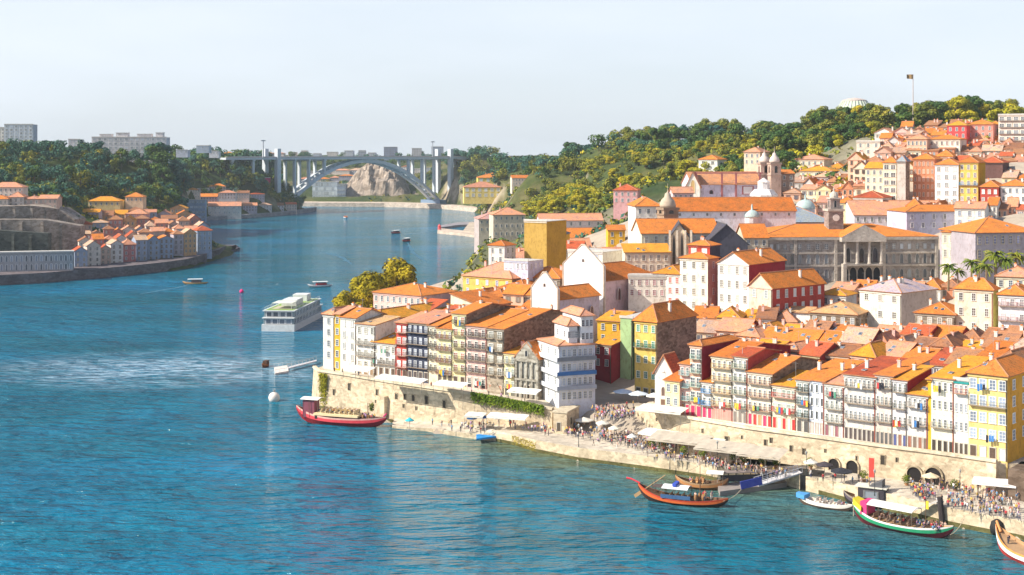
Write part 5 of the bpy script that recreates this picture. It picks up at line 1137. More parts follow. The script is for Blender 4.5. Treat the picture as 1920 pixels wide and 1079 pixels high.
tree(690, 476, 22.5, 'gold', 'golden tree in the middle of the clump', None, z=6.5, sx=1.05)
tree(858, 462, 11, 'dark', 'dark green tree beside the yellow quay house', None, z=10, sx=.8)
for px, Y, h in ((1125,470,5),(1150,474,5)): tree(px, Y, h, 'dark', 'small green tree on the roof terrace behind the pink church wall', 'roof terrace trees', z=25)
for px, py in ((1462,612),(1475,618)): tree(px, 388, 5, 'dark', 'small green tree beside the long blank white wall', 'yard trees', z=Zp(640,388))
wood('on the spur above the far warehouses','trees beside the far warehouses',[(925,1330),(1000,1180),(1070,1130),(1080,1300),(1010,1420),(940,1440)],130,('olive','blue','dark','olive'),7,12,1.4)
wood('between the grey cliff and the big wood','bushes on the rocky slope',[(1110,1060),(1200,960),(1300,900),(1420,850),(1420,900),(1300,980),(1140,1080)],150,('olive','olive','yellow','dark'),6,11,1.4)
wood('on the skyline beyond the bridge','trees on the far skyline',[(500,2300),(900,2300),(900,2420),(500,2420)],70,('blue','dark'),10,16,1.5)
wood('on the ridge above the left headland houses','trees of the left headland',[(300,1500),(400,1525),(470,1562),(530,1590),(530,1620),(460,1610),(300,1570)],110,('blue','dark'),14,19,1.3,.4)
wood('on the mound behind the headland houses','trees of the left headland',[(340,1460),(400,1470),(490,1530),(505,1600),(380,1570)],70,('blue','olive','dark'),9,14,1.3,.4)
wood('on the steep bank between headland houses and bridge','trees of the left headland',[(470,1500),(545,1560),(565,1600),(500,1610),(440,1560)],60,('blue','olive','dark'),7,12,1.3,.4)
plant()
def undergrowth():
    b = MB(); rr = random.Random(8); n = 0
    while n < 6500:
        Y = 620+1200*rr.random()**1.3; px = rr.uniform(-40,1960); x = X(px,Y)
        g = ground(x,Y)
        if g < 6: continue
        if Y < 700 and px < 1450 and px > 900 and False: continue
        n += 1; s = rr.uniform(1.2,3.4); leaves(b, (x,Y,g+s*.3), s, 9, s*.5, rr.choice((DG,OG,OG,YG,BG)), rr, .6, .3)
    tag(b.build('undergrowth'), 'low scrub and bushes growing over the open hill slopes', 'undergrowth', kind='stuff')
undergrowth()
for p in protos:
    for ch in list(p.children): bpy.data.objects.remove(ch)
    bpy.data.objects.remove(p)
# palms in the palace garden
def palm_mesh():
    t = MB(); bark = plain((.25,.17,.1), .95); t.tube([(0,0,-1),(.1,0,3),(.05,.05,6)], [.35,.26,.24], bark, 7)
    c = MB(); g = leaf_mat('leaf_palm', ((.05,.09,.015),(.16,.20,.02),(.28,.26,.04))); rr = random.Random(3)
    for i in range(34):
        a = rr.uniform(0,6.28); el = rr.uniform(-.3,1.2); L_ = rr.uniform(2.2,3.2); P = []
        for k in range(6):
            u = k/5; r = L_*u*math.cos(el*(1-u*.4)); P.append(Vector((math.cos(a)*r, math.sin(a)*r, 6+L_*u*math.sin(el)-1.9*u*u)))
        sd = Vector((-math.sin(a), math.cos(a), 0))
        for k in range(5):
            for sg in (-1, 1):
                w0 = .34*(1-abs(k/5-.4)); c.face([P[k], P[k+1], P[k+1]+sd*sg*w0+Vector((0,0,-.18)), P[k]+sd*sg*w0*.9+Vector((0,0,-.18))], g)
    return t.mesh('trunk'), c.mesh('crown')
pt, pc = palm_mesh()
for i, (px, py, Y, s) in enumerate(((1778,500,415,1.05),(1796,508,412,.9),(1822,492,418,1.1),(1836,502,414,.95),(1866,478,420,1.5),(1886,488,418,1.2),(1905,480,422,1.3),(1850,500,410,1.0))):
    e = empty('palm_tree', (X(px,Y), Y, Zp(py,Y)-6*s), i*1.3); e.scale = (s,s,s); tag(e, 'spreading garden palm between the cream building and the grey mauve house', 'palm', 'palms in the garden right of the palace')
    link('trunk', pt, e); link('crown', pc, e)
# climbing plants on the river wall
def scatter(name, label, fn, n, s, mat, cat='plants'):
    rr = random.Random(n); b = MB()
    for i in range(n):
        p = Vector(fn(rr)); d = Vector((rr.uniform(-1,1), rr.uniform(-1,0), rr.uniform(-.3,1))).normalized(); u = d.orthogonal().normalized(); v = d.cross(u); z = s*rr.uniform(.5,1.3)
        b.face([p-u*z, p-v*z*.6, p+u*z, p+v*z*.7], mat)
    tag(b.build(name), label, cat, kind='stuff')
# ------------------------------------------------------------------ quay platform and river walls
ST = (.74,.61,.43)
QE = [(735,803),(800,809),(870,821),(930,828),(960,834),(1005,848),(1085,864),(1200,879),(1310,895),(1345,902)]
Q = [G(a,c,0) for a,c in QE]
top = 3.0
b = MB(); sm = stone_mat(ST, 1.2, .6, .3); pv = stone_mat((.66,.58,.47), 1.6, 1.6, .22)
back = [G(1345,845,3.2), G(1180,800,3.2), G(1040,786,3.2), G(735,770,3.2)]
zt = [.5,.8,1.2,1.8]+[2.4,2.8,2.9,3,3,3]; n = len(Q)
# lower slope in front
poly = [(q.x,q.y) for q in Q]+[(78,297),(60,345),(25,365),(-10,372),(-30,370)]
b.prism(poly, -3, zt+[3.0,3.0,3.0,3.0,2.2], pv, sm)
tq = struct(b.build('quay'))
b = MB(); Q2 = [G(a,c,0) for a,c in ((1535,927),(1600,944),(1690,964),(1770,984),(1850,1000),(1905,1010),(1990,1030))]
poly = [(G(1345,902).x, G(1345,902).y+.02),(G(1420,880,2).x, G(1420,880,2).y),(G(1530,898,3).x, G(1530,898,3).y)]+[(q.x,q.y) for q in Q2]+[(112,262),(100,290),(60,320),(50,300)]
b.prism(poly, -3, [3.0,3.0,3.0]+[3.4]*len(Q2)+[3.4,3.4,3.0,3.0], pv, sm); struct(b.build('promenade'))
# left river wall with parapet
def rwall(pts, label, th=2.2, zb=-3, batter=.8):
    """pts: (column, depth, top height)"""
    P = [Vector((X(a,Y),Y,z)) for a,Y,z in pts]; b = MB(); m = stone_mat(ST, 1.1, .55, .32); cp_ = stone_mat((.72,.62,.46), 1.6, .5, .2)
    for i in range(len(P)-1):
        a, c = P[i], P[i+1]; d = (c-a).normalized(); nn = Vector((d.y,-d.x,0)).normalized()
        f = nn*batter; k = -nn*th
        b.hexa([Vector((a.x,a.y,zb))+f, Vector((c.x,c.y,zb))+f, Vector((c.x,c.y,zb))+k, Vector((a.x,a.y,zb))+k, a, c, c+k, a+k], m)
        o = nn*.35; z1 = Vector((0,0,.004)); z2 = Vector((0,0,.55)); kk = -nn*.7
        b.hexa([a+o+z1, c+o+z1, c+kk+z1, a+kk+z1, a+o*.6+z2, c+o*.6+z2, c+kk+z2, a+kk+z2], cp_)
    return b, P
WLp = [(588,388,9.6),(596,380,9.8),(640,373,10),(740,359,10),(860,348,9.6),(950,342,8.6),(1036,335,7.6)]
b, WP = rwall(WLp, '')
o = b.build('river_wall'); tag(o, 'tall sandy stone river wall carrying the left row of houses', 'river wall')
# small openings in the wall, buttresses
vent = MB(); dk = plain((.05,.04,.03)); fr_ = stone_mat((.5,.42,.3))
vent.box((-.5,-.12,-.8),(-.35,.3,.9), fr_); vent.box((.35,-.12,-.8),(.5,.3,.9), fr_); vent.box((-.35,-.12,.75),(.35,.3,.9), fr_); vent.box((-.35,-.05,-.8),(.35,.3,.75), dk); vm = vent.mesh('wall_opening')
def on_wall(P, px):
    for i in range(len(P)-1):
        a0 = 960+F*P[i].x/P[i].y; a1 = 960+F*P[i+1].x/P[i+1].y
        if a0 <= px <= a1:
            d = P[i+1]-P[i]; an = math.atan2(d.y, d.x); t = solve(px, (P[i].x,P[i].y), an); return Vector((P[i].x+t*math.cos(an), P[i].y+t*math.sin(an), P[i].z+(P[i+1].z-P[i].z)*t/d.xy.length)), an
for px, z, s in ((628,5,1),(656,7.2,1.2),(708,7.0,1),(744,6.8,.9),(760,6.9,.9),(776,6.9,1),(801,6.8,1.3),(834,6.3,1.2),(758,4.6,.6),(782,4.4,.6),(706,4.6,.5)):
    p, an = on_wall(WP, px); out = Vector((math.sin(an), -math.cos(an), 0))*(.8*(p.z-z)/(p.z+3)+.02)
    link('wall_opening', vm, o, (p.x+out.x, p.y+out.y, z), an, (s,1,s))
for px in (725,):
    p, an = on_wall(WP, px); bb = MB(); bb.box((-.8,-1.6,-3),(.8,0,6.5), sm); l = bb.build('buttress', o, (p.x,p.y,0)); l.rotation_euler = (0,0,an)
# street fill behind the left wall
b = MB(); inn = [(p.x, p.y) for p in WP]
b.prism([(x+.6,y+1.2) for x,y in inn]+[(30,352),(22,372),(-10,402),(-50,410)], 2.5, [p.z-.35 for p in WP]+[7.6,8.0,8.6,8.8], pv, sm); struct(b.build('street'))
# projecting corner block with little doorway below the white corner house
b = MB(); cpz = G(1036, 800, 3)
b.box((0,-1,-1),(3.4,8,5.6), sm); b.box((-.2,-1.2,5.6),(3.6,8.2,6.0), stone_mat((.72,.62,.46),1.6,.5,.2)); k = b.build('stair_tower', None, (X(1040,334),333.0,2)); k.rotation_euler = (0,0,R(-22)); tag(k, 'small square stone stair block at the right end of the left river wall', 'stair tower')
link('door', door_mesh((.1,.08,.06)), k, (1.4,-1.004,1.2), 0, (1.1,1,2.2)); link('wall_opening', vm, k, (3.404,2,3.2), math.pi/2)
# steps / ramp between quay and square
b = MB()
for i in range(12): b.box((0,i*1.1,0),(16,14,.42*(i+1)), stone_mat((.5,.44,.36),1.2,.5,.3))
s_ = b.build('steps', None, (X(1075,338)+1, 342, 2.9)); s_.rotation_euler = (0,0,R(-14)); struct(s_)
b = MB(); b.prism([(14,352),(30,348),(34,350),(44,352),(40,420),(4,420)], 2.5, 7.9, pv, sm); q = b.build('square'); struct(q)
# right river wall
RWp = [(1193,329.5,9.0),(1275,316.5,9.4),(1400,303.5,9.4),(1540,293,9.4),(1640,285.6,9.4),(1735,279.5,9.4),(1800,275.2,9.4),(1868,270.5,9.4)]
b, RP_ = rwall(RWp, '', batter=.5, zb=2)
o2 = b.build('river_wall'); tag(o2, 'long sandy stone wall with arched gateways under the right row of houses', 'river wall')
for px, z, s in ((1232,7.6,.5),(1318,7.3,.6),(1364,6.0,1.2),(1392,7.4,.5),(1436,7.0,.8),(1446,7.6,.7),(1484,6.5,.8),(1508,6.2,.8),(1548,7.0,.5),(1607,6.4,.6),(1656,6.8,1.2),(1682,7.2,.6)):
    p, an = on_wall(RP_, px); out = Vector((math.sin(an), -math.cos(an), 0))*(.5*(p.z-z)/(p.z-2)+.02)
    link('wall_opening', vm, o2, (p.x+out.x, p.y+out.y, z), an, (s,1,s))
agm = MB(); n = 12; pts = [(1,0)]+[(math.cos(math.pi*i/n), 1.0+math.sin(math.pi*i/n)) for i in range(n+1)]+[(-1,0)]
agm.face([(q[0],-.03,q[1]) for q in reversed(pts)], plain((.015,.012,.012)))
for i in range(len(pts)-1):
    q, r = pts[i], pts[i+1]; q2, r2 = (q[0]*1.18,q[1]*1.12), (r[0]*1.18,r[1]*1.12)
    agm.hexa([Vector(v) for v in ((q[0],-.3,q[1]),(q2[0],-.3,q2[1]),(q2[0],.05,q2[1]),(q[0],.05,q[1]),(r[0],-.3,r[1]),(r2[0],-.3,r2[1]),(r2[0],.05,r2[1]),(r[0],.05,r[1]))], stone_mat((.66,.55,.38)))
agm = agm.mesh('gateway')
for px, s in ((1716,1.5),(1752,1.7),(1600,1.3),(1566,1.2)):
    p, an = on_wall(RP_, px); out = Vector((math.sin(an), -math.cos(an), 0))*.45
    link('gateway', agm, o2, (p.x+out.x, p.y+out.y, 3.3), an, (s,1,s))
b = MB(); inn = [(p.x,p.y) for p in RP_]
b.prism([(x+.4,y+1.0) for x,y in inn]+[(120,268),(118,290),(48,338),(34,342)], 2.6, [p.z-.4 for p in RP_]+[9,9,9,8.6], pv, sm); struct(b.build('street'))
# dark block painted in for the shadow at the right edge
b = MB(); b.box((0,0,0),(7,9,6.0), stone_mat((.22,.16,.12),1.1,.6,.4)); k = b.build('shadow_block', None, (X(1890,266),266,3)); k.rotation_euler = (0,0,R(-36)); tag(k, 'dark stone block standing for the shadow at the right edge under the yellow house', 'wall')
# greenery on the walls
def along(P, p0, p1, z0, z1, bulge=.6):
    def f(rr):
        px = rr.uniform(p0, p1); p, an = on_wall(P, px); z = p.z - rr.triangular(z0, z1, z0)
        return (p.x+math.sin(an)*rr.uniform(.2,bulge)*1.4, p.y-math.cos(an)*rr.uniform(.2,bulge)*1.4, z)
    return f
scatter('ivy', 'bright green hedge of ivy hanging along the top of the left river wall', along(WP, 888, 1022, -.9, 1.9, 1.3), 4200, .22, leaf_mat('ivy', ((.06,.11,.01),(.18,.26,.02),(.33,.38,.03)), .7))
scatter('ivy', 'yellow green creeper hanging down the left river wall near its tip', along(WP, 604, 616, .2, 9.5, 1.0), 1500, .2, leaf_mat('creeper', ((.12,.13,.01),(.3,.3,.02),(.4,.36,.03)), .7))
scatter('moss', 'golden moss on the step edge of the lower quay by the blue ramp', lambda rr: (lambda q: (q.x, q.y-.05, rr.uniform(.2,2.2)))(G(rr.uniform(958,1000), 0, 0) if False else Q[4].lerp(Q[5], rr.random())), 700, .16, leaf_mat('moss', ((.2,.16,.01),(.42,.32,.02),(.45,.38,.05)), .7))

# dark algae band along the waterline of the quays
def tide(P, label, z1):
    b = MB(); m = stone_mat((.16,.15,.06), .9, .5, .4)
    for i in range(len(P)-1):
        a, c = P[i].copy(), P[i+1].copy(); a.z = c.z = 0; d = (c-a).normalized(); o = Vector((d.y,-d.x,0))*.06; U = Vector((0,0,1))
        b.hexa([a+o-U, c+o-U, c-o*4-U, a-o*4-U, a+o*.8+U*z1, c+o*.8+U*z1, c-o*4+U*z1, a-o*4+U*z1], m)
    tag(b.build('algae_band'), label, 'algae', kind='stuff')
tide(Q[3:], 'dark algae band along the waterline of the lower quay', .75)
tide(Q2, 'dark algae band along the waterline of the right promenade', .85)
tide([Vector((p.x,p.y,0))+Vector((-.55,-.85,0)) for p in WP[:4]], 'dark algae band at the foot of the left river wall', .8)
# ------------------------------------------------------------------ people: one continuous skinned body per pose and outfit
def body_mesh(pose, top, leg, hair):
    J = {'pelvis':(0,0,.93),'waist':(0,0,1.08),'chest':(0,-.01,1.32),'neck':(0,0,1.48),'head':(0,-.015,1.60),'crown':(0,0,1.72)}
    rad = {'pelvis':.15,'waist':.135,'chest':.16,'neck':.055,'head':.095,'crown':.07}
    E = [('pelvis','waist'),('waist','chest'),('chest','neck'),('neck','head'),('head','crown')]
    def limb(names, pts, rs, root):
        pr = root
        for n_, p_, r_ in zip(names, pts, rs): J[n_] = p_; rad[n_] = r_; E.append((pr, n_)); pr = n_
    if pose == 'sit':
        for s, t in ((-1,'l'),(1,'r')):
            limb([f'hip{t}',f'kne{t}',f'ank{t}',f'toe{t}'], [(s*.1,-.02,.5),(s*.13,-.42,.52),(s*.13,-.40,.10),(s*.14,-.55,.04)], [.10,.07,.045,.04], 'pelvis')
            limb([f'sho{t}',f'elb{t}',f'wri{t}',f'han{t}'], [(s*.2,0,.97),(s*.25,-.08,.72),(s*.15,-.32,.62),(s*.12,-.40,.60)], [.065,.045,.032,.035], 'chest')
        for k, z in (('pelvis',.5),('waist',.65),('chest',.90),('neck',1.06),('head',1.18),('crown',1.30)): J[k] = (J[k][0], J[k][1], z)
    else:
        st = {'stand':(.02,-.02),'walk':(.26,-.24),'stride':(-.2,.22)}[pose]
        for s, t, f in ((-1,'l',st[0]),(1,'r',st[1])):
            limb([f'hip{t}',f'kne{t}',f'ank{t}',f'toe{t}'], [(s*.09,0,.86),(s*.1,-f*.6-.02,.48),(s*.1,-f*.9+(.06 if f<0 else 0),.08+(.05 if f<-.1 else 0)),(s*.11,-f*.9-.13,.04)], [.10,.065,.045,.04], 'pelvis')
            limb([f'sho{t}',f'elb{t}',f'wri{t}',f'han{t}'], [(s*.19,0,1.38),(s*.25,f*.4,1.12),(s*.24,f*.9-.1,.90),(s*.23,f-.12,.82)], [.065,.045,.032,.035], 'chest')
    names = list(J); idx = {n_: i for i, n_ in enumerate(names)}
    me = bpy.data.meshes.new('person'); me.from_pydata([J[n_] for n_ in names], [(idx[a], idx[c]) for a, c in E], []); me.update()
    o = bpy.data.objects.new('tmp_person', me); col.objects.link(o)
    o.modifiers.new('s', 'SKIN'); sl = me.skin_vertices[0].data
    for n_ in names: sl[idx[n_]].radius = (rad[n_], rad[n_]*(.75 if n_ in ('chest','waist','pelvis') else 1)); sl[idx[n_]].use_root = n_ == 'pelvis'
    sb = o.modifiers.new('u', 'SUBSURF'); sb.levels = 1; sb.render_levels = 1
    bpy.context.view_layer.update(); dg = bpy.context.evaluated_depsgraph_get()
    m2 = bpy.data.meshes.new_from_object(o.evaluated_get(dg)); bpy.data.objects.remove(o)
    sk = plain((.55,.32,.22), .6); off = -.43 if pose == 'sit' else 0
    for m in (plain(top), plain(leg), sk, plain(hair), plain((.04,.035,.03))): m2.materials.append(m)
    for p in m2.polygons:
        c = p.center; z = c.z-off
        if z > 1.66 or (z > 1.56 and c.y > .02): k = 3
        elif z > 1.45: k = 2
        elif abs(c.x) > .165 and z < 1.22 and (pose != 'sit'): k = 2
        elif pose == 'sit' and c.y < -.2 and c.z > .56: k = 2
        elif (pose == 'sit' and c.z < .64) or (pose != 'sit' and z < .98): k = 4 if c.z < .09 else 1
        else: k = 0
        p.material_index = k; p.use_smooth = True
    return m2
OUT = [((.75,.74,.72),'white',(.06,.08,.16),'navy'),((.55,.05,.06),'red',(.05,.05,.06),'black'),((.06,.07,.12),'dark blue',(.35,.3,.24),'beige'),((.03,.03,.035),'black',(.06,.07,.1),'dark'),
       ((.45,.25,.45),'mauve',(.08,.09,.14),'navy'),((.72,.50,.40),'peach',(.7,.68,.64),'white'),((.12,.30,.50),'blue',(.10,.10,.11),'black'),((.65,.45,.10),'mustard',(.08,.1,.18),'navy')]
HAIR = [(.03,.02,.015),(.12,.06,.03),(.25,.17,.08)]
PM = {}
rp = random.Random(9)
for i, o_ in enumerate(OUT):
    for ps in ('stand','walk','sit') if i % 2 else ('stand','stride','sit'): PM[(i,ps)] = body_mesh(ps, o_[0], o_[2], HAIR[i % 3])
NP = [0]
def person(p, rz, i, pose, where, group):
    if (i, pose) not in PM: pose = {'walk':'stride','stride':'walk'}[pose]
    o = link('person', PM[(i,pose)], None, p, rz); s = rp.uniform(.93,1.06); o.scale = (s,s,s); NP[0] += 1
    act = {'stand':'standing','walk':'walking','stride':'striding','sit':'sitting'}[pose]
    return tag(o, f'person in {OUT[i][1]} top, {OUT[i][3]} trousers, {act} {where}', 'person', group)
def crowd(n, poly, z, where, group, poses=('stand','stand','walk','walk'), zf=None):
    """poly in photo positions on the ground at height z"""
    xs = [p[0] for p in poly]; ys = [p[1] for p in poly]; k = 0
    while k < n:
        a, c = rp.uniform(min(xs), max(xs)), rp.uniform(min(ys), max(ys))
        if not inside(a, c, poly): continue
        k += 1; zz = z; q = G(a, c, zz); person(q, rp.uniform(0, 6.28), rp.randrange(8), rp.choice(poses), where, group)
crowd(44, [(955,800),(1040,794),(1110,806),(1180,826),(1240,846),(1215,852),(1130,832),(1050,812),(960,808)], 3.02, 'in the lower quay crowd', 'people on the lower quay')
crowd(22, [(1130,816),(1210,812),(1290,846),(1230,850)], 3.02, 'by the awnings on the lower quay', 'people on the lower quay')
crowd(20, [(1240,850),(1300,862),(1480,885),(1470,900),(1340,880),(1250,862)], 3.02, 'before the cafe canopies', 'people before the canopies')
crowd(10, [(1020,818),(1110,840),(1290,880),(1300,872),(1120,828),(1030,812)], 3.02, 'alone on the open stone quay', 'people on the open quay')
crowd(40, [(1690,908),(1780,915),(1912,935),(1912,975),(1800,960),(1720,938)], 3.42, 'in the throng by the right gateways', 'people in the right hand throng')
crowd(12, [(1500,890),(1640,905),(1640,915),(1540,905)], 3.42, 'near the black parasols', 'people on the promenade')
crowd(16, [(1115,772),(1190,768),(1190,786),(1110,792)], 7.93, 'on the shaded square', 'people on the shaded square')
crowd(22, [(790,797),(860,794),(950,794),(955,815),(880,813),(790,804)], 2.4, 'at the waterside below ivy', 'people below the ivy')
def crowd_mass(specs):
    v = []; f = []; mi = []; mats = []
    def mslot(m):
        if m not in mats: mats.append(m)
        return mats.index(m)
    for n, poly, z in specs:
        xs = [p[0] for p in poly]; ys = [p[1] for p in poly]; k = 0
        while k < n:
            a, c = rp.uniform(min(xs), max(xs)), rp.uniform(min(ys), max(ys))
            if not inside(a, c, poly): continue
            k += 1; q = G(a, c, z); me = rp.choice(list(PM.values())); an = rp.uniform(0, 6.28); i0 = len(v); cs, sn = math.cos(an), math.sin(an)
            ms = [mslot(m) for m in me.materials]
            v += [(q.x+w.co.x*cs-w.co.y*sn, q.y+w.co.x*sn+w.co.y*cs, z+w.co.z) for w in me.vertices]
            for p in me.polygons: f.append(tuple(i0+i for i in p.vertices)); mi.append(ms[p.material_index])
    me = bpy.data.meshes.new('crowd'); me.from_pydata(v, [], f)
    for m in mats: me.materials.append(m)
    me.polygons.foreach_set('material_index', mi); me.polygons.foreach_set('use_smooth', [True]*len(f))
    tag(link('crowd', me), 'dense crowd of strollers filling the quay and the square', 'crowd', kind='stuff')
crowd_mass([(120, [(955,798),(1040,792),(1110,804),(1180,824),(1240,846),(1215,854),(1130,834),(1050,814),(960,808)], 3.02), (60, [(1130,816),(1210,812),(1290,846),(1230,850)], 3.02), (70, [(1240,852),(1300,864),(1480,888),(1470,900),(1340,882),(1250,864)], 3.02),
   (170, [(1690,906),(1780,913),(1912,932),(1912,978),(1800,962),(1720,940)], 3.42), (90, [(1110,770),(1190,764),(1190,788),(1110,792)], 7.93)])
for i in range(16):
    px = 612+i*24+rp.uniform(-8,8); p, an = on_wall(WP, px); person((p.x+1.2, p.y+1.9, p.z-.34), rp.uniform(0,6), rp.randrange(8), 'stand', 'on the left wall terrace', 'people on the wall terrace')
# ------------------------------------------------------------------ umbrellas, awnings, tables
def umbrella(p, w, c, label, group, h=2.6):
    e = empty('parasol', p, rp.uniform(0,1)); tag(e, label, 'parasol', group)
    b = MB(); b.tube([(0,0,0),(0,0,h+.3)], .05, plain((.3,.25,.2)), 6); b.box((-.3,-.3,0),(.3,.3,.08), plain((.3,.3,.3))); b.build('pole', e)
    b = MB(); m = plain(c, .8); n = 8; r = w/2
    for i in range(n):
        a, a2 = 6.283*i/n, 6.283*(i+1)/n; p1, p2 = (r*math.cos(a), r*math.sin(a), h-.25), (r*math.cos(a2), r*math.sin(a2), h-.25)
        b.face([p1, p2, (0,0,h+.45)], m); b.face([(p1[0],p1[1],p1[2]-.2),(p2[0],p2[1],p2[2]-.2),p2,p1], m)
    b.build('canopy', e)
def table(p, rz, label, group):
    e = empty('cafe_table', p, rz); tag(e, label, 'table', group)
    b = MB(); b.lathe([(.42,0),(.42,.03)], (0,0,.72), plain((.6,.58,.54)), 10); b.build('table_top', e)
    b = MB(); b.tube([(0,0,0),(0,0,.72)], .04, plain((.1,.1,.1)), 6); b.lathe([(.25,0),(.22,.03)], (0,0,0), plain((.1,.1,.1)), 8); b.build('pedestal', e)
def awning(px0, py0, px1, z, hgt, depth, c, label, slope=.5, name='awning', closed=False, ang=None, group=None, drop=.35):
    """rectangular canvas on posts; front ground line runs from photo column px0,row py0 along ang"""
    A = G(px0, py0, z); an = R(ang if ang is not None else -38); W = solve(px1, (A.x, A.y), an)
    e = empty(name, A, an); tag(e, label, 'awning', group); m = plain(c, .85); ps = plain((.25,.22,.2))
    b = MB(); n = max(2, int(W/3))
    for i in range(n):
        x0, x1 = W*i/n, W*(i+1)/n; dz = .12
        for a, c2, za, zb in ((x0,(x0+x1)/2,0,dz),((x0+x1)/2,x1,dz,0)):
            b.face([(a,0,hgt+za),(c2,0,hgt+zb),(c2,depth,hgt+slope+zb),(a,depth,hgt+slope+za)], m)
        b.face([(x0,-.01,hgt-drop),(x1,-.01,hgt-drop),(x1,0,hgt),(x0,0,hgt)], m)
    b.build('canvas', e)
    for i in range(n+1):
        q = MB(); q.tube([(W*i/n,.1,0),(W*i/n,.1,hgt)], .05, ps, 5); q.build('post', e)
    return e, W, an
CAN = (.80,.76,.68)
awning(643, 709, 690, 9.7, 2.6, 3.2, (.74,.72,.66), 'white awning below the wide plain white house', ang=-35)
awning(702, 727, 790, 9.7, 2.6, 3.0, (.74,.72,.66), 'long white awning in front of the dark slate house', ang=-34)
awning(812, 739, 868, 9.3, 2.6, 3.0, (.84,.81,.74), 'white awning in front of the yellow houses', ang=-32)
awning(950, 753, 1006, 8.4, 2.6, 3.0, (.84,.81,.74), 'cream awning in front of the chapel', ang=-28)
e, W, an = awning(1196, 836, 1290, 3.02, 3.0, 4.0, (.82,.82,.76), 'pale green white awning left of the long cafe canopies')
awning(1262, 852, 1345, 3.02, 3.2, 4.5, (.72,.68,.60), 'white awning above the long cafe canopies', ang=-34)
for k,(p0,y0,p1,nm) in enumerate(((1212,850,1318,'left'),(1300,868,1398,'middle'),(1380,880,1462,'right'))):
    awning(p0, y0, p1, 3.02, 3.2, 6.0, (.52,.45,.36), f'long beige cafe canopy on the lower quay, {nm} one of three', .9, 'cafe_canopy', ang=-30, group='cafe canopies')
awning(1190, 790, 1276, 7.95, 2.8, 5.0, (.72,.68,.60), 'white awning on the terrace before the little chapel', ang=-30)
awning(870, 800, 905, 3, 2.6, 3, (.72,.68,.60), 'small white awning below the ivy', ang=-20)
awning(912, 802, 985, 3, 2.7, 3, (.84,.80,.74), 'wide white awning below the ivy', ang=-20)
awning(1752, 902, 1822, 3.42, 3.4, 5.0, (.30,.22,.17), 'dark brown awning at the right gateway', ang=-32)
awning(1822, 930, 1905, 3.42, 2.6, 3, (.84,.80,.78), 'long white awning at the right end of the throng', ang=-25)
for px, py, z, w, c, l in ((1168,752,8,5,(.55,.66,.78),'light blue parasol, leftmost on the shaded square'),(1196,756,8,5,(.62,.70,.78),'pale blue parasol in the middle of the shaded square'),(1216,742,8,5.4,(.82,.8,.72),'cream parasol below the yellow house'),(1226,760,8,4,(.80,.8,.78),'white parasol at the foot of the small chapel'),
     (1095,806,3,4.6,(.72,.68,.60),'white parasol near the stair block'),(1062,786,4,3.2,(.8,.72,.6),'beige parasol against the stair block'),(1546,893,3.4,3.6,(.06,.05,.06),'black parasol left of the two on the promenade'),(1578,905,3.4,4.6,(.03,.03,.04),'large black parasol right of the two on the promenade'),(1520,888,3.4,3,(.8,.76,.66),'cream parasol on the promenade by the gangway'),
     (885,802,2.6,2.6,(.05,.15,.35),'dark blue parasol at the left end of the terrace below the ivy'),(768,806,1.6,2.2,(.05,.5,.6),'turquoise parasol on the low quay beside the red boat'),(1000,796,3,3,(.45,.62,.8),'blue and white parasol in the crowd'),(1745,915,3.4,3.4,(.75,.6,.4),'straw coloured parasol in the throng'),(905,800,2.8,2.8,(.1,.2,.5),'navy parasol second from the left below the ivy'),(935,801,3,3,(.84,.82,.8),'white parasol third from the left below the ivy'),(1022,798,3,3,(.7,.15,.12),'red parasol in the lower quay crowd'),(1130,812,3,3.4,(.72,.68,.60),'white parasol where the lower quay crowd thickens'),(1152,822,3,3,(.8,.74,.6),'sand coloured parasol beside the pale green awning'),(1185,838,3,2.4,(.7,.7,.66),'small white parasol by the open quay')):
    umbrella(G(px,py,z), w, c, l, None)
k = 0
for (poly, z, nm, n) in (([(1225,838),(1450,880),(1440,886),(1225,850)],3.02,'under the beige cafe canopies',34),([(1130,812),(1190,818),(1200,836),(1140,826)],3.02,'by the awnings',12),([(860,796),(960,796),(960,806),(870,808)],2.4,'below the ivy',10)):
    c_ = 0
    while c_ < n:
        a, c = rp.uniform(min(p[0] for p in poly), max(p[0] for p in poly)), rp.uniform(min(p[1] for p in poly), max(p[1] for p in poly))
        if not inside(a, c, poly): continue
        c_ += 1; q = G(a,c,z); table(q, 0, f'small round cafe table {nm}', f'cafe tables {nm}')
        if c_ % 2: person(q+Vector((.75,0,0)), -math.pi/2, rp.randrange(8), 'sit', f'at cafe table {nm}', f'diners {nm}')
for px, py in ((1175,812),(1180,800),(1240,846),(1205,812),(1455,878),(1395,872),(1520,880),(1620,905),(1840,920),(1318,862),(1160,806),(1222,842),(1282,858),(1375,868),(1430,876),(1700,912),(1790,922),(1140,800)):
    q = G(px,py,3.1); e = empty('potted_shrub', q); tag(e, 'leafy green potted shrub among the cafe awnings', 'plant', 'potted shrubs on the quay')
    b = MB(); b.lathe([(.3,0),(.45,.6),(.4,.6)], (0,0,0), plain((.4,.2,.1)), 8); b.build('pot', e)
    b = MB(); leaves(b, (0,0,1.5), 1.0, 260, .16, leaf_mat('shrub', ((.04,.07,.01),(.12,.17,.02),(.25,.27,.04)), 1.5), rp, 1.1, .3); b.build('foliage', e)
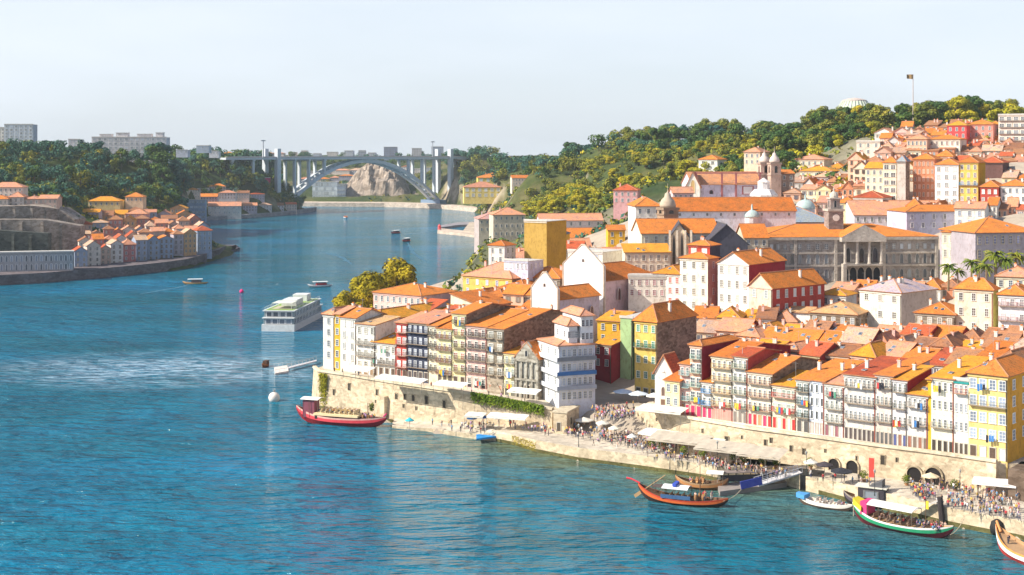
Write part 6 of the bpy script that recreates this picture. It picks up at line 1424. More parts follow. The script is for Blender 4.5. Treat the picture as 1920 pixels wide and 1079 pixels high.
for px, py in ((1085,838),(1256,880),(1512,893),(1345,872),(1152,800),(1800,930),(1640,930)):
    q = G(px,py,3.0); e = empty('street_lamp', q); tag(e, 'dark cast iron lamp post on the quay', 'street lamp', 'quay lamps')
    b = MB(); b.tube([(0,0,0),(0,0,.6),(0,0,4.4)], [.14,.08,.06], plain((.05,.06,.06)), 7); b.build('post', e)
    b = MB(); b.lathe([(.12,0),(.24,.5),(.28,.55),(.03,.85)], (0,0,4.4), plain((.35,.36,.34), .3), 6); b.build('lantern', e)
# ------------------------------------------------------------------ boats
def hull(L_, Bm, D, rise0, rise1, mats, n=28, sharp=1.7):
    """returns MB of a double ended wooden hull; mats = (bottom, strake, rail, deck)"""
    b = MB(); b.smooth = False; st = []
    for i in range(n+1):
        t = i/n; u = 2*t-1; w = Bm/2*max(.02,(1-abs(u)**sharp))**.75
        z = D+ (rise0 if u < 0 else rise1)*abs(u)**2.6; keel = -.35+ (z*.75+.2)*abs(u)**6
        st.append((L_*(t-.5), w, z, keel))
    for i in range(n):
        for s in (1,-1):
            def ring(x, w, z, k): return [(x,0,k),(x,s*w*.62,k+.12*(z-k)),(x,s*w*.92,k+.5*(z-k)),(x,s*w*.97,z-.44*(z-k)),(x,s*w*.99,z-.15*(z-k)),(x,s*w,z),(x,s*(max(0,w-.14)),z),(x,s*max(0,w-.16),z-.38),(x,0,z-.38)]
            a, c = ring(*st[i]), ring(*st[i+1])
            mm = [mats[0],mats[0],mats[0],mats[1],mats[2],mats[2],mats[3],mats[3]]
            for k in range(8):
                q = [a[k],c[k],c[k+1],a[k+1]]; b.face(q if s > 0 else q[::-1], mm[k])
    return b, st
def boat(name, cat, label, p, rz, L_, Bm, D, r0, r1, mats, sharp=1.7):
    e = empty(name, p, rz); e.scale = (1,1.12,1.35) if L_ > 9 and name != 'motor_boat' else (1,1,1); tag(e, label, cat); b, st = hull(L_, Bm, D, r0, r1, mats, sharp=sharp); b.build('hull', e)
    def gw(x): t = x/L_+.5; i = min(len(st)-2, max(0,int(t*(len(st)-1)))); return st[i][1], st[i][2]
    return e, gw
def canopy(e, x0, x1, w, z0, z1, c, rise=.25, name='canopy'):
    b = MB(); m = plain(c, .8); n = 6
    for i in range(n):
        y0, y1 = -w/2+w*i/n, -w/2+w*(i+1)/n; f = lambda y: z1+rise*(1-(2*y/w)**2)
        b.hexa([Vector(v) for v in ((x0,y0,f(y0)-.08),(x1,y0,f(y0)-.08),(x1,y1,f(y1)-.08),(x0,y1,f(y1)-.08),(x0,y0,f(y0)),(x1,y0,f(y0)),(x1,y1,f(y1)),(x0,y1,f(y1)))], m)
    b.build(name, e); k = max(2, int((x1-x0)/2)); q = plain((.2,.15,.1))
    for i in range(k+1):
        x = x0+.1+(x1-x0-.2)*i/k; b = MB()
        for y in (-w/2+.1, w/2-.1): b.tube([(x,y,z0),(x,y,z1)], .05, q, 5)
        b.build('canopy_post', e)
def benches(e, x0, x1, w, z, c=(.5,.35,.2)):
    n = int((x1-x0)/1.2)
    for i in range(n):
        b = MB(); x = x0+(x1-x0)*(i+.5)/n; b.box((x-.2,-w/2,z+.35),(x+.2,w/2,z+.42), plain(c)); b.box((x+.18,-w/2,z+.42),(x+.24,w/2,z+.85), plain(c)); b.box((x-.1,-w/2+.2,z),(x+.1,-w/2+.3,z+.35), plain(c)); b.box((x-.1,w/2-.3,z),(x+.1,w/2-.2,z+.35), plain(c)); b.build('bench', e)
def seated(e, spots, z, where, group, pose='sit'):
    M = Matrix.Translation(e.location) @ Matrix.Rotation(e.rotation_euler.z, 4, 'Z') @ Matrix.Diagonal((*e.scale, 1))
    for x, y in spots: person(M @ Vector((x,y,z)), e.rotation_euler.z+rp.choice((0,1.57,3.14,-1.57)), rp.randrange(8), pose, where, group)
def platform(e, x, w, z0, z1, c):              # rabelo steering deck on legs
    b = MB(); m = plain(c); b.box((x-1.1,-w/2,z1),(x+1.1,w/2,z1+.1), m)
    for dx in (-1,1):
        for y in (-w/2+.1,w/2-.1): b.tube([(x+dx,y,z0),(x+dx,y,z1+.9)], .06, m, 5)
    for y in (-w/2+.1,w/2-.1): b.tube([(x-1,y,z1+.9),(x+1,y,z1+.9)], .05, m, 5)
    b.build('steering_platform', e)
def oar(e, x0, x1, z0, z1):
    b = MB(); m = plain((.45,.28,.14)); b.tube([(x0,0,z0),(x1,0,z1)], [.1,.08], m, 6); d = Vector((x0-x1,0,z0-z1)).normalized(); p = Vector((x0,0,z0)); b.box((0,-.05,-.3),(2.2,.05,.3), m, Matrix.Translation(p) @ d.to_track_quat('X','Z').to_matrix().to_4x4()); b.build('steering_oar', e)
def barrels(e, spots, z):
    for x, y in spots: b = MB(); b.lathe([(.28,0),(.36,.3),(.38,.5),(.36,.7),(.28,1.0)], (0,0,0), plain((.35,.18,.08)), 10); b.build('barrel', e, (x,y,z))
wood_ = plain((.45,.28,.15)); blk = plain((.03,.025,.02)); dkw = plain((.16,.09,.05))
def at(px0, py0, px1, py1, z=0):               # boat from its two waterline ends
    a, c = G(px0,py0,z), G(px1,py1,z); d = c-a; return (a+c)/2, math.atan2(d.y, d.x), d.length
# red tour boat under the wall
p, a, L_ = at(556,790,724,802)
e, gw = boat('tour_boat','boat','red wooden tour boat moored below the tip of the river wall', p, a, L_, 5.0, 1.5, 1.6, .5, (plain((.30,.02,.03)), plain((.78,.07,.09)), plain((.80,.45,.38)), dkw))
canopy(e, -L_*.42, -L_*.22, 3.4, 1.2, 4.6, (.84,.80,.74)); b = MB(); b.box((-L_*.40,-1.3,1.1),(-L_*.27,1.3,4.3), plain((.25,.07,.10))); b.build('wheelhouse', e)
b = MB(); b.box((-L_*.25,-2.0,1.1),(L_*.22,2.0,1.75), plain((.05,.03,.03))); b.box((-L_*.26,-2.15,1.75),(L_*.23,2.15,2.15), plain((.82,.66,.38))); b.build('raised_deck', e); benches(e, -L_*.22, L_*.2, 3.4, 2.15, (.8,.65,.4))
b = MB(); leaves(b, (L_*.33,.6,3.6), .8, 160, .2, leaf_mat('shrub', ((.04,.07,.01),(.12,.17,.02),(.25,.27,.04)), 1.5), rp, 1.2, .2); b.build('bow_greenery', e)
b = MB(); b.tube([(L_*.3,0,1.2),(L_*.3,0,4.4)], .1, dkw, 6); b.tube([(L_*.47,0,2.0),(L_*.505,0,2.6)], .16, plain((.7,.05,.2)), 6); b.build('mast', e)
barrels(e, [(L_*.26,-.6),(L_*.29,.5),(L_*.32,-.3),(L_*.35,.4)], 1.15)
seated(e, [(L_*rp.uniform(-.22,.2), rp.uniform(-1.7,1.7)) for i in range(24)], 2.2, 'aboard the red tour boat', 'passengers of the red tour boat')
seated(e, [(L_*rp.uniform(.24,.4), rp.uniform(-1.3,1.3)) for i in range(10)], 1.3, 'in the red boat bow', 'passengers of the red tour boat', 'stand')
q = G(690, 770, 3); 
# orange rabelo boat
p, a, L_ = at(1200,936,1362,952)
e, gw = boat('rabelo_boat','boat','orange and red flat wooden river boat beside the quay steps', p, a, L_*1.04, 4.6, .95, 1.9, .7, (plain((.05,.03,.025)), plain((.64,.13,.03)), plain((.50,.06,.03)), dkw)); e.scale = (1,1.1,1.15)
b = MB(); b.tube([(-L_*.5,0,2.8),(-L_*.60,0,3.4),(-L_*.66,0,3.5)], [.16,.14,.2], plain((.75,.05,.08)), 6); b.build('prow_post', e)
canopy(e, -L_*.22, L_*.08, 3.2, 1.0, 2.7, (.82,.80,.82), .35); platform(e, -L_*.28, 2.4, 1.0, 2.6, (.12,.09,.08)); b = MB(); b.box((-L_*.22,-2.15,1.1),(L_*.12,-2.07,1.75), plain((.05,.12,.25))); b.box((-L_*.1,-1.2,3.0),(-L_*.06,1.2,3.5), plain((.05,.1,.5))); b.build('side_cloth', e)
benches(e, -L_*.18, L_*.1, 2.6, .85); barrels(e, [(L_*.16,-.6),(L_*.19,.6),(L_*.24,-.2)], .9); oar(e, -L_*.46, -L_*.2, 1.6, 4.6)
b = MB(); b.tube([(L_*.2,0,.9),(L_*.2,0,7.6)], [.12,.07], dkw, 6); b.tube([(L_*.2-.05,0,6.8),(-L_*.05,0,4.6)], .02, blk, 4); b.build('mast', e)
seated(e, [(L_*rp.uniform(.14,.36), rp.uniform(-1.2,1.2)) for i in range(9)], .9, 'in the orange boat stern', 'passengers of the orange river boat', 'stand')
# second boat lying behind it
p, a, L_ = at(1262,916,1345,921)
e, gw = boat('river_boat','boat','brown river boat with white awning moored behind the orange boat', p+Vector((1.5,1,0)), a, L_*1.2, 3.4, 1.0, .9, .9, (dkw, plain((.5,.22,.08)), wood_, dkw))
canopy(e, L_*.12, L_*.5, 2.6, .8, 2.6, (.86,.82,.76)); benches(e, -L_*.3, L_*.1, 2.0, .7, (.75,.45,.2)); barrels(e, [(-L_*.1,0),(0,.5),(L_*.05,-.5)], .7)
seated(e, [(L_*rp.uniform(-.35,.1), rp.uniform(-.8,.8)) for i in range(5)], .75, 'aboard the brown boat', 'passengers of the brown boat')
# green white rabelo
p, a, L_ = at(1604,976,1782,1012)
e, gw = boat('rabelo_boat','boat','green and white river boat with long white canopy and pink sail board', p, a, L_*1.06, 5.2, 1.1, 1.4, .8, (plain((.14,.02,.03)), plain((.02,.28,.13)), plain((.84,.83,.8)), wood_), 2.0)
canopy(e, -L_*.32, L_*.16, 3.6, 1.1, 3.0, (.85,.82,.74), .4); benches(e, -L_*.3, L_*.14, 3.2, 1.0, (.3,.2,.14))
b = MB(); b.box((-L_*.40,-1.5,1.4),(-L_*.33,1.4,3.2), plain((.66,.05,.20))); b.build('pink_board', e)
b = MB(); b.prism([(-L_*.5,-.9),(-L_*.38,-1.9),(-L_*.38,1.9),(-L_*.5,.9)], [2.4,1.9,1.9,2.4], [3.3,2.5,2.5,3.3], plain((.72,.60,.04))); b.build('yellow_bow_deck', e)
b = MB(); b.box((L_*.3,-.2,.9),(L_*.33,.2,2.2), dkw); b.tube([(L_*.24,.3,.9),(L_*.24,.3,4.6)], .06, dkw, 5); b.box((L_*.24,.28,3.4),(L_*.27,.34,4.5), plain((.8,.6,.05))); b.build('flag_mast', e)
seated(e, [(L_*rp.uniform(.12,.42), rp.uniform(-1.6,1.6)) for i in range(26)], 1.0, 'in the green boat bow', 'passengers of the green boat', 'sit')
seated(e, [(L_*rp.uniform(-.28,.1), rp.uniform(-1.3,1.3)) for i in range(18)], 1.0, 'under the green boat canopy', 'passengers of the green boat', 'sit')
# dark boat behind green one
p, a, L_ = at(1590,948,1672,958)
e, gw = boat('river_boat','boat','dark cabin boat with a red banner moored behind the green boat', p+Vector((0,1,0)), a, L_*1.15, 3.6, 1.2, .8, .5, (blk, plain((.1,.08,.1)), plain((.3,.25,.2)), dkw))
b = MB(); b.box((-L_*.2,-1.3,.9),(L_*.42,1.3,3.0), plain((.06,.05,.06))); b.box((-L_*.28,-1.5,3.0),(L_*.46,1.5,3.15), plain((.7,.66,.56))); b.build('cabin', e)
link('window', window_mesh((.2,.2,.2),(.2,.22,.25),'p'), e, (L_*.1,-1.31,2.1), 0, (3,1,1)); b = MB(); b.tube([(L_*.02,0,3.1),(L_*.02,0,6.6)], .08, dkw, 5); b.box((L_*.02,-.3,4.4),(L_*.14,-.2,7.2), plain((.80,.08,.06))); b.build('red_banner', e)
b = MB(); b.prism([(L_*.05,-1),(L_*.35,-1.1),(L_*.35,1.1),(L_*.05,1)], 3.16, [3.3,4.2,4.2,3.3], plain((.12,.12,.13))); b.build('folded_sail', e)
# slim pale boat with blue front
p, a, L_ = at(1496,944,1600,962)
e, gw = boat('river_boat','boat','slim pale motor boat with a blue covered bow left of the green boat', p+Vector((0,.5,0)), a, L_, 2.6, .8, .8, .3, (plain((.12,.08,.06)), plain((.80,.74,.66)), plain((.84,.8,.74)), plain((.7,.6,.5))))
b = MB(); b.prism([(-L_*.5,-.5),(-L_*.32,-1.15),(-L_*.32,1.15),(-L_*.5,.5)], .9, [1.6,1.5,1.5,1.6], plain((.08,.30,.62))); b.build('bow_cover', e); benches(e, -L_*.2, L_*.3, 1.6, .5, (.8,.76,.7))
seated(e, [(L_*rp.uniform(-.2,.35), rp.uniform(-.6,.6)) for i in range(7)], .5, 'aboard the slim pale boat', 'passengers of the slim pale boat')
# boat cut by the right edge
p, a, L_ = at(1872,1030,1990,1082)
e, gw = boat('rabelo_boat','boat','white hulled boat with orange prow cut by the right edge', p, a, L_*1.08, 4.6, 1.4, 1.8, 1, (plain((.6,.05,.04)), plain((.84,.83,.82)), plain((.8,.35,.1)), wood_))
b = MB(); b.tube([(-L_*.46,0,2.4),(-L_*.53,0,3.6)], .2, plain((.8,.35,.12)), 6); b.build('prow_post', e)
seated(e, [(-L_*.34,.2),(-L_*.30,-.4)], 1.2, 'in the boat at right edge', 'passengers at the right edge', 'stand')
# cruise ship
p, a, L_ = at(520,622,588,588); p = G(521,622,0); q = G(585,590,0); d = q-p; a = math.atan2(d.y,d.x); L_ = d.length*1.0
e = empty('cruise_ship', p, a); tag(e, 'white river cruise ship with a green sun deck seen from its stern', 'cruise ship')
Wd = 13.0; b = MB(); wh = plain((.66,.67,.66)); b.prism([(0,-Wd/2),(L_*.85,-Wd/2),(L_,-1.5),(L_,1.5),(L_*.85,Wd/2),(0,Wd/2)], -.5, 2.6, wh); b.build('hull', e)
for k in range(2):
    b = MB(); z = 2.6+k*2.7; b.box((1+k,-Wd/2+.5,z),(L_*.86-k*3,Wd/2-.5,z+2.7), plain((.22,.27,.30))); b.box((.2+k*.8,-Wd/2+.1,z+2.4),(L_*.88-k*3,Wd/2-.1,z+2.72), wh); b.build('deck_house', e)
    for i in range(16):
        x = 3+(L_*.8-6)*i/16
        for sgn in (-1,1): link('window', window_mesh((.75,.76,.78),(.03,.05,.08),'p'), e, (x+1, sgn*(Wd/2-.49), z+1.2), 0 if sgn < 0 else math.pi, (L_*.8/16*.8,1,1.7))
    for y in (-4,-1.4,1.4,4): link('window', window_mesh((.6,.6,.62),(.10,.12,.15),'p'), e, (1+k-.01, y, z+1.2), -math.pi/2, (2.4,1,1.8))
b = MB(); b.box((2,-Wd/2+.8,8.0),(L_*.8,Wd/2-.8,8.06), plain((.26,.38,.10))); b.build('sun_deck', e)
b = MB()
for y in (-Wd/2+.6, Wd/2-.6):
    b.box((1.8,y-.04,9.0),(L_*.82,y+.04,9.1), wh)
    for i in range(20): b.box((1.8+L_*.8*i/20,y-.04,8.0),(1.9+L_*.8*i/20,y+.04,9.0), wh)
b.build('railing', e)
b = MB(); b.box((L_*.3,-3,8.06),(L_*.5,3,10.4), wh); b.build('lounge', e); b = MB(); b.box((L_*.62,-3,8.06),(L_*.74,3,10.8), plain((.7,.7,.72))); b.build('wheelhouse', e)
b = MB(); b.box((6,-4,8.1),(L_*.28,4,8.16), plain((.5,.45,.35))); b.box((6,-4,10.3),(L_*.28,4,10.4), plain((.7,.72,.62)))
for x in (6.1,L_*.275):
    for y in (-3.9,3.9): b.tube([(x,y,8.06),(x,y,10.3)], .08, wh, 5)
b.build('sun_awning', e)
# small craft
def launch(px, py, rz, L_, label, hc, cc, roof=True):
    e, gw = boat('motor_boat','boat', label, G(px,py,0), rz, L_, L_*.3, .9, .8, .2, (plain(mul(hc,.4)), plain(hc), plain(hc), plain((.6,.5,.4))))
    b = MB(); b.box((-L_*.15,-L_*.11,.6),(L_*.25,L_*.11,2.0), plain(cc)); b.build('cabin', e)
    if roof: canopy(e, -L_*.3, L_*.3, L_*.25, .8, 2.7, (.82,.8,.78), .1)
    return e
launch(366, 533, R(10), 13, 'small tour boat with pale roof near the left bank', (.65,.35,.15), (.15,.1,.1))
launch(600, 538, R(20), 13, 'speeding white boat with red cabin beyond the cruise ship', (.84,.82,.8), (.5,.05,.06))
launch(648, 409, R(-80), 16, 'farthest small boat with orange cabin near the embankment', (.84,.8,.78), (.8,.25,.1), False)
launch(742, 438, R(60), 14, 'small red boat, upper of the pair in mid river', (.7,.08,.1), (.1,.06,.1))
launch(762, 453, R(70), 14, 'small dark red boat, lower of the pair in mid river', (.75,.04,.06), (.06,.06,.1))
launch(498, 688, R(80), 6, 'little brown skiff at the end of the floating pontoon', (.35,.12,.04), (.1,.05,.03), False)
def rope(a, b_, label):
    m = plain((.5,.42,.3)); P = [a.lerp(b_, i/8)-Vector((0,0,math.sin(math.pi*i/8)*.6)) for i in range(9)]; b = MB(); b.tube(P, .06, m, 4); tag(b.build('mooring_rope'), label, 'rope')
rope(G(722,790,2.2), G(760,797,1.2), 'mooring rope from the red tour boat to the low quay')
rope(G(1356,940,1.6), G(1395,912,1.2), 'mooring rope from the orange boat to the landing stage')
rope(G(1600,968,2.6), G(1600,932,3.6), 'mooring rope from the yellow bow of the green boat')
rope(G(1782,1003,2.0), G(1810,968,3.5), 'mooring rope from the stern of the green boat to the promenade')
# buoys
for px, py, r, c, l in ((514,752,1.6,(.76,.68,.62),'big white round mooring buoy in front of the red tour boat'),(453,549,1.05,(.85,.03,.20),'small bright pink buoy alone in the river')):
    q = G(px,py,0); e = empty('buoy', q); tag(e, l, 'buoy'); b = MB(); b.smooth = True; b.lathe([(.02*r,-.6*r)]+[(r*math.sin(math.pi*i/10), r*.55-r*math.cos(math.pi*i/10)) for i in range(1,10)]+[(.02*r,r*1.55)], (0,0,0), plain(c), 16); b.build('float', e)
    b = MB(); b.lathe([(.12*r,0),(.12*r,.3*r),(.25*r,.3*r),(.25*r,.4*r)], (0,0,r*1.5), plain((.3,.3,.3)), 8); b.build('mooring_ring', e)
# pontoons and gangways
def slab(name, cat, label, pts, z0, z1, c, rail=None):
    P = [G(a,b_,z1) for a,b_ in pts]; b = MB(); b.prism([(q.x,q.y) for q in P][::-1] if False else [(q.x,q.y) for q in P], z0, z1, plain(c)); e = empty(name, (0,0,0)); tag(e, label, cat); b.build('deck', e)
    if rail:
        for i, j in rail:
            b = MB(); A, B = P[i], P[j]; n = max(3, int((B-A).length/2))
            for k in range(n+1): q = A.lerp(B, k/n); b.tube([q, q+Vector((0,0,1.1))], .05, plain((.6,.58,.56)), 4)
            b.tube([A+Vector((0,0,1.1)), B+Vector((0,0,1.1))], .05, plain((.6,.58,.56)), 4); b.build('railing', e)
    return e
slab('pontoon','pontoon','small pale floating pontoon off the tip of the river wall',[(516,700),(541,696),(538,685),(514,689)], -.3, .5, (.72,.64,.58), [(0,1),(2,3)])
slab('gangway','gangway','long thin gangway from the floating pontoon to the river wall tip',[(540,691),(594,677),(594,674.6),(539,688.6)], .8, 1.1, (.62,.60,.62), [(0,1),(2,3)])
q = slab('pontoon','pontoon','low dark landing stage behind the orange boat',[(1350,922),(1475,905),(1470,893),(1345,908)], -.3, 1.0, (.30,.26,.24), [(3,2)])
b = MB(); A = G(1418,908,1.2); B = G(1500,884,3.4); d = (B-A).normalized(); s = Vector((-d.y,d.x,0))*1.3
b.hexa([A-s-Vector((0,0,.3)), B-s-Vector((0,0,.3)), B+s-Vector((0,0,.3)), A+s-Vector((0,0,.3)), A-s, B-s, B+s, A+s], plain((.55,.53,.55))); e = empty('gangway', (0,0,0)); tag(e, 'sloping grey gangway with railings from landing stage to promenade', 'gangway'); b.build('deck', e)
for sg in (-1,1):
    b = MB()
    for k in range(11): q = A.lerp(B,k/10)+s*sg; b.tube([q,q+Vector((0,0,1.1))], .05, plain((.62,.62,.66)), 4)
    b.tube([A+s*sg+Vector((0,0,1.1)),B+s*sg+Vector((0,0,1.1))], .06, plain((.62,.62,.66)), 4); b.tube([A+s*sg+Vector((0,0,.6)),B+s*sg+Vector((0,0,.6))], .04, plain((.62,.62,.66)), 4); b.build('railing', e)
b = MB(); q = G(1390,918,1); b.box((0,-.1,0),(4.6,.1,1.6), plain((.05,.07,.35))); k = b.build('banner', None, q); k.rotation_euler = (0,-.18,R(10)); tag(k, 'dark blue banner on the railing of the landing stage', 'banner')
b = MB()
for i in range(8): b.tube([(i*1.6,0,0),(i*1.6,0,2.2)], .09, blk, 5)
b.box((-.5,-1.2,2.2),(12,1.2,2.35), plain((.25,.2,.18))); b.box((0,-.2,.3),(11.4,.0,1.6), plain((.06,.06,.07))); k = b.build('landing_shelter', None, G(1352,906,1.0)); k.rotation_euler = (0,0,R(8)); tag(k, 'low dark shelter on the landing stage right of the orange boat', 'shelter')
e = slab('gangway','gangway','bright blue ramp at the water edge below the ivy',[(893,823),(966,813),(967,807),(893,815)], .9, 1.3, (.03,.30,.72))
# big fender, and a black block standing for shade in the boat ramp
b = MB(); A = G(1500,920,0); b.prism([(A.x,A.y),(A.x+4.4,A.y-1.0),(A.x+6,A.y+4),(A.x+1,A.y+6)], -1, 3.2, plain((.02,.02,.022))); tag(b.build('recess_shade'), 'black block standing for the shaded recess under the end of the sloping gangway', 'shade block')
q = G(1868,1002,0); e = empty('fender', q); tag(e, 'big black round fender hanging at the right quay wall', 'fender'); b = MB(); b.smooth = True; b.lathe([(.2,0),(1.2,.3),(1.4,1.2),(1.1,2.4),(.4,2.9),(.1,3)], (0,-.6,0), plain((.02,.02,.02)), 12); b.build('float', e)
# tilted mooring dolphin by the green boat with its walkway
q = G(1768,985,0); e = empty('mooring_post', q); tag(e, 'thick dark leaning mooring post right of the green boat', 'mooring post'); b = MB(); b.tube([(0,0,-1),(-.5,.3,5.2)], [.6,.55], plain((.05,.04,.04)), 8); b.build('post', e)
A = G(1708,958,1.6); B = q+Vector((-.6,.5,4.6)); d = (B-A).normalized(); s = Vector((-d.y,d.x,0))*.7; b = MB()
b.hexa([A-s-Vector((0,0,.25)), B-s-Vector((0,0,.25)), B+s-Vector((0,0,.25)), A+s-Vector((0,0,.25)), A-s, B-s, B+s, A+s], plain((.55,.52,.5))); tag(b.build('walkway'), 'narrow grey walkway leaning on the dark mooring post', 'gangway')
# pier on the far right bank
def pier_(pts, label, c, z=2.0):
    P = [G(a,b_,0) for a,b_ in pts]; b = MB(); b.prism([(q.x,q.y) for q in P], -2, z, stone_mat(c,2,1,.2)); tag(b.build('pier'), label, 'pier')
pier_([(820,438),(870,443),(930,452),(930,446),(870,437),(822,432)], 'pale stone pier arm pointing into the river', (.68,.56,.46))
pier_([(826,431),(860,426),(905,424),(905,419),(858,421),(824,427)], 'thin dark outer arm of the far pier', (.35,.33,.36))
pier_([(868,438),(940,450),(940,420),(880,422)], 'broad stone root of the far pier', (.62,.52,.42), 2.3)
q = G(824,431,2); e = empty('beacon', q); tag(e, 'small red beacon at the head of the far pier', 'beacon'); b = MB(); b.lathe([(1.6,0),(1.4,3),(1.7,3.1),(.8,4.2),(.1,5)], (0,0,0), plain((.72,.12,.12)), 10); b.build('tower', e)
# quay strip beyond the golden trees
b = MB(); P = [G(a,c,0) for a,c in ((760,566),(800,553),(842,540),(868,526),(905,498),(918,470))]; b.prism([(q.x,q.y) for q in P]+[(q.x+14,q.y+12) for q in reversed(P)], -2, 4.0, stone_mat((.66,.54,.44),1.6,.8,.25)); struct(b.build('far_quay'))
# masts, flagpoles, dome on the skyline
def pole(px, py0, py1, Y, r, label, top=None, cat='mast'):
    e = empty('flagpole' if top else 'mast', (X(px,Y),Y,Zp(py1,Y))); tag(e, label, cat); h = Zp(py0,Y)-Zp(py1,Y); b = MB(); b.tube([(0,0,-12),(0,0,h)], [r,r*.6], plain((.55,.45,.42)), 6); b.build('pole', e)
    if top: b = MB(); n = 8
    if top:
        w = h*.16
        for i in range(n):
            x0, x1 = -w*i/n, -w*(i+1)/n; f = lambda x: math.sin(x*2.2/w*3)*.35
            b.face([(x0,f(x0),h-w*.75+i*.05),(x1,f(x1),h-w*.75+(i+1)*.05),(x1,f(x1),h),(x0,f(x0),h)], plain(top)); 
        b.build('flag', e)
pole(1712, 140, 215, 820, .35, 'tall flagpole with a dark golden flag above the hilltop trees', (.35,.22,.10), 'flagpole')
pole(1392, 652, 690, 312, .1, 'thin white flagpole on the red dormer house', None)
pole(922, 462, 505, 470, .15, 'white mast rising by the quay near the white tower house', None)
Y = 1230; e = empty('dome_pavilion', (X(1602,Y),Y,Zp(247,Y))); tag(e, 'huge pale green dome above the hilltop trees', 'dome'); r = 40/F*Y
b = MB(); b.smooth = False; b.lathe([(r*1.06,-12),(r*1.06,3),(r*1.0,6),(r*.92,14),(r*.76,21),(r*.56,26.5),(r*.5,27)], (0,0,0), plain((.58,.66,.50)), 32); b.build('shell', e)
b = MB(); b.lathe([(r*.56,26.6),(r*.56,27.8),(r*.3,29.2),(.2,30)], (0,0,0), plain((.62,.50,.44)), 24); b.build('crown_ring', e)
for i in range(28):
    t = 6.283*i/28; b = MB(); b.tube([((r*k)*math.cos(t),(r*k)*math.sin(t),z) for k,z in ((1.07,-2),(1.07,3),(1.01,6.2),(.93,14.3),(.77,21.4),(.57,27))], .35, plain((.70,.72,.64)), 4); b.build('rib', e)
# ------------------------------------------------------------------ houses past 300 of a kind: those that show least become one mass
SMALL = [15, 16, 17, 18, 20, 21, 63, 65, 73, 75, 76, 79, 102, 108, 125, 126, 134, 138, 152, 153, 154, 155, 156, 157, 161, 162, 165, 166, 170, 172, 174, 179, 180, 181, 182, 185, 186, 187, 191, 205, 208, 212, 215, 216, 217, 218, 221, 224, 226, 227, 229, 230, 231, 234, 235, 238, 240, 241, 243, 247, 248, 249, 250, 251, 253, 255, 257, 258, 259, 260, 261, 262, 263, 264, 265, 267, 268, 269, 270, 271, 273, 274, 275, 276, 280, 290, 300, 301, 306, 307, 321, 331, 346, 352, 364, 365, 369, 370, 371, 381, 385, 386, 389, 390, 391, 392, 395, 401, 402, 404, 405, 406, 407, 408, 409, 410, 411, 412, 413, 415, 416, 417]   # numbers of the houses that show least from the river crossing
def thin_houses():
    bpy.context.view_layer.update()
    kids = {}; dead = []
    for o in col.objects:
        if o.parent: kids.setdefault(o.parent.name, []).append(o)
    v = []; f = []; mi = []; mats = []
    def eat(o):
        M = o.matrix_world; me = o.data; i0 = len(v); v.extend(tuple(M @ q.co) for q in me.vertices); ms = []
        for m in me.materials:
            if m not in mats: mats.append(m)
            ms.append(mats.index(m))
        for p in me.polygons: f.append(tuple(i0+i for i in p.vertices)); mi.append(ms[p.material_index])
    for nm in ['house.%03d' % i for i in SMALL]:
        h = bpy.data.objects[nm]; fam = [h]+kids.get(nm, []); fam += [g for q in fam[1:] for g in kids.get(q.name, [])]
        for o in fam:
            if o.type == 'MESH': eat(o)
        LABELS.pop(h['label'], None)
        dead += fam
    bpy.data.batch_remove(dead)
    me = bpy.data.meshes.new('packed_houses'); me.from_pydata(v, [], f)
    for m in mats: me.materials.append(m)
    me.polygons.foreach_set('material_index', mi)
    tag(link('packed_houses', me), 'mass of small tiled houses filling the gaps between the nearer rows', 'houses', kind='stuff')
thin_houses()
# ------------------------------------------------------------------ light, air, camera
w = bpy.data.worlds.new('World'); sc.world = w; w.use_nodes = True; nt = w.node_tree; bg = nt.nodes['Background']
SUN_EL, SUN_AZ = R(38), R(-103)                # azimuth measured from +Y, negative to the left
sky = nt.nodes.new('ShaderNodeTexSky'); sky.sky_type = 'NISHITA'; sky.sun_disc = False
sky.sun_elevation = SUN_EL; sky.sun_rotation = SUN_AZ; sky.air_density = .9; sky.dust_density = 1.6; sky.ozone_density = 2.0
tc = nt.nodes.new('ShaderNodeTexCoord'); mp = nt.nodes.new('ShaderNodeMapping'); mp.inputs['Scale'].default_value = (1,1,5); nt.links.new(tc.outputs['Generated'], mp.inputs[0])
n = nt.nodes.new('ShaderNodeTexNoise'); n.inputs['Scale'].default_value = 2.2; n.inputs['Detail'].default_value = 5; n.inputs['Roughness'].default_value = .5; nt.links.new(mp.outputs[0], n.inputs['Vector'])
r = nt.nodes.new('ShaderNodeValToRGB'); r.color_ramp.elements[0].position = .40; r.color_ramp.elements[1].position = .66
r.color_ramp.elements[0].color = (.72,.72,.72,1); r.color_ramp.elements[1].color = (.97,.97,.97,1); nt.links.new(n.outputs[0], r.inputs[0])
mx = nt.nodes.new('ShaderNodeMix'); mx.data_type = 'RGBA'; sx = nt.nodes.new('ShaderNodeSeparateXYZ'); nt.links.new(tc.outputs['Generated'], sx.inputs[0])
er = nt.nodes.new('ShaderNodeMapRange'); er.interpolation_type = 'SMOOTHSTEP'; er.inputs[1].default_value = .11; er.inputs[2].default_value = .38; er.inputs[3].default_value = 1; er.inputs[4].default_value = .05; nt.links.new(sx.outputs[2], er.inputs[0])
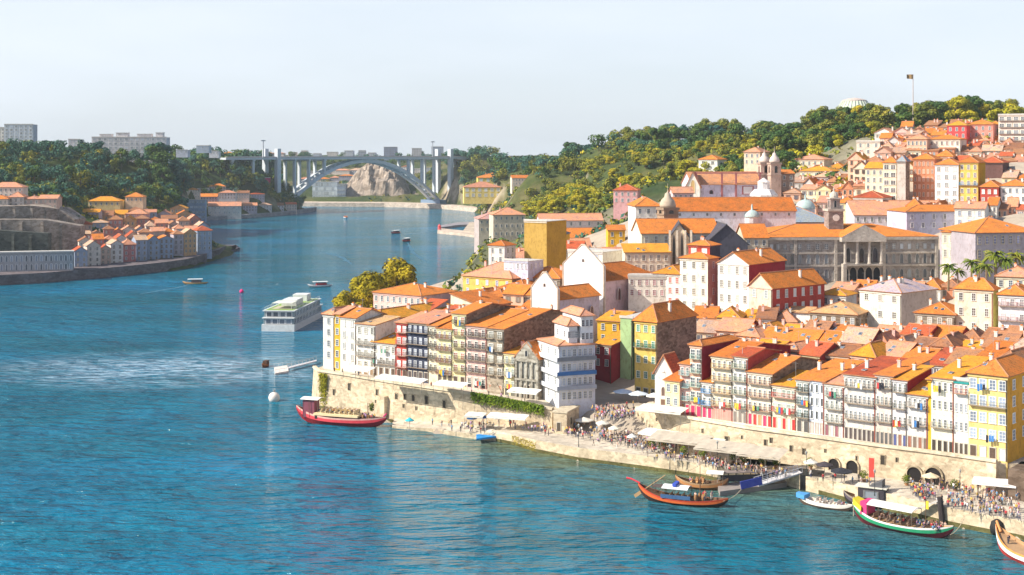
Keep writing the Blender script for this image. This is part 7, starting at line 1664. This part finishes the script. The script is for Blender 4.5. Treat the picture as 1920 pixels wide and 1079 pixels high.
ml = nt.nodes.new('ShaderNodeMath'); ml.operation = 'MULTIPLY'; nt.links.new(r.outputs[0], ml.inputs[0]); nt.links.new(er.outputs[0], ml.inputs[1]); nt.links.new(ml.outputs[0], mx.inputs[0]); nt.links.new(sky.outputs[0], mx.inputs[6]); mx.inputs[7].default_value = (5.7,6.2,6.8,1)
nt.links.new(mx.outputs[2], bg.inputs['Color']); bg.inputs['Strength'].default_value = .115
l = bpy.data.lights.new('sun', 'SUN'); l.energy = 5.0; l.angle = R(.5); l.color = (1,.93,.80); so = bpy.data.objects.new('sun', l); col.objects.link(so)
d = Vector((math.sin(SUN_AZ)*math.cos(SUN_EL), math.cos(SUN_AZ)*math.cos(SUN_EL), math.sin(SUN_EL)))
so.rotation_euler = d.to_track_quat('Z','Y').to_euler()
# air
b = MB(); hm = bpy.data.materials.new('air'); hm.use_nodes = True; t = hm.node_tree; t.nodes.clear(); oo = t.nodes.new('ShaderNodeOutputMaterial'); pv_ = t.nodes.new('ShaderNodeVolumePrincipled')
pv_.inputs['Color'].default_value = (.84,.94,1,1); pv_.inputs['Density'].default_value = .00006; pv_.inputs['Anisotropy'].default_value = .0; t.links.new(pv_.outputs[0], oo.inputs['Volume'])
b.box((-3600,-600,-8),(3600,4300,150), hm); h = b.build('haze'); h['kind'] = 'stuff'; h['label'] = 'thin pale blue haze over the river and hills'; h['category'] = 'haze'
cam = bpy.data.cameras.new('camera'); co = bpy.data.objects.new('camera', cam); col.objects.link(co); sc.camera = co
co.location = (0,0,CZ); co.rotation_euler = (R(90),0,0); cam.sensor_width = 36; cam.lens = F/1920*36; cam.shift_y = -(539.5-HY)/1920; cam.clip_end = 20000; cam.clip_start = 1
sc.render.engine = 'CYCLES'; sc.view_settings.view_transform = 'Standard'; sc.view_settings.look = 'None'; sc.view_settings.exposure = 0.47; sc.view_settings.gamma = 1
sc.cycles.max_bounces = 5; sc.cycles.volume_bounces = 0
import collections
dup = [(k, len(v)) for k, v in LABELS.items() if len(v) > 1 and len({o.get('group') for o in v}) > 1 or (len(v) > 1 and not v[0].get('group'))]
print('DUP labels', dup[:20]); print('people', NP[0], 'objects', len(bpy.data.objects), 'trees', len(TREES))

for k_, v_ in LABELS.items():
    if not 4 <= len(k_.split()) <= 16: print('LABEL LEN', len(k_.split()), k_)
